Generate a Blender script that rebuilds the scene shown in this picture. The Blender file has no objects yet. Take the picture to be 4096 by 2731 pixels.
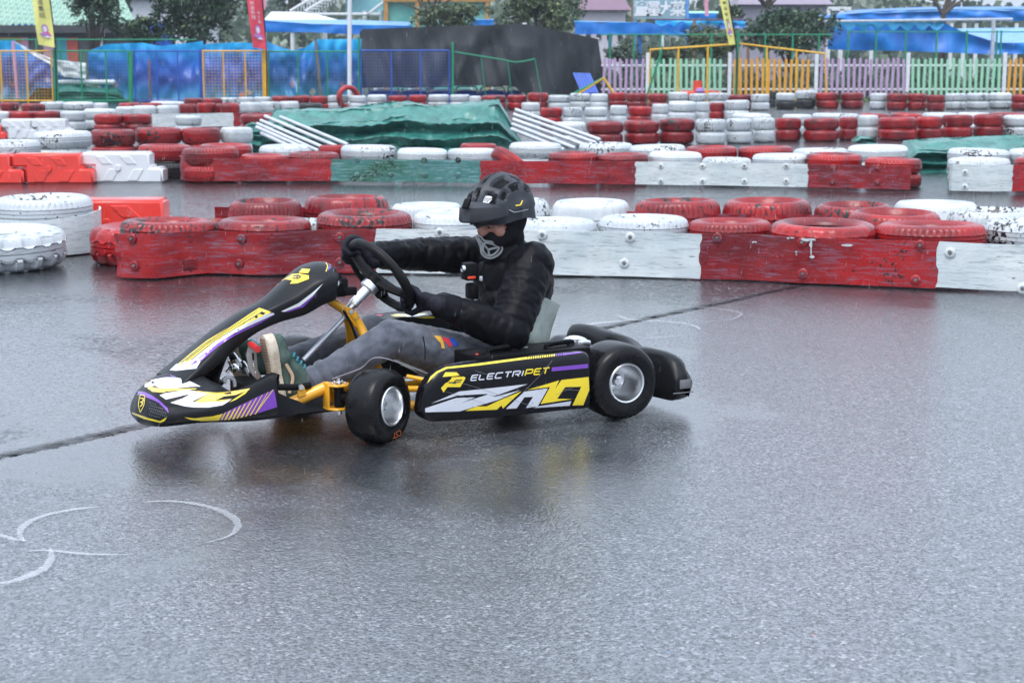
import bpy, bmesh, math, random
from mathutils import Vector, Matrix, noise
from mathutils.bvhtree import BVHTree
from mathutils import geometry
random.seed(7)
S = bpy.context.scene
# ------------------------------------------------------------------ camera
F = 6827.0; H = 1.335; CX = 2048.0; CY = 1365.5
PITCH = math.atan((CY - 225) / F)
cam_d = bpy.data.cameras.new("camera")
cam = bpy.data.objects.new("camera", cam_d)
S.collection.objects.link(cam)
cam.location = (0, 0, H)
cam.rotation_euler = (math.pi / 2 - PITCH, 0, 0)
cam_d.sensor_width = 36
cam_d.lens = 36 * F / 4096
cam_d.clip_start = 0.1
cam_d.clip_end = 2000
cam_d.dof.use_dof = True
cam_d.dof.focus_distance = 6.35
cam_d.dof.aperture_fstop = 8.0
S.camera = cam
# ------------------------------------------------------------------ light
SUN_EL, SUN_AZ = 62.0, 200.0
W = bpy.data.worlds.new("World"); S.world = W
W.use_nodes = True
wn = W.node_tree
for n in list(wn.nodes): wn.nodes.remove(n)
sky = wn.nodes.new("ShaderNodeTexSky"); sky.sky_type = 'NISHITA'; sky.sun_disc = False
sky.sun_elevation = math.radians(SUN_EL); sky.sun_rotation = math.radians(SUN_AZ)
sky.air_density = 1.0; sky.dust_density = 6.0; sky.ozone_density = 1.5
hs = wn.nodes.new("ShaderNodeHueSaturation"); hs.inputs['Saturation'].default_value = 0.35
cloud = wn.nodes.new("ShaderNodeMix"); cloud.data_type = 'RGBA'
cloud.inputs[0].default_value = 0.72
cloud.inputs[7].default_value = (5.15, 6.0, 7.3, 1)
bgn = wn.nodes.new("ShaderNodeBackground"); bgn.inputs[1].default_value = 0.15
wo = wn.nodes.new("ShaderNodeOutputWorld")
wn.links.new(sky.outputs[0], hs.inputs['Color'])
wn.links.new(hs.outputs[0], cloud.inputs[6])
# overcast dome: brighter overhead than at the horizon
tcw = wn.nodes.new("ShaderNodeTexCoord"); sep = wn.nodes.new("ShaderNodeSeparateXYZ"); wn.links.new(tcw.outputs['Generated'], sep.inputs[0])
gr = wn.nodes.new("ShaderNodeMapRange"); gr.inputs[1].default_value = 0.0; gr.inputs[2].default_value = 1.0; gr.inputs[3].default_value = 0.74; gr.inputs[4].default_value = 1.40
wn.links.new(sep.outputs[2], gr.inputs[0])
vm = wn.nodes.new("ShaderNodeVectorMath"); vm.operation = 'SCALE'; wn.links.new(cloud.outputs[2], vm.inputs[0]); wn.links.new(gr.outputs[0], vm.inputs['Scale'])
wn.links.new(vm.outputs[0], bgn.inputs[0])
wn.links.new(bgn.outputs[0], wo.inputs[0])
sl = bpy.data.lights.new("sun", 'SUN'); sl.energy = 0.8; sl.angle = math.radians(30); sl.color = (1, .98, .95)
sun = bpy.data.objects.new("sun", sl); S.collection.objects.link(sun)
sd = Vector((math.sin(math.radians(SUN_AZ)) * math.cos(math.radians(SUN_EL)), math.cos(math.radians(SUN_AZ)) * math.cos(math.radians(SUN_EL)), math.sin(math.radians(SUN_EL))))
sun.rotation_euler = sd.to_track_quat('Z', 'Y').to_euler()
S.view_settings.view_transform = 'Standard'; S.view_settings.look = 'None'
S.view_settings.exposure = 0.68; S.view_settings.gamma = 1
S.cycles.max_bounces = 6; S.cycles.diffuse_bounces = 3; S.cycles.glossy_bounces = 3
S.cycles.transparent_max_bounces = 8; S.cycles.caustics_reflective = False; S.cycles.caustics_refractive = False

# ------------------------------------------------------------------ pixel -> place
def ray(px, py):
    x = (px - CX) / F; y = -(py - CY) / F
    return Vector((x, math.cos(PITCH) + y * math.sin(PITCH), -math.sin(PITCH) + y * math.cos(PITCH)))
EYE = Vector((0, 0, H))
def at(px, py, z=0.0):
    r = ray(px, py); return EYE + r * ((z - H) / r.z)
def atY(px, py, Y):
    r = ray(px, py); return EYE + r * (Y / r.y)
YAW = math.radians(27.5)
KU = Vector((-math.cos(YAW), -math.sin(YAW), 0)); KV = Vector((math.sin(YAW), -math.cos(YAW), 0))
KO = at(2509, 1536, .14) - KV * .51; KO.z = 0
def K(px, py, v):                       # point on the lengthwise plane v of the kart -> kart coordinates
    r = ray(px, py); t = ((KO + KV * v - EYE).dot(KV)) / r.dot(KV)
    p = EYE + r * t - KO
    return Vector((p.dot(KU), v, p.z))
KM = Matrix.Translation(KO) @ Matrix.Rotation(math.pi + YAW, 4, 'Z')   # kart local -> world

# ------------------------------------------------------------------ helpers
def link(o): S.collection.objects.link(o); return o
def tag(o, label=None, cat=None, group=None, kind=None):
    if label: o['label'] = label
    if cat: o['category'] = cat
    if group: o['group'] = group
    if kind: o['kind'] = kind
    return o
def empty(name, loc=(0, 0, 0), rz=0.0):
    o = bpy.data.objects.new(name, None); o.empty_display_size = .1
    o.location = loc; o.rotation_euler = (0, 0, rz); return link(o)
def mesh_obj(name, bm, mats, parent=None, smooth=True, angle=40):
    me = bpy.data.meshes.new(name); bm.normal_update(); bm.to_mesh(me); bm.free()
    for m in (mats if isinstance(mats, (list, tuple)) else [mats]): me.materials.append(m)
    if smooth:
        for p in me.polygons: p.use_smooth = True
        try: me.set_sharp_from_angle(angle=math.radians(angle))
        except Exception: pass
    o = bpy.data.objects.new(name, me); link(o)
    if parent is not None: o.parent = parent
    return o
def box(bm, c, s, rot=None, bev=0.0, mi=0):
    M = Matrix.Translation(Vector(c)) @ (rot.to_4x4() if rot is not None else Matrix()) @ Matrix.Diagonal((s[0], s[1], s[2], 1))
    t = bmesh.new(); bmesh.ops.create_cube(t, size=1.0, matrix=M)
    if bev > 0: bmesh.ops.bevel(t, geom=list(t.edges), offset=bev, segments=2, affect='EDGES', profile=.5)
    add(bm, t, mi)
def add(bm, t, mi=0):
    vm = {v: bm.verts.new(v.co) for v in t.verts}
    for f in t.faces:
        try:
            nf = bm.faces.new([vm[v] for v in f.verts]); nf.material_index = mi if mi else f.material_index; nf.smooth = f.smooth
        except ValueError: pass
    t.free()
def catmull(pts, n=6, closed=False):
    pts = [Vector(p) for p in pts]; N = len(pts); out = []
    if N < 3: return pts
    rng = N if closed else N - 1
    for i in range(rng):
        p0 = pts[(i - 1) % N] if closed or i > 0 else pts[0] * 2 - pts[1]
        p1 = pts[i]; p2 = pts[(i + 1) % N]
        p3 = pts[(i + 2) % N] if closed or i + 2 < N else pts[-1] * 2 - pts[-2]
        for k in range(n):
            t = k / n
            out.append(.5 * ((2 * p1) + (p2 - p0) * t + (2 * p0 - 5 * p1 + 4 * p2 - p3) * t * t + (3 * p1 - p0 - 3 * p2 + p3) * t ** 3))
    if not closed: out.append(pts[-1].copy())
    return out
def tube(bm, pts, r, seg=10, closed=False, caps=True, mi=0, flat=None):
    pts = [Vector(p) for p in pts]; N = len(pts)
    rr = r if isinstance(r, (list, tuple)) else [r] * N
    if len(rr) != N:
        rr = [rr[min(len(rr) - 1, int(i / (N - 1) * (len(rr) - 1)))] * (1 - (i / (N - 1) * (len(rr) - 1)) % 1) + rr[min(len(rr) - 1, int(i / (N - 1) * (len(rr) - 1)) + 1)] * ((i / (N - 1) * (len(rr) - 1)) % 1) for i in range(N)]
    rings = []; nrm = None
    for i, p in enumerate(pts):
        a = pts[(i - 1) % N] if closed or i > 0 else p
        b = pts[(i + 1) % N] if closed or i < N - 1 else p
        t = (b - a).normalized() if (b - a).length > 1e-9 else Vector((0, 0, 1))
        if nrm is None:
            nrm = Vector((0, 0, 1)) if abs(t.z) < .9 else Vector((1, 0, 0))
        nrm = (nrm - t * nrm.dot(t)).normalized(); bn = t.cross(nrm)
        ring = []
        for k in range(seg):
            an = 2 * math.pi * k / seg
            ring.append(bm.verts.new(p + nrm * (math.cos(an) * rr[i]) + bn * (math.sin(an) * rr[i] * (flat or 1))))
        rings.append(ring)
    for i in range(N if closed else N - 1):
        A = rings[i]; B = rings[(i + 1) % N]
        for k in range(seg):
            f = bm.faces.new((A[k], A[(k + 1) % seg], B[(k + 1) % seg], B[k])); f.material_index = mi; f.smooth = True
    if caps and not closed:
        f = bm.faces.new(rings[0][::-1]); f.material_index = mi
        f = bm.faces.new(rings[-1]); f.material_index = mi
def cyl(bm, a, b, r, seg=16, mi=0, r2=None): tube(bm, [a, b], [r, r if r2 is None else r2], seg, mi=mi)
def lathe(bm, prof, M=Matrix(), seg=48, mi=0, closed=False, rfun=None):
    """prof: list of (radius, z); revolve round local Z then apply M"""
    rings = []
    for j, (r, z) in enumerate(prof):
        ring = []
        for k in range(seg):
            a = 2 * math.pi * k / seg
            q = r if rfun is None else rfun(j, k, r)
            ring.append(bm.verts.new(M @ Vector((q * math.cos(a), q * math.sin(a), z))))
        rings.append(ring)
    n = len(prof)
    for j in range(n if closed else n - 1):
        A = rings[j]; B = rings[(j + 1) % n]
        for k in range(seg):
            f = bm.faces.new((A[k], A[(k + 1) % seg], B[(k + 1) % seg], B[k])); f.material_index = mi; f.smooth = True
def plate(bm, poly, thick, mi=0, bev=0.0):
    """poly: list of 3D coplanar points, extruded along its normal by thick (both sides)"""
    poly = [Vector(p) for p in poly]
    n = geometry.normal(poly[:4] if len(poly) > 3 else poly)
    t = bmesh.new()
    a = [t.verts.new(p + n * thick / 2) for p in poly]; b = [t.verts.new(p - n * thick / 2) for p in poly]
    t.faces.new(a); t.faces.new(b[::-1])
    for i in range(len(poly)):
        j = (i + 1) % len(poly); t.faces.new((a[i], b[i], b[j], a[j]))
    bmesh.ops.recalc_face_normals(t, faces=t.faces)
    if bev > 0: bmesh.ops.bevel(t, geom=list(t.edges), offset=bev, segments=1, affect='EDGES')
    add(bm, t, mi)

# ------------------------------------------------------------------ materials
def new_mat(name):
    m = bpy.data.materials.new(name); m.use_nodes = True
    nt = m.node_tree; b = nt.nodes['Principled BSDF']; return m, nt, b
def N(nt, t, **kw):
    n = nt.nodes.new(t)
    for k, v in kw.items(): setattr(n, k, v)
    return n
def noise_n(nt, scale, detail=3, rough=.55, co=None, dist=0.0):
    n = N(nt, 'ShaderNodeTexNoise'); n.inputs['Scale'].default_value = scale; n.inputs['Detail'].default_value = detail
    n.inputs['Roughness'].default_value = rough; n.inputs['Distortion'].default_value = dist
    if co is not None: nt.links.new(co, n.inputs['Vector'])
    return n
def ramp(nt, src, stops, interp='LINEAR'):
    r = N(nt, 'ShaderNodeValToRGB'); r.color_ramp.interpolation = interp
    while len(r.color_ramp.elements) < len(stops): r.color_ramp.elements.new(.5)
    for e, (p, c) in zip(r.color_ramp.elements, stops):
        e.position = p; e.color = c if len(c) == 4 else (*c, 1)
    nt.links.new(src, r.inputs[0]); return r
def mixc(nt, fac, a, b, mode='MIX'):
    m = N(nt, 'ShaderNodeMix', data_type='RGBA', blend_type=mode)
    for s, i in ((fac, 0), (a, 6), (b, 7)):
        if isinstance(s, (int, float)): m.inputs[i].default_value = s
        elif isinstance(s, tuple): m.inputs[i].default_value = s if len(s) == 4 else (*s, 1)
        else: nt.links.new(s, m.inputs[i])
    return m.outputs[2]
def mathn(nt, op, a, b=None, c=None, clamp=False):
    m = N(nt, 'ShaderNodeMath', operation=op, use_clamp=clamp)
    for i, s in enumerate((a, b, c)):
        if s is None: continue
        if isinstance(s, (int, float)): m.inputs[i].default_value = s
        else: nt.links.new(s, m.inputs[i])
    return m.outputs[0]
def bump(nt, b, h, strength=.3, dist=.002, inp='Normal'):
    n = N(nt, 'ShaderNodeBump'); n.inputs['Strength'].default_value = strength; n.inputs['Distance'].default_value = dist
    nt.links.new(h, n.inputs['Height']); nt.links.new(n.outputs[0], b.inputs[inp]); return n
def simple(name, col, rough=.5, metal=0.0, var=.0, scale=8, bmp=0.0, bscale=60, coat=0.0, spec=.5, bdist=.002):
    m, nt, b = new_mat(name)
    b.inputs['Base Color'].default_value = (*col, 1); b.inputs['Roughness'].default_value = rough
    b.inputs['Metallic'].default_value = metal; b.inputs['Coat Weight'].default_value = coat; b.inputs['Coat Roughness'].default_value = .08
    b.inputs['Specular IOR Level'].default_value = spec
    tc = N(nt, 'ShaderNodeTexCoord')
    if var > 0:
        n = noise_n(nt, scale, 4, .6, tc.outputs['Object'])
        dk = tuple(c * (1 - var) for c in col); lt = tuple(min(1, c * (1 + var)) for c in col)
        r = ramp(nt, n.outputs[0], [(.3, dk), (.7, lt)]); nt.links.new(r.outputs[0], b.inputs['Base Color'])
        r2 = ramp(nt, n.outputs[0], [(.3, (rough * .8,) * 3), (.7, (min(1, rough * 1.2),) * 3)]); nt.links.new(r2.outputs[0], b.inputs['Roughness'])
    if bmp > 0:
        n = noise_n(nt, bscale, 3, .6, tc.outputs['Object']); bump(nt, b, n.outputs[0], bmp, bdist)
    return m
def drops(m, scale=260, amt=.35):
    """rain beads on a coated surface: a bump of small round drops"""
    nt = m.node_tree; b = nt.nodes['Principled BSDF']
    tc = N(nt, 'ShaderNodeTexCoord')
    v = N(nt, 'ShaderNodeTexVoronoi'); v.inputs['Scale'].default_value = scale; v.inputs['Randomness'].default_value = 1
    nt.links.new(tc.outputs['Object'], v.inputs['Vector'])
    r = ramp(nt, v.outputs['Distance'], [(.0, (1, 1, 1)), (.28, (.7, .7, .7)), (.36, (0, 0, 0))])
    r2 = ramp(nt, v.outputs['Color'], [(.62, (0, 0, 0)), (.64, (1, 1, 1))])
    h = mathn(nt, 'MULTIPLY', r.outputs[0], r2.outputs[0])
    bump(nt, b, h, amt, .0015); return m
def paint_worn(name, col, dark=(.012, .012, .014), thr=.62, tone=None, scratch=True, objrand=True, gloss=.3, stain=None):
    """worn paint over black rubber, streaked along the belt or tread"""
    m, nt, b = new_mat(name)
    tc = N(nt, 'ShaderNodeTexCoord'); oi = N(nt, 'ShaderNodeObjectInfo')
    off = N(nt, 'ShaderNodeVectorMath', operation='ADD'); nt.links.new(tc.outputs['Object'], off.inputs[0])
    sc = N(nt, 'ShaderNodeVectorMath', operation='SCALE'); sc.inputs[0].default_value = (13.1, 7.7, 3.3)
    nt.links.new(oi.outputs['Random'], sc.inputs['Scale']); nt.links.new(sc.outputs[0], off.inputs[1])
    co = off.outputs[0]
    big = noise_n(nt, 2.3, 4, .6, co); fine = noise_n(nt, 34, 5, .65, co)
    mp = N(nt, 'ShaderNodeMapping'); mp.inputs['Scale'].default_value = (2.2, 2.2, 26); nt.links.new(co, mp.inputs[0])
    st = noise_n(nt, 3.0, 5, .7, mp.outputs[0], .6)
    tone = tone or tuple(c * .55 for c in col)
    c1 = ramp(nt, big.outputs[0], [(.36, tone), (.6, col)]).outputs[0]
    if objrand:
        c1 = mixc(nt, mathn(nt, 'MULTIPLY', oi.outputs['Random'], .45), c1, tone)
    if stain:
        c1 = mixc(nt, ramp(nt, st.outputs[0], [(.52, (0, 0, 0)), (.62, (.75, .75, .75))]).outputs[0], c1, stain)
    mk = mathn(nt, 'MULTIPLY_ADD', big.outputs[0], .45, mathn(nt, 'MULTIPLY', fine.outputs[0], .6))
    if objrand: mk = mathn(nt, 'ADD', mk, mathn(nt, 'MULTIPLY_ADD', oi.outputs['Random'], .10, -.03))
    mk = ramp(nt, mk, [(thr - .015, (0, 0, 0)), (thr + .015, (1, 1, 1))]).outputs[0]
    if scratch:
        s2 = ramp(nt, st.outputs[0], [(.33, (1, 1, 1)), (.375, (0, 0, 0))]).outputs[0]
        mk = mathn(nt, 'MAXIMUM', mk, mathn(nt, 'MULTIPLY', s2, .8))
    c2 = mixc(nt, mk, c1, dark)
    nt.links.new(c2, b.inputs['Base Color'])
    rr = ramp(nt, fine.outputs[0], [(.3, (gloss * .7,) * 3), (.7, (gloss * 1.5,) * 3)]); nt.links.new(rr.outputs[0], b.inputs['Roughness'])
    b.inputs['Coat Weight'].default_value = .28; b.inputs['Coat Roughness'].default_value = .14; b.inputs['Specular IOR Level'].default_value = .35
    hh = mathn(nt, 'ADD', mathn(nt, 'MULTIPLY', mk, -.8), mathn(nt, 'MULTIPLY', fine.outputs[0], .5))
    bump(nt, b, hh, .5, .0025)
    return m
M = {}
M['red'] = paint_worn('red_paint', (.42, .009, .011), thr=.635, tone=(.13, .010, .015))
M['white'] = paint_worn('white_paint', (.63, .66, .68), thr=.64, tone=(.45, .49, .52))
M['black'] = simple('black_rubber', (.010, .011, .012), .5, var=.3, bmp=.3, coat=.2)
M['belt_red'] = paint_worn('red_belt_paint', (.38, .009, .011), thr=.655, tone=(.15, .008, .012), stain=(.20, .12, .17), objrand=False)
M['belt_white'] = paint_worn('white_belt_paint', (.70, .74, .74), thr=.675, tone=(.56, .63, .65), stain=(.33, .38, .41), objrand=False)
M['belt_green'] = paint_worn('green_belt_paint', (.03, .13, .075), thr=.60, tone=(.06, .20, .19), stain=(.26, .42, .44), objrand=False)
M['bolt'] = simple('galvanised_bolt', (.20, .20, .21), .5, .4, var=.3)
M['steel'] = simple('bright_steel', (.75, .76, .77), .22, 1.0, var=.12, scale=30)
M['alu'] = simple('polished_aluminium', (.86, .87, .88), .30, 1.0, var=.05)
M['yellow'] = drops(simple('yellow_powder_coat', (.85, .40, .012), .28, coat=.6), 330, .3)
M['plastic'] = drops(simple('black_wet_plastic', (.010, .011, .013), .34, var=.15, coat=.05, spec=.2), 240, .4)
M['gloss_black'] = drops(simple('gloss_black_panel', (.005, .0045, .007), .16, coat=.14, spec=.2), 200, .35)
M['matte_black'] = simple('matte_black', (.005, .005, .006), .5, spec=.12)
M['rubber_wet'] = simple('wet_slick_rubber', (.006, .006, .007), .26, var=.25, scale=20, bmp=.12, bscale=120, coat=.06, spec=.2)
M['d_yellow'] = simple('decal_yellow', (.93, .70, .02), .2, coat=.8)
M['d_yellow2'] = simple('decal_pale_yellow', (.95, .66, .10), .25, coat=.8)
M['d_white'] = simple('decal_white', (.86, .88, .92), .2, coat=.8)
M['d_silver'] = simple('decal_silver', (.66, .68, .75), .2, coat=.8)
M['d_purple'] = simple('decal_purple', (.19, .045, .46), .2, coat=.8)
M['d_black'] = simple('decal_black', (.02, .02, .024), .25, coat=.8)
M['d_orange'] = simple('decal_orange', (.6, .12, .03), .4)
M['scuff'] = simple('scuff_mark', (.22, .21, .25), .6)
# ================================================================== ground
def ground_material():
    m, nt, b = new_mat('wet_asphalt')
    tc = N(nt, 'ShaderNodeTexCoord'); co = tc.outputs['Object']
    sx = N(nt, 'ShaderNodeSeparateXYZ'); nt.links.new(co, sx.inputs[0]); X, Y = sx.outputs[0], sx.outputs[1]
    # seam between the old coarse lift and the newer one
    p0 = at(0, 1832); p1 = at(3230, 1142); d = (p1 - p0); nx, ny = -d.y, d.x; L = math.hypot(nx, ny); nx /= L; ny /= L
    side = mathn(nt, 'ADD', mathn(nt, 'MULTIPLY', X, nx), mathn(nt, 'MULTIPLY_ADD', Y, ny, -(p0.x * nx + p0.y * ny)))
    w1 = noise_n(nt, 1.1, 2, .5, co); w2 = noise_n(nt, 30, 5, .75, co)
    side = mathn(nt, 'ADD', side, mathn(nt, 'ADD', mathn(nt, 'MULTIPLY_ADD', w1.outputs[0], .10, -.05), mathn(nt, 'MULTIPLY_ADD', w2.outputs[0], .11, -.055)))
    old = ramp(nt, mathn(nt, 'MULTIPLY_ADD', side, 1.0, .5), [(.495, (0, 0, 0)), (.505, (1, 1, 1))]).outputs[0]
    near = mathn(nt, 'LESS_THAN', Y, 11.0)
    old = mathn(nt, 'MAXIMUM', mathn(nt, 'MULTIPLY', old, 1.0), 0.0)
    crack = ramp(nt, mathn(nt, 'MULTIPLY_ADD', side, 1.0, .5), [(.480, (0, 0, 0)), (.49, (1, 1, 1)), (.525, (1, 1, 1)), (.575, (0, 0, 0))]).outputs[0]
    w3 = noise_n(nt, 9, 3, .6, co)
    crack = mathn(nt, 'MULTIPLY', mathn(nt, 'MULTIPLY', crack, near), ramp(nt, w3.outputs[0], [(.35, (.5, .5, .5)), (.58, (1, 1, 1))]).outputs[0])
    # aggregate
    v1 = N(nt, 'ShaderNodeTexVoronoi'); v1.inputs['Scale'].default_value = 120; nt.links.new(co, v1.inputs['Vector'])
    v2 = N(nt, 'ShaderNodeTexVoronoi'); v2.inputs['Scale'].default_value = 52; nt.links.new(co, v2.inputs['Vector'])
    stone = mixc(nt, old, v1.outputs['Distance'], v2.outputs['Distance'])
    stc = mixc(nt, old, v1.outputs['Color'], v2.outputs['Color'])
    base = ramp(nt, stc, [(.0, (.010, .011, .013)), (.40, (.034, .038, .045)), (.72, (.080, .088, .100)), (.86, (.20, .21, .23)), (1, (.46, .46, .47))]).outputs[0]
    big = noise_n(nt, .55, 5, .6, co)
    base = mixc(nt, ramp(nt, big.outputs[0], [(.35, (0, 0, 0)), (.7, (.45, .45, .45))]).outputs[0], base, (.040, .043, .048))
    base = mixc(nt, mathn(nt, 'MULTIPLY', mathn(nt, 'SUBTRACT', 1.0, old), .13), base, (.20, .215, .24))
    # paint flecks
    fl = noise_n(nt, 9, 2, .5, co); fv = N(nt, 'ShaderNodeTexVoronoi'); fv.inputs['Scale'].default_value = 7; nt.links.new(co, fv.inputs['Vector'])
    mp = N(nt, 'ShaderNodeMapping'); mp.inputs['Scale'].default_value = (1.0, 1.0, 1); nt.links.new(co, mp.inputs[0])
    fm = mathn(nt, 'LESS_THAN', mathn(nt, 'ADD', fv.outputs['Distance'], mathn(nt, 'MULTIPLY', fl.outputs[0], .25)), .165)
    cs = N(nt, 'ShaderNodeSeparateColor'); nt.links.new(fv.outputs['Color'], cs.inputs[0])
    fr = mathn(nt, 'MULTIPLY', fm, mathn(nt, 'GREATER_THAN', cs.outputs[0], .88))
    fb = mathn(nt, 'MULTIPLY', fm, mathn(nt, 'GREATER_THAN', cs.outputs[1], .9))
    base = mixc(nt, mathn(nt, 'MULTIPLY', fr, .55), base, (.45, .06, .04))
    base = mixc(nt, mathn(nt, 'MULTIPLY', fb, .45), base, (.10, .22, .38))
    base = mixc(nt, crack, base, (.006, .006, .007))
    # water film
    wet = noise_n(nt, .9, 6, .62, co, .6)
    far = ramp(nt, mathn(nt, 'MULTIPLY_ADD', Y, 1 / 40.0, 0), [(.26, (0, 0, 0)), (.34, (1, 1, 1))]).outputs[0]      # standing water beyond the first barrier
    lx = N(nt, 'ShaderNodeMapRange', interpolation_type='SMOOTHSTEP'); lx.inputs[1].default_value = 1.4; lx.inputs[2].default_value = -.2; nt.links.new(X, lx.inputs[0])
    ly = N(nt, 'ShaderNodeMapRange', interpolation_type='SMOOTHSTEP'); ly.inputs[1].default_value = 4.5; ly.inputs[2].default_value = 5.4; nt.links.new(Y, ly.inputs[0])
    low = mathn(nt, 'MULTIPLY', mathn(nt, 'MULTIPLY', lx.outputs[0], ly.outputs[0]), .19)
    pud = ramp(nt, mathn(nt, 'ADD', mathn(nt, 'ADD', wet.outputs[0], low), mathn(nt, 'MULTIPLY', far, .20)), [(.50, (0, 0, 0)), (.66, (1, 1, 1))]).outputs[0]

    base = mixc(nt, mathn(nt, 'MULTIPLY', pud, .65), base, (.008, .009, .010)); nt.links.new(base, b.inputs['Base Color'])
    b.inputs['Roughness'].default_value = .38
    b.inputs['Specular IOR Level'].default_value = .9
    dry = mathn(nt, 'SUBTRACT', 1.0, crack); csx = N(nt, 'ShaderNodeSeparateColor'); nt.links.new(stc, csx.inputs[0]); film = mathn(nt, 'MAXIMUM', ramp(nt, csx.outputs[1], [(.0, (.45, .45, .45)), (.6, (1, 1, 1))]).outputs[0], pud); oldn = mathn(nt, 'MULTIPLY', mathn(nt, 'MULTIPLY', old, near), mathn(nt, 'SUBTRACT', 1.0, pud)); film = mathn(nt, 'MULTIPLY', film, mathn(nt, 'MULTIPLY_ADD', oldn, -.30, 1.0)); nt.links.new(mathn(nt, 'MULTIPLY', dry, film), b.inputs['Coat Weight']); nt.links.new(mathn(nt, 'MULTIPLY', dry, .35), b.inputs['Specular IOR Level']); b.inputs['Coat IOR'].default_value = 2.3
    cr = ramp(nt, pud, [(0, (.13, .13, .13)), (1, (.03, .03, .03))]).outputs[0]; nt.links.new(cr, b.inputs['Coat Roughness'])
    rip = noise_n(nt, 70, 3, .6, co); rip2 = noise_n(nt, 16, 3, .5, co)
    h_st = mathn(nt, 'MULTIPLY', stone, mathn(nt, 'MULTIPLY_ADD', pud, -.52, 1.0))
    h_st = mathn(nt, 'MULTIPLY', h_st, mathn(nt, 'MULTIPLY_ADD', old, .8, .7))
    h = mathn(nt, 'ADD', mathn(nt, 'MULTIPLY', h_st, -1.0), mathn(nt, 'ADD', mathn(nt, 'MULTIPLY', rip.outputs[0], .35), mathn(nt, 'MULTIPLY', rip2.outputs[0], .5)))
    mr = N(nt, 'ShaderNodeMapping'); mr.inputs['Scale'].default_value = (.35, 1, 1); nt.links.new(co, mr.inputs[0]); rip3 = noise_n(nt, 16, 3, .6, mr.outputs[0], .5)
    h = mathn(nt, 'ADD', h, mathn(nt, 'MULTIPLY', mathn(nt, 'MULTIPLY', rip3.outputs[0], far), 5.5))
    h = mathn(nt, 'ADD', h, mathn(nt, 'MULTIPLY', crack, -2.0))
    bp = N(nt, 'ShaderNodeBump'); bp.inputs['Strength'].default_value = 1.0; bp.inputs['Distance'].default_value = .0021
    nt.links.new(h, bp.inputs['Height']); nt.links.new(bp.outputs[0], b.inputs['Coat Normal'])
    bp2 = N(nt, 'ShaderNodeBump'); bp2.inputs['Strength'].default_value = .9; bp2.inputs['Distance'].default_value = .003
    nt.links.new(h, bp2.inputs['Height']); nt.links.new(bp2.outputs[0], b.inputs['Normal'])
    return m
M['asphalt'] = ground_material()
bm = bmesh.new()
for x0, x1, y0, y1 in ((-120, 120, -20, 170),):
    bm.faces.new([bm.verts.new(p) for p in ((x0, y0, 0), (x1, y0, 0), (x1, y1, 0), (x0, y1, 0))])
tag(mesh_obj('ground', bm, M['asphalt'], smooth=False), kind='structure')

def stroke_mat():
    m, nt, b = new_mat('worn_chalk_paint')
    tc = N(nt, 'ShaderNodeTexCoord')
    n1 = noise_n(nt, 85, 3, .8, tc.outputs['Object']); n2 = noise_n(nt, 5, 3, .6, tc.outputs['Object'])
    at_ = N(nt, 'ShaderNodeVertexColor'); at_.layer_name = 'fade'
    a = mathn(nt, 'ADD', mathn(nt, 'MULTIPLY', n1.outputs[0], .7), mathn(nt, 'MULTIPLY', n2.outputs[0], .5))
    a = mathn(nt, 'MULTIPLY', ramp(nt, mathn(nt, 'ADD', a, mathn(nt, 'MULTIPLY', at_.outputs[0], .6)), [(.98, (0, 0, 0)), (1.25, (.30, .30, .30))]).outputs[0], 1.0)
    b.inputs['Base Color'].default_value = (.74, .77, .80, 1); b.inputs['Roughness'].default_value = .35
    b.inputs['Coat Weight'].default_value = .5
    nt.links.new(a, b.inputs['Alpha']); return m
M['chalk'] = stroke_mat()
def chalk(name, px, wpx, z=.004):
    """a worn curved paint stroke on the asphalt; fades towards its rim"""
    pts = catmull([at(x, y, 0) for x, y in px], 8); n = len(pts)
    bm = bmesh.new(); cl = bm.loops.layers.color.new('fade'); rows = []
    wpx *= .6
    for i, p in enumerate(pts):
        a = pts[max(0, i - 1)]; b = pts[min(n - 1, i + 1)]; t = (b - a).normalized(); nn = Vector((-t.y, t.x, 0))
        w = wpx * (math.sin(math.pi * min(1, max(0, (i + .6) / n))) ** .6) * (.75 + .4 * noise.noise(p * 3))
        rows.append([bm.verts.new(Vector((q.x, q.y, z))) for q in (p + nn * w * s for s in (-2.2, -.3, .3, 2.2))])
    fv = {}
    for r in rows:
        for v, c in zip(r, (0, 1, 1, 0)): fv[v] = c
    for i in range(n - 1):
        for k in range(3):
            f = bm.faces.new((rows[i][k], rows[i + 1][k], rows[i + 1][k + 1], rows[i][k + 1]))
            for l in f.loops: l[cl] = (fv[l.vert],) * 3 + (1,)
    tag(mesh_obj(name, bm, M['chalk'], smooth=False), kind='structure')
chalk('road_marking', [(555, 2012), (640, 2008), (720, 2010), (800, 2022), (880, 2045), (940, 2080), (950, 2115), (910, 2150), (820, 2175)], .026)
chalk('road_marking', [(400, 2030), (300, 2040), (190, 2062), (110, 2095), (80, 2135), (95, 2170)], .03, .004)
chalk('road_marking', [(-60, 2140), (0, 2150), (60, 2165), (110, 2172)], .022, .008)
chalk('road_marking', [(90, 2212), (150, 2205), (230, 2208), (330, 2218), (430, 2222), (530, 2220)], .018)
chalk('road_marking', [(200, 2200), (205, 2240), (180, 2280), (120, 2310), (60, 2332), (-20, 2345)], .028, .008)
chalk('road_marking', [(2290, 1325), (2330, 1305), (2420, 1292), (2540, 1282)], .04)
chalk('road_marking', [(2462, 1262), (2500, 1278), (2560, 1287), (2700, 1294), (2780, 1310), (2800, 1325)], .03, .008)
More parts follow.
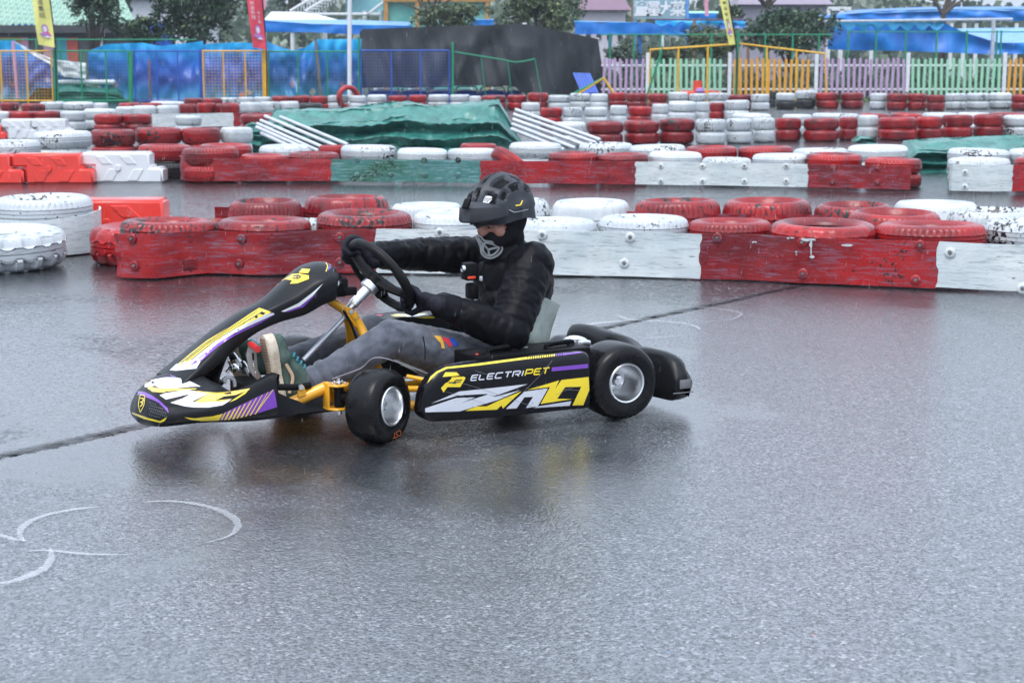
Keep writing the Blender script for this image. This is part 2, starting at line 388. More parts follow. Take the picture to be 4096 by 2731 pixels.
chalk('road_marking', [(2570, 1240), (2680, 1234), (2800, 1237), (2900, 1247), (2965, 1262), (2930, 1284), (2850, 1293), (2740, 1297)], .02, .012)
chalk('road_marking', [(2560, 1355), (2640, 1352), (2740, 1342)], .018)

# ================================================================== tyres
def tyre_bm(R=.3, w=.18, style='car', seg=88):
    """car tyre lying flat, axis Z, standing on z=0"""
    bm = bmesh.new(); h = w / 2; Rb = R * (.62 if style != 'truck' else .56)
    prof = [(Rb, h * .50), (Rb + .006, h * .66), (R * .70, h * .84), (R * .78, h * .985), (R * .85, h * .97), (R * .915, h * .87), (R * .955, h * .76), (R * .975, h * .62), (R * .988, h * .50),
            (R, h * .36), (R, h * .33), (R * .975, h * .30), (R * .975, h * .27), (R, h * .24), (R, h * .03), (R * .972, h * .0), (R, -h * .03), (R, -h * .24), (R * .975, -h * .27), (R * .975, -h * .30), (R, -h * .33), (R, -h * .36),
            (R * .988, -h * .50), (R * .975, -h * .62), (R * .955, -h * .76), (R * .915, -h * .87), (R * .85, -h * .97), (R * .78, -h * .985), (R * .70, -h * .84), (Rb + .006, -h * .66), (Rb, -h * .50),
            (Rb + .004, -h * .42), (R * .80, -h * .55), (R * .93, -h * .45), (R * .95, 0), (R * .93, h * .45), (R * .80, h * .55), (Rb + .004, h * .42)]
    prof = [(r, z + h) for r, z in prof]
    def rf(j, k, r):
        if style == 'plain': return r
        if 5 <= j <= 9 or 21 <= j <= 25:
            if style == 'truck': return r - (.016 if (k // 2) % 2 == 0 else -.004)
            return r - (.009 if k % 3 == 0 else 0) * (1 if 6 <= j <= 8 or 22 <= j <= 24 else .3)
        if 13 <= j <= 17 and j != 15 and style in ('block',): return r - (.006 if k % 4 == 0 else 0)
        return r
    if style == 'truck':                 # zigzag grooves: skew the middle rings
        lathe(bm, prof, seg=seg, closed=True, rfun=rf)
        bm.verts.ensure_lookup_table()
        for j in (10, 11, 12, 13, 17, 18, 19, 20):
            for k in range(seg): bm.verts[j * seg + k].co.z += h * (.07 if (k // 2) % 2 else -.07)
    else: lathe(bm, prof, seg=seg, closed=True, rfun=rf)
    bmesh.ops.recalc_face_normals(bm, faces=bm.faces)
    return bm
TM = {}
def tyre_mesh(style, colour):
    k = (style, colour)
    if k not in TM:
        seg = {'car': 144, 'block': 72, 'truck': 80, 'plain': 40}[style]
        bm = tyre_bm(.3, .175, style, seg)
        o = mesh_obj('tyre', bm, [M[colour]], angle=28); TM[k] = o.data; bpy.data.objects.remove(o)
    return TM[k]
ORD = ['first', 'second', 'third', 'fourth', 'fifth', 'sixth', 'seventh', 'eighth', 'ninth', 'tenth', 'eleventh', 'twelfth', 'thirteenth', 'fourteenth', 'fifteenth', 'sixteenth', 'seventeenth', 'eighteenth', 'nineteenth', 'twentieth',
       'twenty-first', 'twenty-second', 'twenty-third', 'twenty-fourth', 'twenty-fifth', 'twenty-sixth', 'twenty-seventh', 'twenty-eighth', 'twenty-ninth', 'thirtieth']
CN = {'r': 'red', 'w': 'white', 'k': 'black'}
NTYRE = 0
def tyre(c, R, h, colour, style='car', label='', group=None, tilt=None):
    global NTYRE
    o = bpy.data.objects.new('tyre', tyre_mesh(style, colour)); link(o)
    o.location = c; o.scale = (R / .3, R / .3, h / .175)
    o.rotation_euler = (random.uniform(-.022, .022), random.uniform(-.022, .022), random.uniform(0, 6.28))
    if tilt: o.rotation_euler = tilt
    tag(o, label, 'tyre', group); NTYRE += 1
    return o
def tyre_row(desc, group, items, ztop=.33, n=2, style='car', front=None):
    """items: (x0, x1, y_of_back_rim, colour[, n[, ztop]]) in photograph pixels; every tyre gets its own place and size on the ground"""
    for i, it in enumerate(items):
        x0, x1, y, c = it[:4]; nn = it[4] if len(it) > 4 else n; zt = it[5] if len(it) > 5 else ztop * nn / n
        A = at(x0, y, zt); B = at(x1, y, zt); R = (B - A).length / 2
        cc = (A + B) / 2
        R = R * (1 - R / cc.y) ; cc.y -= R * .84
        if front is not None:
            yb = front(cc.x) + R + .02
            if yb > cc.y: cc.y = yb
        cx = (x0 + x1) / 2
        cc.x = ((cx - CX) / F) * (cc.y * math.cos(PITCH) + (H - zt) * math.sin(PITCH))
        h = zt / nn
        for k in range(nn):
            col = CN[c[min(k, len(c) - 1)]]            # letters from the top tyre down
            z = zt - (k + 1) * h
            lev = '' if nn == 1 else ('upper ' if k == 0 else ('lower ' if k == nn - 1 else 'middle '))
            j = Vector((cc.x + random.uniform(-.01, .01) * (k > 0), cc.y + random.uniform(-.01, .01) * (k > 0), z))
            tyre(j, R, h, col, style if not isinstance(style, list) else style[i % len(style)],
                 f"{lev}{col} tyre, {ORD[i]} from left {desc}", group)
def ray_on_strip(px, py, pts):
    r = ray(px, py)
    for a, b in zip(pts, pts[1:]):
        n = Vector((-(b.y - a.y), b.x - a.x, 0)); den = r.dot(n)
        if abs(den) < 1e-9: continue
        t = (a - EYE).dot(n) / den; p = EYE + r * t; s = (p - a).dot(b - a) / (b - a).length_squared
        if -.01 <= s <= 1.01 and t > 0:
            nn = n.normalized()
            if nn.y > 0: nn = -nn
            return Vector((p.x, p.y, p.z)), Vector((nn.x, nn.y, 0))
    return None, None
def belt(label, px, z0, htop, mat, bolts=(), group=None, thick=.012, rag=(0, 0), wave=.006, name='rubber_belt', raw=None, jsd=0):
    """a rubber strip standing on edge along the foot line px (photograph pixels on the ground)"""
    pts = raw if raw else catmull([at(x, y, 0) for x, y in px], 8)
    # resample
    L = [0]
    for a, b in zip(pts, pts[1:]): L.append(L[-1] + (b - a).length)
    n = max(8, int(L[-1] / .05)); q = []
    for i in range(n + 1):
        s = L[-1] * i / n; k = 0
        while k < len(L) - 2 and L[k + 1] < s: k += 1
        q.append(pts[k].lerp(pts[k + 1], (s - L[k]) / max(1e-9, L[k + 1] - L[k])))
    bm = bmesh.new(); m = 8; G = []
    hs_ = htop if isinstance(htop, (list, tuple)) else [htop, htop]
    rnd = random.Random(int(abs(q[0].x * 1000)) + jsd); r0 = random.Random(rag[0]); r1 = random.Random(rag[1])
    j0 = [r0.uniform(-.012, .012) if rag[0] else 0 for _ in range(m + 1)]; j1 = [r1.uniform(-.012, .012) if rag[1] else 0 for _ in range(m + 1)]
    for side in (0, 1):
        g = []
        for i, p in enumerate(q):
            a = q[max(0, i - 1)]; b = q[min(n, i + 1)]; t = (b - a).normalized(); nn = Vector((t.y, -t.x, 0))
            if nn.y > 0: nn = -nn
            f = i / n * (len(hs_) - 1); hh = hs_[int(min(f, len(hs_) - 2))] * (1 - (f - int(min(f, len(hs_) - 2)))) + hs_[int(min(f, len(hs_) - 2)) + 1] * (f - int(min(f, len(hs_) - 2)))
            row = []
            for k in range(m + 1):
                zz = z0 + (hh - z0) * k / m + (noise.noise(Vector((p.x * 2.5, p.y * 2.5, k * .0))) * .006 if k in (0, m) else 0)
                bul = wave * noise.noise(Vector((p.x * 4, p.y * 4, k * .5 + 3))) + (noise.noise(Vector((p.x * 1.7 + 9, 1.3, 0)))) * wave
                sh = (j0[k] if i == 0 else 0) + (j1[k] if i == n else 0)
                row.append(bm.verts.new(p + Vector((0, 0, zz)) - Vector((0, 0, p.z)) + nn * (bul - thick * side) + t * sh))
            g.append(row)
        G.append(g)
    for i in range(n):
        for k in range(m):
            for g in G: bm.faces.new((g[i][k], g[i + 1][k], g[i + 1][k + 1], g[i][k + 1]))
        for k in (0, m): bm.faces.new((G[0][i][k], G[0][i + 1][k], G[1][i + 1][k], G[1][i][k]))
    for i in (0, n):
        for k in range(m): bm.faces.new((G[0][i][k], G[0][i][k + 1], G[1][i][k + 1], G[1][i][k]))
    bmesh.ops.recalc_face_normals(bm, faces=bm.faces)
    o = mesh_obj(name, bm, M[mat]); tag(o, label, 'rubber barrier', group)
    for bx, by in bolts:
        p, nn = ray_on_strip(bx, by, q)
        if p is None: continue
        bb = bmesh.new(); R = Matrix.Translation(p + nn * .004) @ nn.to_track_quat('Z', 'Y').to_matrix().to_4x4()
        lathe(bb, [(.0, .003), (.013, .003), (.015, .006), (.026, .005), (.030, .002), (.030, -.004)], R, 20)
        lathe(bb, [(.0, .016), (.006, .016), (.0065, .010), (.011, .010), (.011, .003)], R, 6, mi=1)
        mesh_obj('bolt', bb, [M[mat], M['bolt']], o)
    return o
def flat_bolts(x0, x1, n, yt, yb):
    return [(x0 + (x1 - x0) * (i + .5) / n, y) for i in range(n) for y in (yt, yb)]

# ---- nearest barrier -------------------------------------------------------
gA = 'rubber belts bolted round the nearest tyre barrier'
fA = [(462, 1112), (500, 1118), (580, 1122), (660, 1119), (750, 1108), (850, 1101), (950, 1104), (1060, 1108), (1200, 1104), (1330, 1098), (1505, 1099)]
belt('red scratched rubber belt bolted along the nearest barrier, left of the driver', fA, .012, [.275, .283, .272, .268, .280, .285], 'belt_red',
     [(528, 955), (538, 1063), (966, 955), (956, 1055), (1359, 949), (1359, 1049)], gA, rag=(0, 11), wave=.014)
belt('white rubber belt along the nearest barrier, behind the driver with kart', [(1505, 1099), (1700, 1101), (1950, 1104), (2200, 1108), (2500, 1113), (2800, 1122)], .012, [.285, .282, .284, .282], 'belt_white',
     [(1759, 931), (2169, 940), (2521, 949), (2497, 1052), (1745, 1040)], gA, rag=(11, 12))
belt('red rubber belt with white paint drips, nearest barrier right of the driver', [(2800, 1122), (3000, 1129), (3210, 1140), (3450, 1150), (3600, 1158), (3745, 1164)], .012, [.285, .283, .280, .281], 'belt_red',
     [(2869, 951), (3209, 969), (3212, 1094), (3680, 981), (3662, 1120)], gA, rag=(12, 13))
belt('white rubber belt at the right edge of the nearest barrier', [(3745, 1164), (3900, 1171), (4096, 1181), (4500, 1200)], .02, [.283, .283], 'belt_white', [(3800, 1010), (4090, 1154)], gA, rag=(13, 0))
# white drips on the red belt are part of that belt
dr = bmesh.new()
for cx_, cy_, a_, b_ in ((3235, 958, 30, 6), (3165, 952, 14, 5), (3245, 975, 6, 16), (3246, 1000, 2.5, 26), (3250, 1026, 10, 6), (3188, 1012, 4, 8), (3390, 980, 24, 5), (3020, 968, 10, 4)):
    vs = []
    for k in range(14):
        an = 2 * math.pi * k / 14; jj = 1 + .35 * noise.noise(Vector((cx_ * .1, k * 1.3, 0)))
        p, nn = ray_on_strip(cx_ + a_ * math.cos(an) * jj, cy_ + b_ * math.sin(an) * jj, catmull([at(x, y) for x, y in [(2800, 1122), (3000, 1129), (3210, 1140), (3450, 1150), (3600, 1158), (3745, 1164)]], 8))
        if p is not None: vs.append(dr.verts.new(p + nn * .016))
    if len(vs) > 3: dr.faces.new(vs)
mesh_obj('paint_drips', dr, M['white'], [o for o in S.objects if o.get('label', '').startswith('red rubber belt with white')][0], smooth=False)

gt = 'tyres of the nearest barrier'
allA = [at(x, y) for x, y in fA + [(1950, 1104), (2500, 1113), (2800, 1122), (3210, 1140), (3600, 1158), (4096, 1181), (4500, 1200)]]
def frontA(x):
    for a, b in zip(allA, allA[1:]):
        if a.x <= x <= b.x: return a.y + (b.y - a.y) * (x - a.x) / max(1e-6, b.x - a.x)
    return 0
dA = 'in the nearest barrier'
tyre_row(dA, gt, [(480, 857, 863, 'rr'), (864, 1250, 875, 'rr'), (1261, 1652, 841, 'rr', 2, .36), (1651, 2010, 831, 'ww', 2, .36), (2055, 2390, 865, 'ww'), (2392, 2756, 851, 'ww', 2, .345), (2753, 3089, 867, 'rr'),
                  (3080, 3508, 871, 'rr', 2, .345), (3506, 3943, 874, 'rr', 2, .35), (3945, 4350, 865, 'ww', 2, .36)], .33, style=['car', 'block', 'car'], front=frontA)
# big truck tyres on the left
def one(label, x0, x1, y, z, R, colour, style='car', n=1, group=None):
    A = at((x0 + x1) / 2, y, z); s = F / (A.y * math.cos(PITCH) + (H - z) * math.sin(PITCH))
    c = Vector((A.x, A.y - R * .97, 0)); c.x = (((x0 + x1) / 2 - CX) / F) * (c.y * math.cos(PITCH) + (H - z) * math.sin(PITCH))
    for k in range(n): tyre(Vector((c.x, c.y, z - (k + 1) * z / n)), R, z / n, colour, style, label if n == 1 else ('upper ' if k == 0 else 'lower ') + label, group)
    return c
one('large red truck tyre with chunky tread, left end of the nearest barrier', 356, 860, 874, .245, .40, 'red', 'truck')
one('red car tyre lying just behind the first two tyres of the nearest barrier', 700, 950, 868, .30, .22, 'red', 'car')
one('large white flaking truck tyre with zigzag tread at the left edge', -300, 252, 890, .245, .445, 'white', 'truck')
c = one('white car tyre wrapped by a white belt at the left edge', -40, 384, 770, .385, .335, 'white', 'car', 2)
raw = [Vector((c.x + .375 * math.cos(a), c.y + .375 * math.sin(a), 0)) for a in [math.radians(d) for d in range(-200, 32, 8)]]
belt('curved white rubber belt wrapped round the tyre stack at the left edge', None, .012, [.25, .255, .25, .27, .30], 'belt_white', [], gA, raw=raw, wave=.004)
# ---- second barrier --------------------------------------------------------
dB = 'in the second barrier'
tyre_row(dB, 'tyres of the second barrier', [(912, 1211, 790, 'r', 1, .33), (1213, 1558, 772, 'r', 1, .34), (1559, 1855, 803, 'w', 1, .31), (1858, 2203, 783, 'w', 1, .335), (2205, 2526, 791, 'w', 1, .33), (2539, 2889, 786, 'r', 1, .34), (2891, 3252, 786, 'r', 1, .34),
                  (3257, 3577, 804, 'r', 1, .33), (3573, 3916, 793, 'w', 1, .34), (3791, 4160, 824, 'w', 1, .34), (4080, 4420, 812, 'w', 1, .34)], .33, n=1, style=['car', 'block', 'car'])
one('red tyre with black shoulder resting between the nearest barriers on the right', 3377, 3778, 829, .345, .305, 'red', 'car', 1)
one('white tyre glimpsed low between the nearest barriers left of the driver', 1095, 1290, 868, .29, .24, 'white', 'plain', 1)
gB = 'rubber belts of the second barrier'
def foot(x, ytop, z):           # ground point below a belt's upper edge seen at (x, ytop)
    p = at(x, ytop, z); return Vector((p.x, p.y, 0))
belt('dark faded red rubber belt on the second barrier, left end', None, .02, [.26, .262], 'belt_red', [(960, 848)], gB, raw=[foot(x, y, .26) for x, y in ((858, 829), (1000, 830), (1200, 830), (1390, 826))], rag=(0, 21))
belt('short bright red end of rubber belt on the second barrier', None, .02, [.262, .262], 'red', [], gB, raw=[foot(x, y, .26) for x, y in ((1390, 826), (1430, 825), (1475, 824))], rag=(21, 22))
belt('white rubber belt of the second barrier behind the helmet', None, .02, [.262, .262], 'belt_white', [], gB, raw=[foot(x, y, .26) for x, y in ((1475, 824), (1700, 828), (1900, 832), (2150, 838), (2443, 845))], rag=(22, 23))
belt('dark red rubber belt sagging across the second barrier on the right', None, .02, [.262, .262], 'belt_red', [], gB, raw=[foot(x, y, .26) for x, y in ((2443, 846), (2600, 850), (2800, 856), (3000, 858), (3250, 862), (3420, 868))], rag=(23, 0))

# ---- third barrier (across the wet track) ------------------------------------
gC = 'rubber belts of the third barrier'
def fb(x0, x1, n, y0, y1): return flat_bolts(x0, x1, n, y0, y1)
endc = [(752, 716), (730, 722), (722, 727), (735, 731), (790, 733), (900, 735), (1100, 735), (1327, 737)]
belt('red belt with curved end at the left of the third barrier, above the wet track', endc, .03, [.27, .28, .27, .265, .262, .262], 'belt_red', [], gC, rag=(0, 31), wave=.01)
belt('green mottled rubber belt panel in the middle of the third barrier', [(1327, 737), (1500, 739), (1700, 740), (1921, 743)], .03, [.262, .262], 'belt_green', fb(1360, 1900, 4, 640, 700), gC, rag=(31, 32))
belt('red belt of the third barrier, between the green panel and the white belt', [(1921, 743), (2150, 746), (2350, 748), (2540, 750)], .03, [.262, .262], 'belt_red', [], gC, rag=(32, 33))
belt('long white scuffed belt of the third barrier, right of the helmet', [(2540, 750), (2800, 754), (3000, 757), (3228, 761)], .03, [.262, .262], 'belt_white', fb(2560, 3228, 4, 665, 725), gC, rag=(33, 34))
belt('red belt at the right end of the third barrier', [(3228, 761), (3350, 764), (3500, 768), (3640, 771)], .03, [.262, .258], 'belt_red', fb(3240, 3600, 2, 670, 730), gC, rag=(34, 0))
belt('white belt round the short tyre island at the right edge', [(3798, 768), (3802, 774), (3850, 776), (3950, 778), (4045, 779)], .03, [.29, .29], 'belt_white', [(3860, 690), (3860, 748)], gC, rag=(0, 35))
belt('red belt at the right edge, past the white one on the tyre island', [(4045, 779), (4200, 782), (4400, 786)], .03, [.285, .285], 'belt_red', [], gC, rag=(35, 0))
tyre_row('along the third barrier front', 'tyres of the third barrier', [(728, 954, 584, 'rr', 2, .37), (961, 1152, 613, 'rr', 2, .285), (1152, 1356, 604, 'rr', 2, .30), (1362, 1587, 577, 'ww', 2, .345), (1588, 1790, 590, 'ww', 2, .325), (1790, 1985, 590, 'ww', 2, .325),
    (2192, 2392, 604, 'rr', 2, .32), (2390, 2594, 609, 'rr', 2, .31), (2594, 2808, 603, 'ww', 2, .32), (2808, 3006, 626, 'ww', 2, .285), (3010, 3228, 611, 'ww', 2, .31), (3226, 3448, 609, 'rr', 2, .325), (3461, 3686, 626, 'rr', 2, .30),
    (3793, 4040, 626, 'ww', 2, .31), (4062, 4280, 626, 'rr', 2, .31)], .33)
tyre_row('along the third barrier back', 'tyres of the third barrier', [(553, 767, 574, 'rk', 2, .36), (795, 1006, 572, 'rr', 2, .34), (1036, 1247, 577, 'ww'), (1274, 1390, 578, 'rr'), (1839, 1988, 571, 'rr'), (2036, 2247, 567, 'ww'), (2315, 2533, 567, 'ww'), (2518, 2743, 575, 'ww'),
    (2743, 2949, 581, 'rr'), (2953, 3174, 581, 'rr'), (3174, 3392, 589, 'ww'), (3392, 3632, 577, 'ww'), (3793, 4035, 590, 'ww'), (4037, 4260, 590, 'ww')], .335)
c = at(2052, 640, .27)
tyre(Vector((c.x - .06, c.y + .30, .15)), .24, .15, 'red', 'car', 'red tyre tipped on its edge on top of the third barrier', tilt=(math.radians(0), math.radians(38), .35))

# ---- plastic water barriers ------------------------------------------------
M['pl_red'] = simple('red_plastic_barrier', (.78, .045, .03), .3, var=.12, scale=3, coat=.5)
M['pl_white'] = simple('white_plastic_barrier', (.72, .74, .77), .35, var=.06, scale=3, coat=.4)
def plastic_barrier(label, P, ang, L, Hh, mat, group='plastic water barriers'):
    """interlocking barrier: upper half shifted by a quarter towards one end, raised parallelogram ribs and a plug"""
    e = empty('plastic_barrier', P, ang); tag(e, label, 'barrier', group)
    bm = bmesh.new(); D = .3; st = L * .19; hm = Hh * .50
    prof = [(0, 0), (L, 0), (L, hm), (L - st, hm + .004), (L - st, Hh), (-st, Hh), (-st, hm + .02), (0, hm + .02)]
    t = bmesh.new()
    a = [t.verts.new((x, 0, z)) for x, z in prof]; b = [t.verts.new((x, D, z)) for x, z in prof]
    t.faces.new(a); t.faces.new(b[::-1])
    for i in range(8): t.faces.new((a[i], b[i], b[(i + 1) % 8], a[(i + 1) % 8]))
    bmesh.ops.recalc_face_normals(t, faces=t.faces)
    bmesh.ops.bevel(t, geom=list(t.edges), offset=.022, segments=3, affect='EDGES'); add(bm, t)
    mesh_obj('shell', bm, M[mat], e, angle=50)
    for x0, x1 in ((.12, .27), (.48, .63)):
        for up in (0, 1):
            rb = bmesh.new(); z0, z1 = (hm * .18, hm * .92) if not up else (hm + .04, Hh - .04)
            sh = .10 * L * (1 if up == 0 else -1)
            q = [(x0 * L, z0), (x1 * L, z0), (x1 * L + sh, z1), (x0 * L + sh, z1)]
            plate(rb, [(x, -.001, z) for x, z in q], .012, bev=.004)
            mesh_obj('rib', rb, M[mat], e)
    pb = bmesh.new(); lathe(pb, [(0, .012), (.03, .012), (.036, .0)], Matrix.Translation((L * .35, -.004, hm)) @ Matrix.Rotation(math.pi / 2, 4, 'X'), 16); mesh_obj('plug', pb, M[mat], e)
    return e
def pb(label, x0, x1, yb, yt, mat, D=0):
    A = at(x0, yb); B = at(x1, yb); hh = atY((x0 + x1) / 2, yt, A.y).z
    plastic_barrier(label, A, math.atan2(B.y - A.y, B.x - A.x), (B - A).length, hh, mat)
pb('red plastic barrier cut by the left edge of the track', -190, 94, 739, 618, 'pl_red')
pb('whole red plastic barrier, left of the white one beside the wet track', 102, 374, 738, 616, 'pl_red')
pb('white plastic barrier beside the wet track, next to a black tyre', 378, 651, 734, 610, 'pl_white')
A = at(250, 801, .33); B = at(654, 798, .33); plastic_barrier('bright red plastic barrier standing behind the large truck tyres', Vector((A.x, A.y, 0)), .03, (B - A).length / .81, .33, 'pl_red')
pb('white plastic barrier on the far left, further back, left of two', 30, 150, 560, 477, 'pl_white')
pb('white plastic barrier on the far left, further back, right of two', 150, 288, 560, 476, 'pl_white')
pb('red plastic barrier on the far left edge, further back', -90, 28, 560, 500, 'pl_red')

# ---- barriers further back --------------------------------------------------
tyre_row('behind the front plastic barriers', 'tyres of the fourth barrier', [(-80, 159, 556, 'ww', 2, .40), (133, 365, 521, 'ww', 2, .42), (362, 540, 515, 'rr', 2, .41), (540, 725, 507, 'rr', 2, .42), (725, 881, 509, 'rr', 2, .41), (881, 1010, 507, 'ww', 2, .41)], .4, style='car')
tyre_row('in the wall right of the tarpaulin', 'tyres of the fourth barrier', [(2210, 2345, 487, 'ww'), (2346, 2495, 483, 'rr'), (2495, 2636, 480, 'rr'), (2636, 2781, 473, 'rr', 2, .38), (2781, 2903, 475, 'ww', 2, .38), (2903, 3010, 473, 'ww', 2, .38), (3010, 3100, 470, 'ww', 2, .38), (3100, 3206, 471, 'rr'), (3216, 3357, 471, 'rr'), (3357, 3432, 469, 'rr'),
    (3432, 3514, 460, 'ww', 2, .38), (3514, 3667, 467, 'rr'), (3667, 3770, 466, 'rr'), (3770, 3892, 458, 'rr', 2, .38), (3896, 4014, 456, 'rr', 2, .38), (4014, 4150, 460, 'ww')], .36, style='plain')
tyre_row('just behind the right double wall', 'tyres of the fourth barrier', [(2926, 3085, 452, 'ww'), (3130, 3247, 456, 'ww'), (3247, 3438, 451, 'ww'), (3438, 3560, 453, 'rr'), (3560, 3690, 451, 'rr'), (3690, 3830, 450, 'ww'), (3830, 3960, 449, 'ww'), (3965, 4110, 449, 'rr')], .36, style='plain')
belt('red rubber belt in the middle distance on the left', [(365, 516), (480, 516), (608, 515)], .02, [.27, .27], 'belt_red', [], gC, rag=(0, 41))
belt('long white rubber belt in the middle distance, left of the tarpaulin', [(608, 515), (780, 512), (935, 510)], .02, [.27, .27], 'belt_white', [], gC, rag=(41, 42))
belt('short red rubber belt touching the poles of the green tarpaulin', [(935, 510), (1000, 509), (1090, 508)], .02, [.27, .27], 'belt_red', [], gC, rag=(42, 0))
tyre_row('behind the middle distance belts', 'tyres of the fifth barrier', [(375, 490, 456, 'rr'), (490, 606, 455, 'rr'), (700, 805, 461, 'ww'), (960, 1100, 455, 'rr')], .33, style='plain')
tyre_row('in the long left wall', 'tyres of the fifth barrier', [(-40, 38, 446, 'ww'), (34, 130, 445, 'rr'), (120, 240, 443, 'rr'), (240, 345, 443, 'ww'), (335, 465, 434, 'ww', 2, .38), (463, 560, 425, 'ww', 2, .38), (530, 625, 422, 'ww', 2, .40), (625, 716, 421, 'ww', 2, .40), (716, 786, 415, 'rr', 2, .42), (786, 862, 411, 'rr', 2, .43), (862, 959, 413, 'rr', 2, .42), (959, 1045, 408, 'ww', 2, .42), (1040, 1120, 406, 'ww', 2, .42), (1115, 1196, 405, 'ww', 2, .42), (1196, 1290, 412, 'kr', 2)], .36, style='plain')
tyre_row('in the wall behind the right poles', 'tyres of the fifth barrier', [(2085, 2160, 410, 'ww'), (2160, 2250, 430, 'rr'), (2250, 2330, 429, 'ww', 2, .37), (2338, 2430, 428, 'ww'), (2440, 2510, 421, 'ww', 2, .39), (2512, 2608, 425, 'rr'), (2608, 2674, 415, 'ww', 2, .40), (2674, 2785, 405, 'ww', 2, .42), (2785, 2838, 408, 'ww', 2, .4), (2838, 2899, 411, 'rr'), (2899, 2999, 400, 'ww', 2, .42)], .36, style='plain')
tyre_row('before the yellow wire fence', 'tyres of the sixth barrier', [(0, 75, 409, 'rr'), (85, 180, 414, 'rr'), (160, 260, 406, 'ww'), (255, 375, 407, 'ww'), (375, 432, 411, 'ww'), (475, 560, 411, 'rr'), (560, 650, 411, 'rr'), (600, 736, 404, 'ww'), (735, 812, 392, 'rr'), (812, 890, 393, 'rr'), (880, 950, 390, 'ww'), (950, 1015, 388, 'ww'), (1015, 1084, 387, 'ww')], .34, style='plain')
tyre_row('before the black tent', 'tyres of the far barrier', [(1087, 1163, 384, 'rr'), (1163, 1240, 383, 'rr'), (1240, 1312, 384, 'rr'), (1310, 1395, 381, 'ww'), (1395, 1465, 382, 'ww'), (1469, 1547, 379, 'ww'), (1551, 1630, 382, 'rr'), (1634, 1710, 380, 'rr'), (1712, 1797, 378, 'ww'), (1799, 1880, 378, 'ww'), (1878, 1925, 384, 'ww'), (1925, 2025, 381, 'rr'), (2028, 2108, 380, 'rr'), (2111, 2193, 371, 'rr', 2, .42), (2193, 2280, 381, 'ww'), (2278, 2362, 373, 'ww', 2, .4), (2362, 2432, 375, 'ww', 2, .4)], .36, style='plain')
tyre_row('before the picket fence', 'tyres of the far barrier', [(2432, 2508, 370, 'rr', 2, .4), (2508, 2592, 372, 'rr', 2, .4), (2594, 2672, 374, 'rr', 2, .4), (2674, 2753, 368, 'ww', 2, .42), (2757, 2829, 374, 'ww', 2, .4), (2829, 2913, 371, 'ww', 2, .4), (2915, 3010, 378, 'rr', 2, .38), (3003, 3078, 376, 'ww', 2, .4), (3080, 3106, 366, 'kk', 2, .4),
    (3104, 3182, 372, 'wk', 2, .4), (3182, 3265, 362, 'wk', 2, .45), (3265, 3355, 370, 'rr', 2, .4), (3364, 3456, 370, 'rr', 2, .4), (3481, 3548, 373, 'ww', 2, .4), (3548, 3629, 374, 'rr', 2, .4), (3631, 3709, 374, 'rr', 2, .4), (3709, 3781, 379, 'rr', 2, .38), (3782, 3866, 373, 'ww', 2, .4), (3867, 3957, 372, 'ww', 2, .4), (3957, 4047, 371, 'ww', 2, .4), (4047, 4130, 378, 'rr', 2, .38)], .36, style='plain')
c = at(1388, 440, 0)
tyre(Vector((c.x, c.y, .31)), .31, .19, 'red', 'plain', 'red tyre standing upright on its tread in the far left field', tilt=(math.radians(90), 0, .5))
print('TYRES', NTYRE)
# ================================================================== middle distance: tarpaulins and poles
def cloth_mat(name, col, lt, rough=.35, scale=3, streak=(1, 1, 1), b2=.6):
    m, nt, b = new_mat(name)
    tc = N(nt, 'ShaderNodeTexCoord'); mp = N(nt, 'ShaderNodeMapping'); mp.inputs['Scale'].default_value = streak; nt.links.new(tc.outputs['Object'], mp.inputs[0])
    n = noise_n(nt, scale, 5, .6, mp.outputs[0], .3)
    r = ramp(nt, n.outputs[0], [(.3, col), (.72, lt)]); nt.links.new(r.outputs[0], b.inputs['Base Color'])
    b.inputs['Roughness'].default_value = rough; b.inputs['Coat Weight'].default_value = .3; b.inputs['Coat Roughness'].default_value = .2
    bump(nt, b, n.outputs[0], b2, .03); return m
M['tarp_green'] = cloth_mat('green_tarpaulin', (.012, .11, .095), (.055, .25, .21), .3, 6, b2=.9)
M['tarp_black'] = cloth_mat('black_shade_cloth', (.006, .008, .011), (.028, .034, .043), .7, 2.0, (1, 1, .3), .5)
M['tarp_black'].node_tree.nodes['Principled BSDF'].inputs['Coat Weight'].default_value = 0
M['pole'] = simple('galvanised_tube', (.55, .57, .62), .35, .5, var=.15)
M['blue'] = cloth_mat('blue_canvas', (.0, .12, .52), (.0, .23, .72), .4, 2, (1, 1, .4), .4)
M['blue_lt'] = cloth_mat('light_blue_canvas', (.07, .26, .62), (.16, .40, .74), .4, 4, (.6, 1, 3), .4)
M['cyan'] = cloth_mat('cyan_canvas', (.0, .28, .62), (.02, .42, .80), .4, 2, (1, 1, .4), .3)
def sheet(name, fn, nu, nv, mat, parent=None, thick=0.0):
    bm = bmesh.new(); g = [[bm.verts.new(fn(i / nu, j / nv)) for j in range(nv + 1)] for i in range(nu + 1)]
    for i in range(nu):
        for j in range(nv): bm.faces.new((g[i][j], g[i + 1][j], g[i + 1][j + 1], g[i][j + 1]))
    if thick:
        bm.normal_update(); bmesh.ops.solidify(bm, geom=list(bm.faces), thickness=thick)
    return mesh_obj(name, bm, mat, parent, angle=60)
def lerp_list(L, t):
    f = t * (len(L) - 1); i = min(int(f), len(L) - 2); return L[i] + (L[i + 1] - L[i]) * (f - i)
def interp_xy(L, x):
    if x <= L[0][0]: return L[0][1]
    for a, b in zip(L, L[1:]):
        if x <= b[0]: return a[1] + (b[1] - a[1]) * (x - a[0]) / (b[0] - a[0])
    return L[-1][1]
TY = at(1500, 612).y
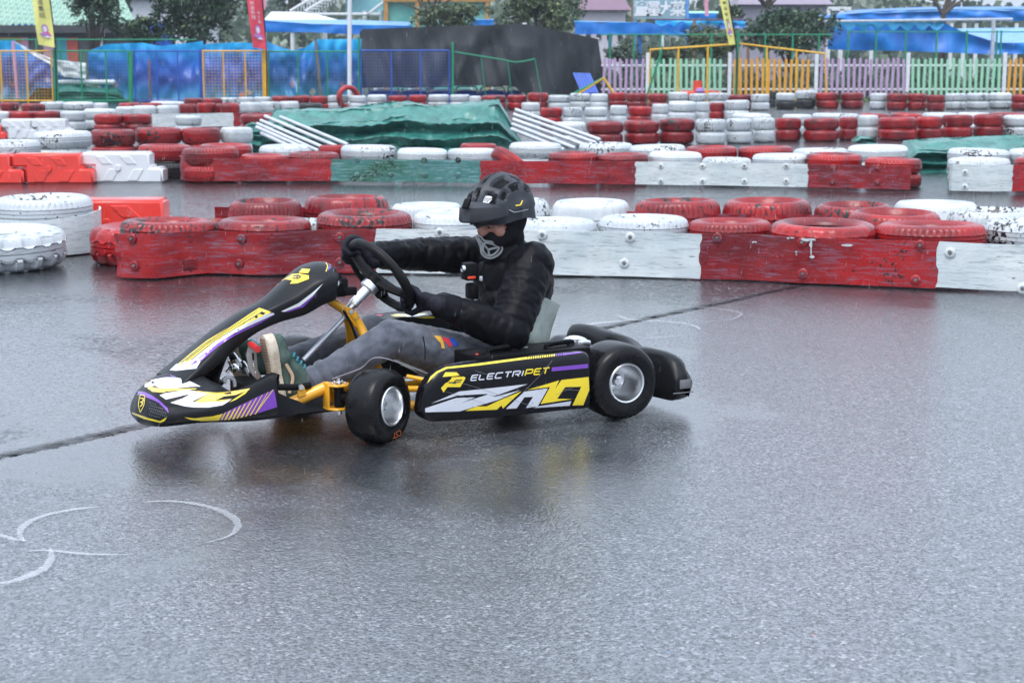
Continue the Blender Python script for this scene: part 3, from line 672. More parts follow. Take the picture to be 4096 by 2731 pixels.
def tarp_pile(label, xs, tops, Y, depth, foldseed, botpx=None, top_over=.3, mat='tarp_green'):
    def fn(u, v):
        x = xs[0] + (xs[1] - xs[0]) * u
        zt = atY(x, interp_xy(tops, x), Y).z; X = atY(x, 500, Y).x
        P = [(depth, 0), (depth * .98, .5), (depth * .8, .93), (depth * .45, 1.0), (top_over * depth, .93), (.12 * depth, .68), (.04 * depth, .60), (.16 * depth, .42), (.02 * depth, .30), (.12 * depth, .12), (0, 0)]
        f = v * (len(P) - 1); i = min(int(f), len(P) - 2); t = f - i; t = t * t * (3 - 2 * t)
        d = P[i][0] + (P[i + 1][0] - P[i][0]) * t; z = (P[i][1] + (P[i + 1][1] - P[i][1]) * t) * zt
        q = Vector((X * 1.4, foldseed, v * 2.2)); env = min(1, min(u, 1 - u) * 12)
        sway = .16 * noise.noise(Vector((X * .9, 2 + foldseed, v * 1.5)))
        z2 = z + zt * (.09 * noise.noise(q * 1.2) + .05 * (.3 - abs(noise.noise(q * 4.5))) + .02 * (.3 - abs(noise.noise(q * 11)))) * (1 if 0 < v < .97 else 0) + zt * sway * .7 * math.sin(v * 3.1)
        d2 = d + .10 * noise.noise(q * 2 + Vector((5, 0, 0))) + .14 * abs(noise.noise(Vector((X * 1.2 + v * 2, foldseed, v * 8)))) + .03 * abs(noise.noise(Vector((X * 7 - v * 3, foldseed, v * 14)))) 
        return Vector((X, Y + d2 + (depth * .5 - d2) * (1 - env) * .8, max(.0, z2 * (0.25 + .75 * env))))
    o = sheet('tarpaulin', fn, 260, 90, M[mat]); return o
o = tarp_pile('', (985, 2085), [(985, 466), (1000, 450), (1120, 438), (1300, 434), (1550, 426), (1560, 420), (1700, 424), (1850, 420), (1990, 412), (2030, 408), (2060, 422), (2085, 440)], TY, 1.3, 1.0)
tag(o, 'large crumpled green tarpaulin heaped between two bundles of white poles', 'tarpaulin')
o = tarp_pile('', (966, 1050), [(966, 505), (1000, 488), (1050, 500)], TY - .35, .5, 4.0)
tag(o, 'small knotted end of green tarpaulin over the left pole bundle', 'tarpaulin')
Y2 = at(3900, 690).y
o = tarp_pile('', (3630, 4200), [(3630, 592), (3680, 566), (3800, 562), (3960, 556), (4200, 552)], Y2, 1.0, 7.0)
tag(o, 'low green tarpaulin heap between the third barrier and the right island', 'tarpaulin')
o = tarp_pile('', (3425, 3520), [(3425, 566), (3450, 546), (3490, 549), (3520, 570)], at(3480, 572).y, .5, 9.0)
tag(o, 'small green tarpaulin corner poking up behind the third barrier on the right', 'tarpaulin')
def pole(label, a, b, Ya, Yb, r=.028, mat='pole', cat='pole', group=None, name='pole'):
    bm = bmesh.new(); A = atY(*a, Ya); B = atY(*b, Yb); cyl(bm, A, B, r, 10)
    return tag(mesh_obj(name, bm, M[mat]), label, cat, group)
for i, (a, b) in enumerate([((1121, 469), (1392, 580)), ((1060, 466), (1350, 588)), ((1043, 483), (1310, 598)), ((1029, 496), (1274, 605)), ((1026, 510), (1230, 600)), ((1046, 534), (1180, 596))]):
    pole(f'{["topmost", "second highest", "third highest", "fourth highest", "fifth highest", "lowest"][i]} grey metal pole in the bundle left of the green tarpaulin', a, b, TY - .05 - .08 * i, TY - .9 - .03 * i, group='poles left of the tarpaulin')
for i, (a, b) in enumerate([((2063, 440), (2402, 561)), ((2056, 459), (2385, 573)), ((2053, 479), (2350, 585)), ((2050, 498), (2302, 594)), ((2046, 517), (2258, 600))]):
    pole(f'{["topmost", "second highest", "middle", "second lowest", "lowest"][i]} grey metal pole in the bundle right of the green tarpaulin', a, b, TY + .2 - .08 * i, TY - .7 - .03 * i, group='poles right of the tarpaulin')
pole('thin white pole lying on the right green tarpaulin heap', (3760, 563), (4200, 566), Y2 + .6, Y2 + .5, .02)

# ================================================================== far fences
YF = 50.0
def px_m(px, py, Y): return atY(px, py, Y)
COL = {'yellow': simple('yellow_fence_paint', (.75, .42, .03), .45, var=.15), 'green': simple('green_fence_paint', (.01, .24, .12), .45, var=.15), 'blue': simple('blue_fence_paint', (.02, .09, .42), .45, var=.15)}
def wire_fence(label, colour, x0, x1, ytop, bars, Y=YF, post=None, yt2=None, wires=True, ybot=418, thick=.046, group='wire mesh fence panels along the track edge', mesh_gap=.09):
    yt2 = ytop if yt2 is None else yt2
    A = px_m(x0, ybot, Y); e = empty('wire_fence', (A.x, Y, 0)); tag(e, label, 'fence', group)
    m = COL[colour]; X0 = 0; X1 = px_m(x1, ybot, Y).x - A.x
    zt = lambda X: px_m(x0, ytop, Y).z + (px_m(x1, yt2, Y).z - px_m(x0, ytop, Y).z) * (X / X1)
    bm = bmesh.new()
    tube(bm, [(X0, 0, zt(0)), (X1, 0, zt(X1))], thick / 2, 6)
    tube(bm, [(X0, 0, .06), (X1, 0, .06)], thick / 2, 6)
    for b in [x0] + list(bars) + [x1]:
        X = px_m(b, 300, Y).x - A.x; tube(bm, [(X, 0, .0), (X, 0, zt(X))], thick / 2, 6)
    mesh_obj('frame', bm, m, e)
    if post:
        bm = bmesh.new()
        X = px_m(post[0], 300, Y).x - A.x; tube(bm, [(X, .03, 0), (X, .03, px_m(0, post[2], Y).z)], post[1] / 137 / 2, 10)
        mesh_obj('post', bm, m, e)
    if wires:
        bm = bmesh.new(); X = mesh_gap
        while X < X1 - .03:
            tube(bm, [(X, 0, .06), (X, 0, zt(X))], .0035, 3, caps=False); X += mesh_gap
        z = .15
        while z < min(zt(0), zt(X1)) - .03:
            tube(bm, [(0, 0, z), (X1, 0, z)], .0035, 3, caps=False); z += mesh_gap
        mesh_obj('wire_mesh', bm, m, e)
    return e
wire_fence('yellow wire fence panel at the far left, before the folded sea banner', 'yellow', -80, 208, 205, [5, 108])
wire_fence('green wire fence panel in front of the white roll on green sheeting', 'green', 222, 515, 205, [325, 425], post=(222, 18, 198))
wire_fence('blue wire fence panel between the green and yellow panels', 'blue', 540, 800, 205, [628, 712], post=(808, 14, 198), Y=YF + .1)
wire_fence('yellow wire fence panel below the red flag', 'yellow', 814, 1052, 205, [895, 982], post=(1062, 17, 196), Y=YF - .1)
wire_fence('green wire fence panel crossing behind the tall white pole', 'green', 1076, 1436, 207, [1192, 1310], post=(1438, 9, 150))
wire_fence('blue wire fence panel in front of the black tent', 'blue', 1445, 1798, 203, [1566, 1682])
pole('thick green fence post right of the first green panel', (524, 418), (524, 203), YF, YF, .06, 'black', 'post', name='fence_post').data.materials[0] = COL['green']
pole('green fence post standing in front of the black tent', (1811, 400), (1811, 168), YF - .1, YF - .1, .035, 'black', 'post', name='fence_post').data.materials[0] = COL['green']
# slumped green panel
e = empty('sagging_fence', (px_m(1811, 400, YF).x, YF, 0)); tag(e, 'sagging green wire fence hanging across the right half of the black tent', 'fence')
bm = bmesh.new(); X0 = px_m(1811, 300, YF).x
L = [(1815, 208), (1900, 222), (2000, 238), (2060, 250), (2100, 246), (2140, 236)]
pp = [Vector((px_m(x, y, YF).x - X0, 0, px_m(x, y, YF).z)) for x, y in L]; tube(bm, pp, .02, 6)
for x, y, x2 in ((1925, 228, 1945), (2030, 244, 2050), (2140, 236, 2170)):
    tube(bm, [Vector((px_m(x, y, YF).x - X0, 0, px_m(x, y, YF).z)), Vector((px_m(x2, 372, YF).x - X0, .1, 0.1))], .015, 6)
mesh_obj('frame', bm, COL['green'], e)
# bent yellow frames on the right
def frame(label, L, bars, colour='yellow', Y=YF, r=.032, name='metal_frame'):
    e = empty(name, (px_m(L[0][0], 400, Y).x, Y, 0)); tag(e, label, 'frame'); X0 = e.location.x
    bm = bmesh.new(); P = [Vector((px_m(x, y, Y).x - X0, 0, max(0, px_m(x, y, Y).z))) for x, y in L]
    tube(bm, P, r, 6); mesh_obj('rail', bm, COL[colour], e)
    for a, b in bars:
        bm = bmesh.new(); tube(bm, [Vector((px_m(*a, Y).x - X0, 0, px_m(*a, Y).z)), Vector((px_m(*b, Y).x - X0, 0, max(0, px_m(*b, Y).z)))], r * 1.05, 6); mesh_obj('bar', bm, COL[colour], e)
    return e
frame('empty yellow gate frame left of the leaning yellow flag', [(2597, 415), (2601, 200), (2938, 178)], [((2714, 193), (2710, 412)), ((2832, 185), (2828, 412))])
frame('yellow gate frame sloping down to the right, before orange pickets', [(2948, 415), (2956, 175), (3300, 216), (3306, 412)], [((3068, 190), (3066, 412)), ((3186, 204), (3184, 412))])
frame('collapsed green and yellow frame by the foot of the black tent', [(2290, 378), (2415, 312)], [((2415, 312), (2300, 385)), ((2415, 313), (2462, 385))], 'green')
for c in [o for o in S.objects if o.get('label', '').startswith('collapsed')][0].children:
    if c.name.startswith('bar'): c.data.materials[0] = COL['yellow']
pole('green post carrying the leaning yellow flag, between the two gate frames', (2940, 415), (2955, 120), YF - .05, YF - .05, .04, 'black', 'post', name='fence_post').data.materials[0] = COL['green']
pole('green post leaning across the left yellow gate frame', (2582, 400), (2650, 195), YF - .1, YF - .1, .03, 'black', 'post', name='fence_post').data.materials[0] = COL['green']
# tall white pole
pole('tall white lamp pole standing before the sea print banner', (1398, 415), (1399, -500), YF - .5, YF - .5, .064, 'pl_white', 'pole', name='white_pole')
# tall thin green fence behind the picket fence
def tall_fence(label, x0, x1, ytop, xs, Y):
    e = empty('tall_fence', (px_m(x0, 300, Y).x, Y, 0)); tag(e, label, 'fence'); X0 = e.location.x
    bm = bmesh.new(); z = px_m(x0, ytop, Y).z; X1 = px_m(x1, ytop, Y).x - X0
    tube(bm, [(0, 0, z), (X1, 0, z)], .02, 5); tube(bm, [(0, 0, z * .5), (X1, 0, z * .5)], .012, 5); mesh_obj('rail', bm, COL['green'], e)
    for x in xs:
        bm = bmesh.new(); X = px_m(x, 200, Y).x - X0; tube(bm, [(X, 0, 0), (X, 0, z + .05)], .03, 6); mesh_obj('post', bm, COL['green'], e)
tall_fence('tall thin green fence in front of the right blue canopy', 3385, 4200, 129, [3392, 3503, 3622, 3745, 3865, 3985, 4002, 4120], 54)
tall_fence('tall thin green fence behind the left yellow gate frame', 2400, 3330, 140, [2440, 2535, 2642, 2845, 3060, 3170, 3275], 54.2)
tall_fence('tall thin green fence behind the left sea banner', 0, 780, 160, [48, 146, 240], 51.5)

# ---- picket fence ----------------------------------------------------------
YP = 52.0
PC = {'lilac': simple('lilac_paint', (.44, .30, .48), .5, var=.1), 'mint': simple('mint_paint', (.30, .62, .42), .5, var=.1), 'orange': simple('orange_paint', (.72, .33, .03), .5, var=.12)}
M['w_fence'] = simple('white_fence_paint', (.70, .72, .76), .5, var=.1)
def picket(label, colour, x0, x1, pitch):
    e = empty('picket_fence', (px_m(x0, 300, YP).x, YP, 0)); tag(e, label, 'fence', 'pastel picket fence sections'); X0 = e.location.x; rnd = random.Random(int(x0))
    bm = bmesh.new(); X1 = px_m(x1, 300, YP).x - X0
    for z in (px_m(0, 262, YP).z, .35): box(bm, (X1 / 2, .03, z), (X1, .03, .06))
    mesh_obj('rail', bm, M['w_fence'], e)
    x = x0 + pitch * .5
    while x < x1 - pitch * .3:
        bm = bmesh.new(); X = px_m(x, 300, YP).x - X0; w = .040; zt = px_m(0, 234 + rnd.uniform(-3, 4), YP).z; tl = rnd.uniform(-.02, .02)
        plate(bm, [(X - w - tl, 0, .06), (X + w - tl, 0, .06), (X + w + tl, 0, zt - .04), (X + w * .5 + tl, 0, zt), (X - w * .5 + tl, 0, zt), (X - w + tl, 0, zt - .04)], .02)
        mesh_obj('picket', bm, PC[colour], e); x += pitch
for i, (lab, c, a, b, p) in enumerate([('lilac picket fence section right beside the black tent', 'lilac', 2405, 2580, 22), ('mint green picket fence section behind the left gate frame', 'mint', 2600, 2908, 22.5), ('orange picket fence section behind the sloping gate frame', 'orange', 2928, 3256, 22.5),
                         ('lilac picket fence section right of the gate frames', 'lilac', 3274, 3622, 22), ('mint green picket fence section on the right', 'mint', 3640, 4008, 23), ('orange picket fence section at the right edge', 'orange', 4026, 4250, 23)]):
    picket(lab, c, a, b, p)
for i, x in enumerate((2590, 2918, 3265, 3631, 4017)):
    bm = bmesh.new(); X = px_m(x, 300, YP).x; box(bm, (X, YP, .72), (.10, .08, 1.44)); tag(mesh_obj('fence_post', bm, M['w_fence'], smooth=False), ['white post between lilac and mint pickets beside the tent', 'white post between mint and orange pickets', 'white post between orange and lilac pickets', 'white post between lilac and mint pickets on the right', 'white post between mint and orange pickets at the right edge'][i], 'post', 'white posts of the picket fence')

# ---- sea print banners -----------------------------------------------------
def sea_mat():
    m, nt, b = new_mat('sea_print')
    tc = N(nt, 'ShaderNodeTexCoord'); g = N(nt, 'ShaderNodeSeparateXYZ'); nt.links.new(tc.outputs['Object'], g.inputs[0])
    n = noise_n(nt, 1.6, 4, .6, tc.outputs['Object'], .6)
    f = mathn(nt, 'ADD', mathn(nt, 'MULTIPLY', g.outputs[2], .48), mathn(nt, 'MULTIPLY_ADD', n.outputs[0], .22, -.11))
    c = ramp(nt, f, [(.0, (.06, .36, .55)), (.18, (.01, .16, .42)), (.30, (.012, .05, .28)), (.55, (.0, .11, .48)), (.85, (.0, .38, .74)), (1, (.06, .52, .84))]).outputs[0]
    for sc, lo, col in ((2.1, .80, (.55, .75, .85)), (3.3, .86, (.75, .22, .12)), (1.3, .84, (.35, .06, .16)), (2.7, .86, (.8, .65, .5))):
        v = N(nt, 'ShaderNodeTexVoronoi'); v.inputs['Scale'].default_value = sc
        wv = N(nt, 'ShaderNodeVectorMath', operation='ADD'); nt.links.new(tc.outputs['Object'], wv.inputs[0])
        wn_ = noise_n(nt, 5, 3, .6, tc.outputs['Object']); sv = N(nt, 'ShaderNodeVectorMath', operation='SCALE'); sv.inputs['Scale'].default_value = .25
        nt.links.new(wn_.outputs['Color'], sv.inputs[0]); nt.links.new(sv.outputs[0], wv.inputs[1]); nt.links.new(wv.outputs[0], v.inputs['Vector'])
        cs = N(nt, 'ShaderNodeSeparateColor'); nt.links.new(v.outputs['Color'], cs.inputs[0])
        k = mathn(nt, 'MULTIPLY', mathn(nt, 'GREATER_THAN', cs.outputs[0], lo), ramp(nt, v.outputs['Distance'], [(.24, (1, 1, 1)), (.30, (0, 0, 0))]).outputs[0])
        low = ramp(nt, g.outputs[2], [(.25 if sc != 2.1 else .4, (1, 1, 1)), (.75 if sc != 2.1 else 1.0, (.0, .0, .0))]).outputs[0]
        c = mixc(nt, mathn(nt, 'MULTIPLY', mathn(nt, 'MULTIPLY', k, .8), low), c, col)
    nt.links.new(c, b.inputs['Base Color']); b.inputs['Roughness'].default_value = .4; b.inputs['Coat Weight'].default_value = .2
    n2 = noise_n(nt, 3, 4, .6, tc.outputs['Object'], .8); bump(nt, b, n2.outputs[0], .5, .04)
    return m
M['sea'] = sea_mat()
def banner(label, xs, tops, bots, Y, amp=.10, mat='sea', cat='banner', name='sea_banner', group='sea print banners tied behind the fence'):
    X0 = px_m(xs[0], 300, Y).x
    def fn(u, v):
        x = xs[0] + (xs[1] - xs[0]) * u; yt = interp_xy(tops, x); yb = interp_xy(bots, x); y = yt + (yb - yt) * v
        p = px_m(x, y, Y); q = Vector((p.x * 1.3, v * 1.0, Y))
        return Vector((p.x - X0, amp * (noise.noise(q * 1.3) + .5 * noise.noise(q * 4)) * 2, max(.02, p.z)))
    o = sheet(name, fn, 60, 24, M[mat]); o.location = (X0, Y, 0); tag(o, label, cat, group); return o
banner('sea print banner at the far left, left of the pink post', (-60, 62), [(-60, 163), (62, 163)], [(-60, 395), (62, 400)], 51.2)
banner('sea print banner with folded corner behind the left yellow fence', (62, 345), [(62, 168), (215, 250), (345, 320)], [(62, 398), (110, 398), (150, 352), (345, 352)], 51.1)
banner('white folded-over back of the leftmost sea banner', (55, 345), [(55, 168), (130, 205), (215, 240), (345, 252)], [(55, 170), (130, 222), (215, 268), (255, 308), (345, 316)], 50.8, .05, 'w_fence', group=None)
banner('sea print banner behind the green and blue fence panels', (355, 815), [(355, 205), (420, 178), (570, 172), (640, 185), (815, 165)], [(355, 320), (480, 395), (815, 400)], 51.0)
banner('sea print banner behind the right yellow fence panel', (815, 1062), [(815, 178), (940, 170), (1062, 175)], [(815, 398), (1062, 398)], 51.05)
banner('sea print banner with sagging top edge left of the white pole', (1066, 1265), [(1066, 165), (1100, 182), (1170, 203), (1220, 190), (1265, 158)], [(1066, 392), (1265, 385)], 50.9, .14)
banner('sea print banner crossed by the tall white pole', (1265, 1445), [(1265, 158), (1445, 157)], [(1265, 385), (1445, 392)], 50.95)
M['pink'] = simple('pink_post', (.55, .30, .50), .6); M['brown'] = simple('weathered_wood', (.22, .13, .08), .7, var=.3)
pole('pink and white post in front of the leftmost sea banner', (70, 395), (52, 165), 50.7, 50.7, .05, 'pink', 'post', name='wooden_post')
pole('brown wooden post where the two right sea banners meet', (1283, 390), (1262, 158), 50.6, 50.6, .035, 'brown', 'post', name='wooden_post')
pole('brown post at the left end of the sagging sea banner', (602, 400), (596, 240), 50.6, 50.6, .04, 'brown', 'post', name='wooden_post')
o = tarp_pile('', (190, 505), [(190, 372), (230, 344), (330, 340), (460, 348), (505, 385)], 50.6, 1.2, 3.0); tag(o, 'green sheeting under the white roll behind the left green fence', 'tarpaulin')
# white ribbed roll
e = empty('ribbed_roll', (px_m(235, 330, 51).x, 51, px_m(235, 329, 51).z)); tag(e, 'white ribbed roll lying on green sheeting behind the fence', 'roll')
bm = bmesh.new(); LR = px_m(460, 330, 51).x - e.location.x; cyl(bm, (0, 0, 0), (LR, 0, 0), .062, 12); mesh_obj('core', bm, M['w_fence'], e)
bm = bmesh.new()
for i in range(14): cyl(bm, (.1 + i * (LR - .2) / 13, 0, 0), (.16 + i * (LR - .2) / 13, 0, 0), .074, 12)
mesh_obj('strap', bm, M['pl_white'], e)
bm = bmesh.new(); box(bm, (px_m(150, 370, 52).x, 52.2, .25), (2.4, .8, .5), bev=.03); tag(mesh_obj('wooden_crate', bm, simple('dark_brown_boards', (.10, .05, .03), .6, var=.4)), 'dark brown wooden crate low behind the left yellow fence', 'crate')

# ---- flags -----------------------------------------------------------------
M['flag_y'] = simple('yellow_flag_cloth', (.76, .74, .22), .6, var=.06); M['flag_r'] = simple('red_flag_cloth', (.68, .05, .09), .6, var=.08)
M['ink'] = simple('dark_print', (.08, .05, .10), .6); M['ink_w'] = simple('pale_print', (.80, .68, .76), .6); M['ink_p'] = simple('purple_print', (.38, .20, .50), .6); M['ink_m'] = simple('magenta_print', (.62, .05, .25), .6)
def text_mesh(txt, size, bold=0.0):
    cu = bpy.data.curves.new('t', 'FONT'); cu.body = txt; cu.size = size; cu.align_x = 'CENTER'; cu.align_y = 'CENTER'; cu.offset = bold
    o = bpy.data.objects.new('t', cu); link(o); dg = bpy.context.evaluated_depsgraph_get(); dg.update()
    me = bpy.data.meshes.new_from_object(o.evaluated_get(dg)); bpy.data.objects.remove(o); return me
def flag(label, A, B, C, D, Y, mat, rows, ink, group, pole_px):
    """A top-left, B top-right, C bottom-right, D bottom-left in pixels; printed characters ride on the cloth"""
    e = empty('flag', (px_m(*D, Y).x, Y, px_m(*D, Y).z)); tag(e, label, 'flag', group); O = Vector(e.location)
    P = [px_m(*q, Y) - O for q in (A, B, C, D)]
    def pt(u, v, off=0):
        a = P[0].lerp(P[1], u); b = P[3].lerp(P[2], u); p = a.lerp(b, v); return p + Vector((0, .05 * math.sin(u * 4 + v * 6) - off, 0))
    sheet('cloth', lambda u, v: pt(u, v), 8, 24, M[mat], e)
    hgt = (P[0] - P[3]).length; wid = (P[2] - P[3]).length
    for ch, u, v, s in rows:
        me = text_mesh(ch, s * wid, .0); 
        for vv in me.vertices:
            vv.co = pt(u + vv.co.x / wid, v - vv.co.y / hgt, .012)
        me.materials.clear(); me.materials.append(M[ink]); t = bpy.data.objects.new('lettering', me); link(t); t.parent = e
    for (u, v, ru, rv, k, mt) in ((.52, .80, .19, .052, 14, 'ink_p'), (.52, .805, .12, .036, 14, 'ink_w'), (.45, .82, .10, .03, 5, 'ink_p'), (.52, .868, .36, .022, 8, 'ink_p'), (.60, .855, .19, .026, 10, 'ink_m'), (.62, .895, .26, .012, 4, 'ink_w')):
        bm = bmesh.new(); bm.faces.new([bm.verts.new(pt(u + ru * math.cos(2 * math.pi * i / k), v + rv * math.sin(2 * math.pi * i / k), .02 + (.008 if mt != 'ink_p' else 0))) for i in range(k)]); mesh_obj('printed_badge', bm, M[mt], e, smooth=False)
    bm = bmesh.new(); L = [px_m(*q, Y + .03) - O for q in pole_px]; tube(bm, catmull(L, 4), .018, 6); mesh_obj('pole', bm, M['matte_black'], e)
flag('yellow flag with dark characters above the left fence', (108, -160), (178, -170), (220, 192), (154, 180), 49.6, 'flag_y', [('赛', .46, .37, .36), ('道', .46, .50, .36), ('集', .47, .575, .36), ('结', .48, .65, .36)], 'ink', None, [(180, -170), (200, 0), (218, 150), (224, 300), (226, 405)])
flag('red flag with pale characters left of the tall white pole', (965, -180), (1030, -180), (1066, 200), (1012, 190), 49.6, 'flag_r', [('赛', .32, .52, .30), ('道', .32, .57, .30), ('集', .33, .62, .30), ('结', .34, .67, .30), ('卡', .68, .62, .27), ('丁', .68, .67, .27), ('车', .69, .715, .27)], 'ink_w', None, [(1034, -180), (1050, 0), (1064, 180), (1067, 300), (1068, 405)])
flag('narrow leaning yellow flag on the post between the yellow gate frames', (2835, -200), (2880, -200), (2941, 178), (2916, 182), 49.6, 'flag_y', [('赛', .5, .56, .5), ('道', .5, .62, .5), ('集', .5, .68, .5), ('结', .5, .74, .5)], 'ink', None, [(2884, -200), (2915, 0), (2944, 180), (2948, 300), (2946, 405)])
def plainflag(label, pts, Y):
    bm = bmesh.new(); plate(bm, [px_m(x, y, Y) for x, y in pts], .02); tag(mesh_obj('flag', bm, simple('pink_flag_cloth', (.66, .30, .42), .6, var=.1)), label, 'flag')
plainflag('narrow pink flag tip high behind the red flag', [(1046, -60), (1072, -60), (1062, 40), (1052, 38)], 57)
plainflag('narrow pink flag hanging above the middle blue canopy', [(2812, -80), (2830, -80), (2834, 66), (2820, 64)], 57)

# ---- black tent ------------------------------------------------------------
e = empty('covered_tent', (px_m(1900, 300, 53).x, 53, 0)); tag(e, 'large tent draped in black shade cloth in the middle of the fence line', 'tent'); O = Vector(e.location)
tops = [(1440, 128), (1452, 117), (1500, 116), (1700, 108), (1900, 103), (2085, 97), (2105, 98), (2200, 116), (2300, 138), (2392, 156)]
bots = [(1440, 352), (1600, 350), (1650, 354), (1700, 347), (1900, 342), (2060, 345), (2080, 372), (2280, 380), (2425, 372)]
def tent_fn(u, v):
    x = 1440 + (2392 - 1440) * u; yt = interp_xy(tops, x); xb = 1440 + (2425 - 1440) * u; yb = interp_xy(bots, xb)
    Yd = 51.6 + max(0, u - .66) * 6.5
    if v < .12:           # roof running back
        k = 1 - v / .12; p = px_m(x, yt, Yd); return Vector((p.x, p.y + 3.2 * k, p.z - .35 * k)) - O
    w = (v - .12) / .88; xx = x + (xb - x) * w; y = yt + (yb - yt) * w
    p = px_m(xx, y, Yd); am = min(1, w * 3) * (.10 + .22 * w)
    fold = noise.noise(Vector((p.x * 1.0 + w * .7, 5, w * .5))) + .5 * abs(noise.noise(Vector((p.x * 2.6 - w, 9, w * .7)))) + .6 * max(0, 1 - abs(u - .705 - w * .03) * 22) + .5 * max(0, 1 - abs(u - .50 + w * .12) * 18)
    if p.z < .02: p.z = .02
    return Vector((p.x, p.y - am * fold * 2.4, p.z)) - O
sheet('cover', tent_fn, 140, 50, M['tarp_black'], e)
bm = bmesh.new()
for x, z in ((1447, 1.9), (2105, 2.2), (2392, 1.75)):
    X = px_m(x, 300, 54).x - O.x; cyl(bm, (X, 1.4, 0), (X, 1.4, z), .04, 8)
mesh_obj('tent_pole', bm, M['pole'], e)
for x, y in ((2098, 97), (2200, 124), (2388, 157)):
    bm = bmesh.new(); p = px_m(x, y, 51.7 + max(0, (x - 1440) / 952 - .66) * 6.5) - O; box(bm, p, (.13, .05, .06), bev=.01); mesh_obj('clamp', bm, M['w_fence'], e)
# side and back cloths so that the tent stands closed
sheet('side_cloth', lambda u, v: Vector((px_m(1441, 300, 51.6).x, 51.6 + 3.2 * u, 2.0 - 1.6 * v)) - O, 10, 10, M['tarp_black'], e)
M['tub_blue'] = simple('blue_tub', (.01, .10, .55), .35, var=.2, coat=.3)
for i, (x0, x1, lab) in enumerate([(1470, 1600, 'under the left end of the black tent'), (1604, 1712, 'second from left under the black tent'), (1716, 1815, 'under the tent left of the green post'), (1820, 1912, 'just right of the green post under the tent'), (1918, 2022, 'fifth from left under the black tent'), (2030, 2078, 'partly hidden at the right end of the tent opening')]):
    Y = 52.2; a = px_m(x0, 360, Y); b = px_m(x1, 360, Y); e = empty('bumper_boat', ((a.x + b.x) / 2, Y + .4, 0)); tag(e, 'blue bumper boat with white rim, ' + lab, 'boat', 'bumper boats stored under the tent')
    w = (b.x - a.x) / 2; bm = bmesh.new(); tube(bm, [(w * .82 * math.cos(t), .4 * math.sin(t), .17) for t in [k * math.pi / 12 for k in range(24)]], .15, 10, closed=True); mesh_obj('hull', bm, M['tub_blue'], e)
    bm = bmesh.new(); tube(bm, catmull([(-w * .95, -.35, .20), (-w * .8, -.38, .40), (0, -.4, .43), (w * .8, -.38, .41), (w * .95, -.35, .20)], 5), .022, 6); mesh_obj('rim', bm, M['w_fence'], e)
    bm = bmesh.new(); box(bm, (0, 0, .27), (w * .9, .35, .14), bev=.04); mesh_obj('seat', bm, M['tub_blue'], e)
# blue slatted chair leaning at the tent
e = empty('plastic_chair', (px_m(2335, 370, 50.9).x, 50.9, 0)); tag(e, 'blue plastic chair tipped over at the right foot of the tent', 'chair')
bm = bmesh.new(); O = Vector(e.location)
for k in range(6):
    a0 = px_m(2292 + k * 12, 292 + k * .5, 50.9) - O; b0 = px_m(2325 + k * 12, 372, 50.9) - O; a0.y = .25; plate(bm, [a0, a0 + Vector((.07, 0, 0)), b0 + Vector((.07, 0, 0)), b0], .02)
mesh_obj('backrest', bm, M['tub_blue'], e)
bm = bmesh.new(); box(bm, (.15, -.1, .22), (.5, .4, .04), bev=.01); mesh_obj('seat', bm, M['tub_blue'], e)
for sx in (-.08, .38):
    bm = bmesh.new(); cyl(bm, (sx, -.25, 0), (sx, -.2, .22), .025, 8); mesh_obj('leg', bm, M['tub_blue'], e)
# red thing behind the gate frame
e = empty('toy_digger', (px_m(2775, 370, 51).x, 51, 0)); tag(e, 'red children ride-on digger with short mast behind the left gate frame', 'ride-on toy')
M['toy_red'] = simple('red_toy_plastic', (.70, .06, .02), .4, var=.2)
bm = bmesh.new(); box(bm, (0, 0, .22), (.85, .5, .2), bev=.08); mesh_obj('body', bm, M['toy_red'], e)
bm = bmesh.new(); cyl(bm, (.12, 0, .25), (.12, 0, .62), .15, 14, r2=.13); mesh_obj('mast', bm, M['toy_red'], e)
bm = bmesh.new(); lathe(bm, [(0, -.1), (.1, -.08), (.14, 0), (.1, .08), (0, .1)], Matrix.Translation((.16, -.2, .32)), 14); mesh_obj('cushion', bm, M['ink_p'], e)
for sx in (-.25, .25):
    bm = bmesh.new(); cyl(bm, (sx, -.26, .09), (sx, -.2, .09), .09, 14); mesh_obj('wheel', bm, M['black'], e)
bm = bmesh.new(); tube(bm, [(.3, 0, .3), (.7, 0, .28), (1.0, 0, .16)], .04, 8); mesh_obj('arm', bm, M['toy_red'], e)

# ---- blue canopies ---------------------------------------------------------
def strip(name, top, bot, Y, mat, parent, O, amp=.05, nu=60, nv=8, yfun=None, freq=1.5):
    xs = (top[0][0], top[-1][0])
    def fn(u, v):
        x = xs[0] + (xs[1] - xs[0]) * u; yt = interp_xy(top, x); yb = interp_xy(bot, x); y = yt + (yb - yt) * v
        p = px_m(x, y, Y); p.y += (yfun(u, v) if yfun else 0) + amp * noise.noise(Vector((p.x * freq, 3, v)))
        return p - O
    return sheet(name, fn, nu, nv, M[mat], parent)
def canopy(label, X, Y): e = empty('blue_canopy', (px_m(X, 300, Y).x, Y, 0)); tag(e, label, 'canopy', 'blue canopies beyond the fences'); return e, Vector(e.location)
e, O = canopy('long blue canopy left of the black tent, beside white canvas', 1300, 60)
strip('roof', [(1040, 74), (1250, 73), (1400, 75), (1630, 84)], [(1040, 82), (1250, 97), (1400, 100), (1650, 104)], 60, 'blue_lt', e, O, yfun=lambda u, v: 2.5 * (1 - v))
strip('valance', [(1040, 82), (1250, 97), (1400, 100), (1650, 104)], [(1040, 129), (1250, 130), (1400, 138), (1650, 140)], 60, 'blue', e, O)
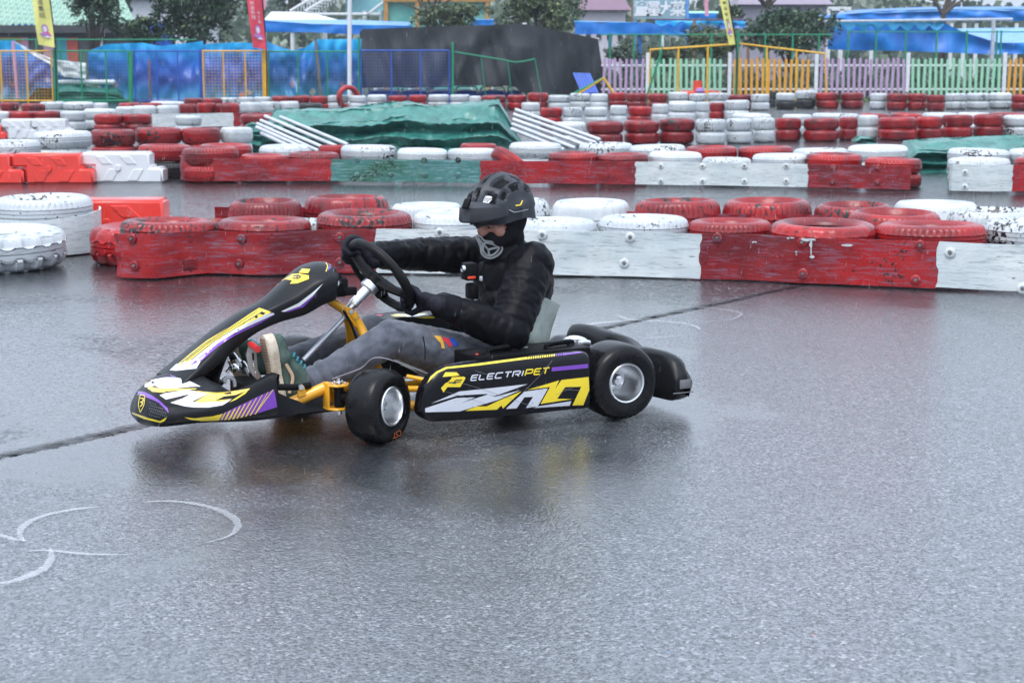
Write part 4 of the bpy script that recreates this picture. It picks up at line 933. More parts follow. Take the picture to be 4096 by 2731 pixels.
for x in (1045, 1171, 1500, 1640):
    bm = bmesh.new(); X = px_m(x, 300, 60).x - O.x; cyl(bm, (X, .1, 0), (X, .1, 2.3), .07, 8); mesh_obj('post', bm, M['w_fence'], e)
e = empty('white_canvas_roof', (px_m(1180, 300, 63).x, 63, 0)); tag(e, 'white canvas roof rising behind the left blue canopy', 'canopy'); O = Vector(e.location)
strip('canvas', [(1055, 42), (1180, 44), (1250, 55), (1330, 76)], [(1055, 80), (1180, 80), (1250, 80), (1330, 80)], 63, 'w_fence', e, O, yfun=lambda u, v: 2 * (1 - v))
for x in (1065, 1300):
    bm = bmesh.new(); X = px_m(x, 300, 63).x - O.x; cyl(bm, (X, 0, 0), (X, 0, 2.6), .05, 8); mesh_obj('post', bm, M['w_fence'], e)
e, O = canopy('blue canopy right of the black tent, sinking down to the right', 2500, 59)
strip('roof', [(2300, 80), (2600, 88), (2650, 100), (2740, 132)], [(2300, 88), (2600, 92), (2650, 106), (2740, 137)], 59, 'cyan', e, O, yfun=lambda u, v: 1.5 * (1 - v))
strip('valance', [(2300, 88), (2600, 92), (2650, 106), (2740, 137)], [(2300, 138), (2500, 139), (2600, 140), (2740, 146)], 59, 'blue', e, O)
for x in (2440, 2560):
    bm = bmesh.new(); X = px_m(x, 300, 59).x - O.x; cyl(bm, (X, .2, 0), (X, .2, 2.1), .06, 8); mesh_obj('post', bm, M['blue'], e)
e, O = canopy('scalloped blue canopy behind the leaning yellow flag', 2800, 61)
def scallop(L0, L1, n, y0, y1): return [(L0 + (L1 - L0) * i / (n * 4), y0 + (y1 - y0) * abs(math.sin(math.pi * i / 4))) for i in range(n * 4 + 1)]
strip('valance', [(2620, 82), (2990, 84)], [(2620, 142), (2760, 142), (2830, 118), (2990, 112)], 61, 'blue', e, O, amp=.15, freq=3)
strip('scallops', [(2620, 83), (2990, 85)], scallop(2620, 2990, 7, 90, 106), 60.8, 'cyan', e, O, nu=112)
bm = bmesh.new(); a = px_m(2600, 80, 61) - O; b = px_m(3000, 82, 61) - O; tube(bm, [a, b], .04, 6); mesh_obj('beam', bm, M['ink'], e)
for x in (2774, 2990):
    bm = bmesh.new(); X = px_m(x, 300, 60.7).x - O.x; cyl(bm, (X, -.3, 0), (X, -.3, px_m(0, 82, 61).z), .055, 8); mesh_obj('post', bm, M['brown'], e)
e, O = canopy('mint and blue awning behind the pink flag, above the scalloped canopy', 2800, 66)
M['mint'] = PC['mint']
strip('roof', [(2640, 42), (2930, 42)], [(2640, 54), (2930, 54)], 66, 'mint', e, O, yfun=lambda u, v: 1.5 * (1 - v)); strip('valance', [(2640, 54), (2930, 54)], [(2640, 76), (2930, 74)], 66, 'blue', e, O)
for x in (2650, 2920):
    bm = bmesh.new(); X = px_m(x, 300, 66).x - O.x; cyl(bm, (X, .1, 0), (X, .1, 2.7), .05, 8); mesh_obj('post', bm, M['w_fence'], e)
e, O = canopy('great blue canopy with scalloped edge on the right', 3600, 60)
strip('scallops', [(3310, 90), (3775, 90)], scallop(3310, 3775, 8, 102, 124), 59.8, 'cyan', e, O, nu=128)
strip('curtain', [(3310, 92), (3775, 91), (3850, 128), (3990, 172), (4220, 172)], [(3310, 198), (3400, 202), (3600, 204), (3960, 218), (4220, 216)], 60, 'blue', e, O, amp=.25, nv=14)
strip('roof', [(3840, 112), (4000, 108), (4220, 106)], [(3850, 130), (3990, 174), (4220, 174)], 60, 'blue_lt', e, O, amp=.1, yfun=lambda u, v: 3 * (1 - v))
bm = bmesh.new(); a = px_m(3300, 87, 59.7) - O; b = px_m(4050, 78, 59.7) - O; tube(bm, [a, b], .045, 6); mesh_obj('beam', bm, M['pole'], e)
for x in (3965,):
    bm = bmesh.new(); X = px_m(x, 300, 59.4).x - O.x; cyl(bm, (X, -.6, 0), (X, -.6, px_m(0, 82, 59.4).z), .07, 8); mesh_obj('post', bm, M['pole'], e)
e, O = canopy('upper long blue canopy along the top right, behind the bare tree', 3800, 68)
strip('roof', [(3300, 60), (3480, 34), (3740, 24), (4220, 20)], [(3300, 66), (3480, 50), (3740, 42), (4220, 44)], 68, 'blue', e, O, yfun=lambda u, v: 2 * (1 - v)); strip('valance', [(3300, 64), (3480, 50), (3740, 46), (4220, 44)], [(3300, 86), (3480, 82), (3740, 80), (4220, 86)], 68, 'blue', e, O, amp=.2)
strip('trim', [(3490, 46), (3740, 38), (4220, 36)], [(3490, 54), (3740, 46), (4220, 44)], 67.6, 'blue_lt', e, O)
for x in (3484, 3800, 3851, 3900, 4060):
    bm = bmesh.new(); X = px_m(x, 300, 68).x - O.x; cyl(bm, (X, .1, 0), (X, .1, 2.6), .08, 8); mesh_obj('post', bm, M['w_fence'], e)
e, O = canopy('small blue awning seen above the black tent roof', 1940, 64)
strip('roof', [(1880, 74), (1975, 74)], [(1880, 80), (1975, 80)], 64, 'blue_lt', e, O, nu=8, yfun=lambda u, v: 1.5 * (1 - v)); strip('valance', [(1880, 80), (1975, 80)], [(1880, 104), (1975, 104)], 64, 'blue', e, O, nu=8)
for x in (1885, 1970):
    bm = bmesh.new(); X = px_m(x, 300, 64).x - O.x; cyl(bm, (X, .1, 0), (X, .1, 2.3), .05, 8); mesh_obj('post', bm, M['w_fence'], e)

# ---- buildings -------------------------------------------------------------
def corr_mat():
    m, nt, b = new_mat('green_corrugated_sheet')
    tc = N(nt, 'ShaderNodeTexCoord'); w = N(nt, 'ShaderNodeTexWave', wave_type='BANDS', bands_direction='X'); w.inputs['Scale'].default_value = 1.3; nt.links.new(tc.outputs['Object'], w.inputs['Vector'])
    n = noise_n(nt, 2, 4, .6, tc.outputs['Object'])
    c = ramp(nt, n.outputs[0], [(.3, (.20, .38, .28)), (.7, (.33, .50, .38))]).outputs[0]
    c = mixc(nt, ramp(nt, w.outputs[0], [(.04, (.7, .7, .7)), (.16, (0, 0, 0))]).outputs[0], c, (.08, .16, .13)); nt.links.new(c, b.inputs['Base Color'])
    bump(nt, b, w.outputs[0], .6, .05); b.inputs['Roughness'].default_value = .4; return m
M['corr'] = corr_mat()
e = empty('shed', (px_m(230, 300, 60).x, 60, 0)); tag(e, 'low shed with green corrugated roof at the far left', 'building'); O = Vector(e.location)
a = px_m(-200, 98, 60) - O; b = px_m(545, 98, 60) - O
def roof_fn(u, v):
    p = a.lerp(b, u); q = p + Vector((-1.7, 5.2, 1.30)); return p.lerp(q, v) + Vector((0, 0, .035 * math.sin(u * 190)))
sheet('roof', roof_fn, 400, 3, M['corr'], e, thick=.02)
bm = bmesh.new(); box(bm, ((a.x + b.x) / 2, .12, a.z - .16), (b.x - a.x, .2, .26)); mesh_obj('fascia', bm, simple('dark_fascia', (.05, .055, .06), .6, var=.3), e, smooth=False)
bm = bmesh.new(); box(bm, ((a.x + b.x) / 2, 1.4, a.z / 2 - .1), (b.x - a.x, 2.0, a.z - .2)); mesh_obj('wall', bm, simple('grey_shed_wall', (.08, .09, .10), .7, var=.4), e, smooth=False)
for x0, x1, col in ((-60, 75, (.50, .20, .03)), (75, 100, (.55, .25, .35)), (215, 255, (.03, .25, .35)), (255, 300, (.40, .06, .04)), (345, 385, (.4, .08, .04)), (160, 200, (.45, .28, .36)), (385, 400, (.5, .55, .6))):
    bm = bmesh.new(); A = px_m(x0, 130, 60) - O; B = px_m(x1, 130, 60) - O; box(bm, ((A.x + B.x) / 2, .36, 1.0), (B.x - A.x, .06, 1.95)); mesh_obj('wall_panel', bm, simple('painted_panel', col, .6, var=.1), e, smooth=False)
e = empty('white_building', (px_m(200, 300, 78).x, 78, 0)); tag(e, 'white building behind the green roofed shed', 'building'); O = Vector(e.location)
bm = bmesh.new(); box(bm, (0, 2, 1.9), (14, 4, 3.8)); mesh_obj('wall', bm, M['w_fence'], e, smooth=False)
bm = bmesh.new(); box(bm, (0, 2, 3.95), (15, 5, .2), bev=.05); mesh_obj('roof', bm, M['pl_white'], e)
for x in (-4, -1, 2, 5):
    bm = bmesh.new(); box(bm, (x, -.03, 2.2), (1.4, .08, 1.2), bev=.02); mesh_obj('window', bm, M['tub_blue'], e)
# white stairs with railings
e = empty('white_stairs', (px_m(1180, 300, 72).x, 72, 0)); tag(e, 'white steel staircase with slim railings behind the left canopy', 'staircase'); O = Vector(e.location)
def seg(name, pts, r, mt='w_fence', Yo=0):
    bm = bmesh.new(); tube(bm, [px_m(x, y, 72 + Yo) - O for x, y in pts], r, 6); return mesh_obj(name, bm, M[mt], e)
for L in ([(1160, 46), (1420, -110)], [(1222, 46), (1480, -110)], [(1235, 58), (1520, 58)], [(1470, 60), (1560, -10), (1640, -80)]): seg('handrail', L, .06)
bm = bmesh.new()
for i in range(26):
    x = 1180 + i * 12; y = 46 - (x - 1160) * .6; tube(bm, [px_m(x, y, 72) - O, px_m(x, min(60, y + 75), 72) - O], .02, 4, caps=False)
mesh_obj('baluster', bm, M['w_fence'], e)
bm = bmesh.new(); A = px_m(1380, 64, 72.5) - O; B = px_m(1530, -60, 72.5) - O; box(bm, ((A.x + B.x) / 2, .8, (A.z + B.z) / 2), (B.x - A.x, .1, B.z - A.z)); mesh_obj('panel', bm, simple('pale_cyan_panel', (.30, .62, .72), .5, var=.05), e, smooth=False)
bm = bmesh.new()
for x in (1170, 1300, 1460, 1525): X = px_m(x, 300, 72).x - O.x; cyl(bm, (X, .3, 0), (X, .3, 3.2), .09, 8)
mesh_obj('leg', bm, M['w_fence'], e)
bm = bmesh.new()
for i in range(14):
    p = px_m(1200 + i * 18, 60 - i * 11, 72) - O; box(bm, p + Vector((0, .5, -.1)), (.32, 1.1, .04))
mesh_obj('step', bm, M['w_fence'], e, smooth=False)
# orange framed play house
e = empty('play_house', (px_m(1750, 300, 70).x, 70, 0)); tag(e, 'orange framed play house with teal murals above the black tent', 'building'); O = Vector(e.location)
M['teal'] = cloth_mat('teal_mural', (.06, .34, .33), (.24, .56, .50), .6, .9, b2=.05)
bm = bmesh.new(); A = px_m(1550, 200, 70) - O; B = px_m(1960, -60, 70) - O; box(bm, ((A.x + B.x) / 2, 1.6, B.z / 2), (B.x - A.x, 3, B.z)); mesh_obj('wall', bm, M['teal'], e, smooth=False)
M['timber'] = simple('orange_timber', (.50, .25, .08), .6, var=.15)
for x in (1548, 1672, 1950):
    bm = bmesh.new(); X = px_m(x, 300, 70).x - O.x; box(bm, (X, -.05, B.z / 2), (.16, .2, B.z)); mesh_obj('post', bm, M['timber'], e, smooth=False)
bm = bmesh.new(); z = px_m(0, 3, 70).z; box(bm, ((A.x + B.x) / 2, -.12, z), (B.x - A.x + .3, .12, .12)); mesh_obj('beam', bm, M['timber'], e, smooth=False)
bm = bmesh.new(); box(bm, ((A.x + B.x) / 2, 1.5, B.z + .1), (B.x - A.x + .6, 4, .2)); mesh_obj('roof', bm, M['timber'], e, smooth=False)
# sign board
e = empty('sign_board', (px_m(2640, 300, 62).x, 62, 0)); tag(e, 'pale blue sign board with four white characters right of the tent', 'sign'); O = Vector(e.location)
A = px_m(2532, 76, 62) - O; B = px_m(2742, -40, 62) - O
bm = bmesh.new(); box(bm, ((A.x + B.x) / 2, 0, (A.z + B.z) / 2), (B.x - A.x, .06, B.z - A.z)); mesh_obj('board', bm, simple('pale_blue_board', (.24, .38, .44), .5, var=.25, scale=1), e, smooth=False)
for i, ch in enumerate('童星大菜'):
    me = text_mesh(ch, .56, .018); p = px_m(2568 + i * 48, 40, 61.9) - O
    for v in me.vertices: v.co = Vector((p.x + v.co.x, -.045, p.z + v.co.y))
    me.materials.clear(); me.materials.append(M['pl_white']); t = bpy.data.objects.new('lettering', me); link(t); t.parent = e
for x in (2530, 2536, 2744):
    bm = bmesh.new(); X = px_m(x, 300, 62).x - O.x; cyl(bm, (X, .05, 0), (X, .05, B.z), .07, 8); mesh_obj('post', bm, M['brown'] if x == 2530 else M['blue_lt'], e)
# far pale houses and white frame
def house(label, x0, x1, ytop, Y, col, roofcol, nwin=3):
    e = empty('house', (px_m((x0 + x1) / 2, 300, Y).x, Y, 0)); tag(e, label, 'building'); w = px_m(x1, 0, Y).x - px_m(x0, 0, Y).x; h = px_m(0, ytop, Y).z
    bm = bmesh.new(); box(bm, (0, 2, h / 2), (w, 4, h)); mesh_obj('wall', bm, simple('house_wall', col, .7, var=.1), e, smooth=False)
    bm = bmesh.new(); t = [(-w / 2 - .3, -.4, h), (w / 2 + .3, -.4, h), (w / 2 - .4, 2, h + 1.2), (-w / 2 + .4, 2, h + 1.2), (-w / 2 - .3, 4.4, h), (w / 2 + .3, 4.4, h)]
    v = [bm.verts.new(q) for q in t]; [bm.faces.new([v[i] for i in f]) for f in ((0, 1, 2, 3), (3, 2, 5, 4), (0, 3, 4), (1, 5, 2), (0, 4, 5, 1))]; mesh_obj('roof', bm, simple('house_roof', roofcol, .6, var=.2), e, smooth=False)
    for i in range(nwin):
        bm = bmesh.new(); box(bm, (-w / 2 + w * (i + .5) / nwin, -.03, h * .72), (w / nwin * .45, .08, .8)); mesh_obj('window', bm, M['d_black'], e, smooth=False)
house('pale house with pinkish dark roof right above the tent', 2330, 2500, 42, 84, (.55, .52, .58), (.20, .12, .17), 4)
house('long mauve roofed building behind the right tree', 2960, 3300, 20, 92, (.30, .28, .34), (.26, .22, .28), 6)
e = empty('white_portal', (px_m(3350, 300, 74).x, 74, 0)); tag(e, 'white portal frame standing behind the right blue canopies', 'frame')
for x in (3308, 3358):
    bm = bmesh.new(); X = px_m(x, 300, 74).x - e.location.x; box(bm, (X, 0, 1.65), (.16, .2, 3.3)); mesh_obj('post', bm, M['w_fence'], e, smooth=False)
bm = bmesh.new(); box(bm, (0, 0, 3.32), (.95, .2, .16)); mesh_obj('beam', bm, M['w_fence'], e, smooth=False)

# ---- plants ----------------------------------------------------------------
def leaf_mat(name, a, b_, c):
    m, nt, b = new_mat(name); vc = N(nt, 'ShaderNodeVertexColor'); vc.layer_name = 'tone'
    r = ramp(nt, vc.outputs[0], [(.0, a), (.6, b_), (1, c)]); nt.links.new(r.outputs[0], b.inputs['Base Color']); b.inputs['Roughness'].default_value = .45
    return m
M['leaf1'] = leaf_mat('dark_evergreen_leaves', (.014, .045, .022), (.06, .125, .045), (.30, .36, .14)); M['leaf2'] = leaf_mat('olive_leaves', (.04, .065, .03), (.14, .19, .07), (.34, .38, .17)); M['leaf3'] = leaf_mat('grey_green_leaves', (.05, .08, .06), (.12, .17, .11), (.22, .27, .17))
M['bark'] = simple('bark', (.07, .055, .045), .8, var=.3)
def tree(label, px0, px1, ytop, ybot, Y, leafm, n=2600, ls=.11, group=None, name='tree', seed=1, lobes=None, base=None):
    rnd = random.Random(seed); A = px_m(px0, ybot, Y); B = px_m(px1, ytop, Y); cx = (A.x + B.x) / 2; e = empty(name, (cx, Y, 0)); tag(e, label, 'tree', group)
    rx = (B.x - A.x) / 2; z0 = A.z; z1 = B.z; rz = (z1 - z0) / 2; cz = (z0 + z1) / 2
    L = []
    for i in range(lobes or 11):
        a = rnd.uniform(0, 6.28); rr = rnd.random() ** .5
        L.append((Vector((rx * .72 * rr * math.cos(a), rx * .6 * rr * math.sin(a), cz + rz * rnd.uniform(-.62, .66) * (1 - .3 * rr))), rx * rnd.uniform(.28, .44), rnd.random()))
    bm = bmesh.new(); cl = bm.loops.layers.color.new('tone')
    for i in range(n):
        c, r, tone = L[rnd.randrange(len(L))]
        d = Vector((rnd.gauss(0, 1), rnd.gauss(0, 1), rnd.gauss(0, 1))).normalized() * r * rnd.uniform(.55, 1.12); d.z *= min(1, rz / rx * 1.3)
        p = c + d
        if noise.noise(p * 2.2) > .16: continue
        s = ls * rnd.uniform(.5, 1.3); ax = Vector((rnd.gauss(0, 1), rnd.gauss(0, 1), rnd.gauss(0, .7))).normalized(); bx = ax.cross(Vector((rnd.gauss(0, 1), rnd.gauss(0, 1), rnd.gauss(0, 1)))).normalized()
        f = bm.faces.new([bm.verts.new(p + ax * s), bm.verts.new(p + bx * s * .4), bm.verts.new(p - ax * s), bm.verts.new(p - bx * s * .4)])
        t = min(1, max(0, .35 + .35 * (tone - .5) + rnd.gauss(0, .2) + (.4 if rnd.random() < .06 else 0)))
        for l in f.loops: l[cl] = (t, t, t, 1)
    mesh_obj('crown', bm, M[leafm], e, smooth=False)
    bm = bmesh.new(); bz = base if base is not None else 0
    tube(bm, catmull([(0, 0, bz), (.06, 0, z0 * .5), (-.04, 0, max(z0, .4)), (0, 0, cz)], 4), [.11, .04], 8)
    for c, r, t in L[:7]: tube(bm, catmull([(0, 0, max(.5, z0 * .6)), (c.x * .5, c.y * .5, (c.z + z0) / 2), c], 4), [.055, .012], 6)
    mesh_obj('trunk', bm, M['bark'], e)
    return e
tree('dark evergreen tree overlapping the green roofed shed', 250, 480, -110, 205, 53, 'leaf1', 6120, .08, seed=3, lobes=14)
tree('low spreading branches of dark evergreen left of the red flag', 440, 700, 60, 205, 53.5, 'leaf1', 4080, .07, seed=5)
tree('wide dark evergreen tree with pale tips beside the red flag', 590, 1010, -150, 205, 54, 'leaf1', 10540, .09, seed=8, lobes=18)
tree('small conifer rising behind the green shed roof', 425, 535, -40, 75, 66, 'leaf3', 2550, .08, seed=9)
tree('olive green bush tree behind the left part of the black tent', 1640, 1960, 12, 130, 61, 'leaf2', 6120, .08, seed=11, lobes=14)
tree('rounded olive tree behind the peak of the black tent', 1985, 2340, -50, 140, 61, 'leaf2', 7820, .09, seed=12, lobes=16)
tree('broad green tree with pale tips right of the leaning yellow flag', 2945, 3390, 5, 225, 57, 'leaf1', 11050, .09, seed=14, lobes=20)
tree('small bushy tree behind the leaning yellow flag', 2700, 2970, 92, 240, 57.5, 'leaf2', 5100, .07, seed=15)
tree('dark shrub on the skyline just right of the leaning flag', 2850, 2975, 22, 95, 63, 'leaf1', 2210, .07, seed=16)
tree('grey green shrub behind the lilac pickets beside the tent', 2410, 2600, 150, 290, 57, 'leaf3', 3060, .07, seed=18)
tree('low green shrub behind the mint pickets left of the flag', 2580, 2780, 165, 300, 57, 'leaf2', 3060, .07, seed=19)
tree('tall grey green tree at the top left of the staircase', 1075, 1240, -160, 60, 86, 'leaf3', 4080, .12, seed=21)
def bare(label, x, ybase, Y, hgt, seed):
    rnd = random.Random(seed); e = empty('bare_tree', (px_m(x, 300, Y).x, Y, 0)); tag(e, label, 'tree'); bm = bmesh.new(); z = px_m(0, ybase, Y).z
    tube(bm, [(0, 0, 0), (.02, 0, z)], [.13, .11], 8); mesh_obj('trunk', bm, M['bark'], e); bm = bmesh.new()
    for i in range(9):
        a = rnd.uniform(-1.1, 1.1); L = hgt * rnd.uniform(.5, 1); p = Vector((0, 0, z)); q = [p]
        for k in range(5): p = p + Vector((math.sin(a) * L / 5, rnd.uniform(-.1, .1), math.cos(a) * L / 5)); a += rnd.uniform(-.25, .25); q.append(p.copy())
        tube(bm, q, [.075, .012], 6)
    mesh_obj('limbs', bm, M['bark'], e)
bare('bare forked tree in front of the upper right blue canopy', 3762, 62, 63, 1.8, 3)
bare('thin bare tree in front of the orange play house', 1722, 60, 66, 1.6, 5)
bare('thin bare tree on the skyline behind the broad green tree', 3062, 30, 66, 1.5, 9)
# grass, undergrowth, hill
bm = bmesh.new()
a = [(px_m(2380, 400, 50.8).x, 50.8), (px_m(4400, 400, 50.8).x, 50.8), (px_m(4400, 400, 75).x + 5, 75), (px_m(1000, 300, 75).x, 75), (px_m(1000, 400, 55.5).x, 55.5), (px_m(2380, 400, 55.5).x, 55.5)]
bm.faces.new([bm.verts.new((x, y, .006)) for x, y in a]); M['grass_g'] = simple('grassy_ground', (.035, .07, .02), .8, var=.5, scale=1.5)
tag(mesh_obj('grass_verge', bm, M['grass_g'], smooth=False), kind='structure')
def scatter(name, label, boxes, ls, leafm, seed):
    rnd = random.Random(seed); bm = bmesh.new(); cl = bm.loops.layers.color.new('tone')
    for (x0, x1, y0, y1, zmax, n) in boxes:
        for i in range(n):
            x = rnd.uniform(x0, x1); y = rnd.uniform(y0, y1); hm = zmax * (.55 + .6 * noise.noise(Vector((x * .8, y * .8, seed)))); z = rnd.uniform(0, max(.05, hm)); s = ls * rnd.uniform(.6, 1.4); ax = Vector((rnd.gauss(0, .5), rnd.gauss(0, .5), 1)).normalized(); bx = ax.cross(Vector((rnd.gauss(0, 1), rnd.gauss(0, 1), .1))).normalized()
            p = Vector((x, y, z)); f = bm.faces.new([bm.verts.new(p - ax * s), bm.verts.new(p + bx * s * .3), bm.verts.new(p + ax * s), bm.verts.new(p - bx * s * .3)]); t = min(1, max(0, rnd.gauss(.45, .2)))
            for l in f.loops: l[cl] = (t, t, t, 1)
    tag(mesh_obj(name, bm, M[leafm], smooth=False), label, 'plants', kind='stuff')
gx = lambda x: px_m(x, 300, 54).x
scatter('undergrowth', 'mixed undergrowth behind the picket fence', [(gx(2400), gx(4400), 52.6, 57, 1.45, 9000), (gx(0), gx(560), 52.5, 56, .9, 900)], .12, 'leaf3', 4)
scatter('grass_tufts', 'grass tufts at the foot of the picket fence', [(gx(2400), gx(4300), 51.0, 52.4, .30, 3500)], .09, 'leaf2', 6)
def hill_fn(u, v):
    x = -70 + 140 * u; y = 100 + 60 * v; return Vector((x, y, v * 6 + 1.0 * noise.noise(Vector((x * .05, v * 2, 0))) * v * 3 - .05))
M['hill'] = cloth_mat('wooded_hill', (.055, .075, .05), (.13, .15, .11), .9, .35, b2=.5)
tag(sheet('hill', hill_fn, 60, 14, M['hill']), kind='structure')
rnd = random.Random(77); bm = bmesh.new(); cl = bm.loops.layers.color.new('tone')
for i in range(9000):
    v = rnd.random() ** 1.3; x = rnd.uniform(-55, 55); p = hill_fn((x + 70) / 140, v); p.z += rnd.uniform(0, 2.2) * (.5 + .8 * noise.noise(Vector((x * .3, v * 9, 2)))) ; s = rnd.uniform(.25, .6)
    ax = Vector((rnd.gauss(0, 1), rnd.gauss(0, 1), rnd.gauss(0, 1))).normalized(); bx = ax.cross(Vector((.3, 1, .2))).normalized(); f = bm.faces.new([bm.verts.new(p - ax * s), bm.verts.new(p + bx * s * .6), bm.verts.new(p + ax * s), bm.verts.new(p - bx * s * .6)]); t = min(1, max(0, rnd.gauss(.45, .25)))
    for l in f.loops: l[cl] = (t, t, t, 1)
tag(mesh_obj('woodland', bm, M['leaf3'], smooth=False), 'wooded slope closing the view behind the buildings', 'woodland', kind='stuff')
# ================================================================== go-kart
kart = empty('go_kart', KO, math.pi + YAW)
tag(kart, 'black and yellow electric racing kart turning on the wet asphalt', 'go-kart')
KMi = KM.inverted()
def V3(*a): return Vector(a)
def surf_px(bvh, x, y, off):
    o = KMi @ EYE; d = (KMi.to_3x3() @ ray(x, y)).normalized()
    loc, nrm, idx, dist = bvh.ray_cast(o, d)
    if loc is None: return None
    if nrm.dot(d) > 0: nrm = -nrm
    return loc + nrm * off
def decal(bm, bvh, poly, mi, off=.0012, grid=14):
    """lay a printed shape, outlined in photograph pixels, onto the surface of a part; it follows the real surface"""
    t = bmesh.new(); vs = [t.verts.new((x, y, 0)) for x, y in poly]
    for tri in geometry.tessellate_polygon([[Vector((x, y, 0)) for x, y in poly]]):
        try: t.faces.new([vs[i] for i in tri])
        except ValueError: pass
    xs = [p[0] for p in poly]; ys = [p[1] for p in poly]
    for ax, lo, hi in ((0, min(xs), max(xs)), (1, min(ys), max(ys))):
        c = lo + grid
        while c < hi:
            co = Vector((c, 0, 0)) if ax == 0 else Vector((0, c, 0)); no = Vector((1, 0, 0)) if ax == 0 else Vector((0, 1, 0))
            bmesh.ops.bisect_plane(t, geom=t.verts[:] + t.edges[:] + t.faces[:], plane_co=co, plane_no=no); c += grid
    vm = {}
    for v in t.verts:
        p = surf_px(bvh, v.co.x, v.co.y, off); vm[v] = bm.verts.new(p) if p is not None else None
    for f in t.faces:
        q = [vm[v] for v in f.verts]
        if any(a is None for a in q): continue
        if max((a.co - b.co).length for a in q for b in q) > .13: continue
        try: nf = bm.faces.new(q)
        except ValueError: continue
        nf.material_index = mi; nf.normal_update()
        if nf.normal.dot(KMi.to_3x3() @ ray(f.verts[0].co.x, f.verts[0].co.y)) > 0: nf.normal_flip()
    t.free()
def zz(ox, oy, s): return lambda L: [(ox + x / s, oy + y / s) for x, y in L]
zp = zz(1620, 1380, 2.94); zn = zz(480, 1400, 3.36); z1 = zz(480, 1000, 1.96)
DM = [M['plastic'], M['d_yellow'], M['d_white'], M['d_purple'], M['d_black'], M['d_silver'], M['d_yellow2'], M['scuff'], M['yellow']]
YL, WH, PU, BK, SI, Y2_, SC = 1, 2, 3, 4, 5, 6, 7
def part(name, bm, mats, parent=None, **k): return mesh_obj(name, bm, mats, parent if parent is not None else kart, **k)
def loft(bm, secs, closed=True, caps=True, mi=0):
    rings = [[bm.verts.new(p) for p in s] for s in secs]; n = len(secs[0])
    for A, B in zip(rings, rings[1:]):
        for k in range(n if closed else n - 1): f = bm.faces.new((A[k], A[(k + 1) % n], B[(k + 1) % n], B[k])); f.material_index = mi; f.smooth = True
    if caps:
        bm.faces.new(rings[0][::-1]); bm.faces.new(rings[-1])
def smooth_loft(secs, n=5, ring=None):
    """catmull through sections; every section is a list of points"""
    m = len(secs[0]); cols = [catmull([s[k] for s in secs], n) for k in range(m)]
    return [[cols[k][i] for k in range(m)] for i in range(len(cols[0]))]
def round_ring(P, n=3):
    return catmull(P, n, closed=True)

# ---- nose fairing ----------------------------------------------------------
def nose_sec(v):
    a = abs(v); roll = .034 * v / .44
    def I(L): return interp_xy(L, a)
    ub = I([(0, 1.700), (.13, 1.690), (.165, 1.672), (.20, 1.632), (.25, 1.568), (.33, 1.48), (.39, 1.41), (.44, 1.335)])
    wb = I([(0, .066), (.15, .076), (.25, .092), (.33, .094), (.39, .100), (.44, .112)])
    uc = I([(0, 1.686), (.12, 1.674), (.16, 1.648), (.20, 1.600), (.25, 1.548), (.33, 1.468), (.39, 1.40), (.44, 1.337)])
    wc = I([(0, .176), (.09, .172), (.14, .160), (.20, .150), (.26, .152), (.33, .175), (.38, .213), (.425, .246), (.44, .240)])
    ur = I([(0, 1.50), (.12, 1.49), (.18, 1.45), (.25, 1.425), (.33, 1.41), (.39, 1.37), (.44, 1.325)])
    wr = I([(0, .246), (.10, .236), (.18, .200), (.25, .178), (.33, .182), (.38, .205), (.425, .236), (.44, .232)])
    hb = I([(0, .010), (.12, .006), (.2, 0)])
    um, wm = (ub + uc) / 2 + .008, (wb + wc) / 2
    P = [(ub - .05, wb - .012), (ub - .012, wb - .004), (ub, wb + .015), (um, wm), (uc + .004, wc - .02), (uc - .012, wc + .002), (uc * .66 + ur * .34, wc * .66 + wr * .34 + .010 + hb), (uc * .33 + ur * .67, wc * .33 + wr * .67 + .010 + hb * .6), (ur + .012, wr), (ur, wr - .012), (ur + .004, wr - .05), (ub - .10, wb + .02)]
    return [V3(u, v, w + roll) for u, w in P]
bm = bmesh.new()
vs = [-.44, -.425, -.40, -.38, -.35, -.31, -.27, -.23, -.20, -.17, -.14, -.1, -.05, 0, .05, .1, .14, .17, .20, .23, .27, .31, .35, .38, .40, .425, .44]
secs = smooth_loft([nose_sec(v) for v in vs], 3)
secs = [round_ring(s, 3) for s in secs]
loft(bm, secs); bmesh.ops.recalc_face_normals(bm, faces=bm.faces)
bv = BVHTree.FromBMesh(bm)
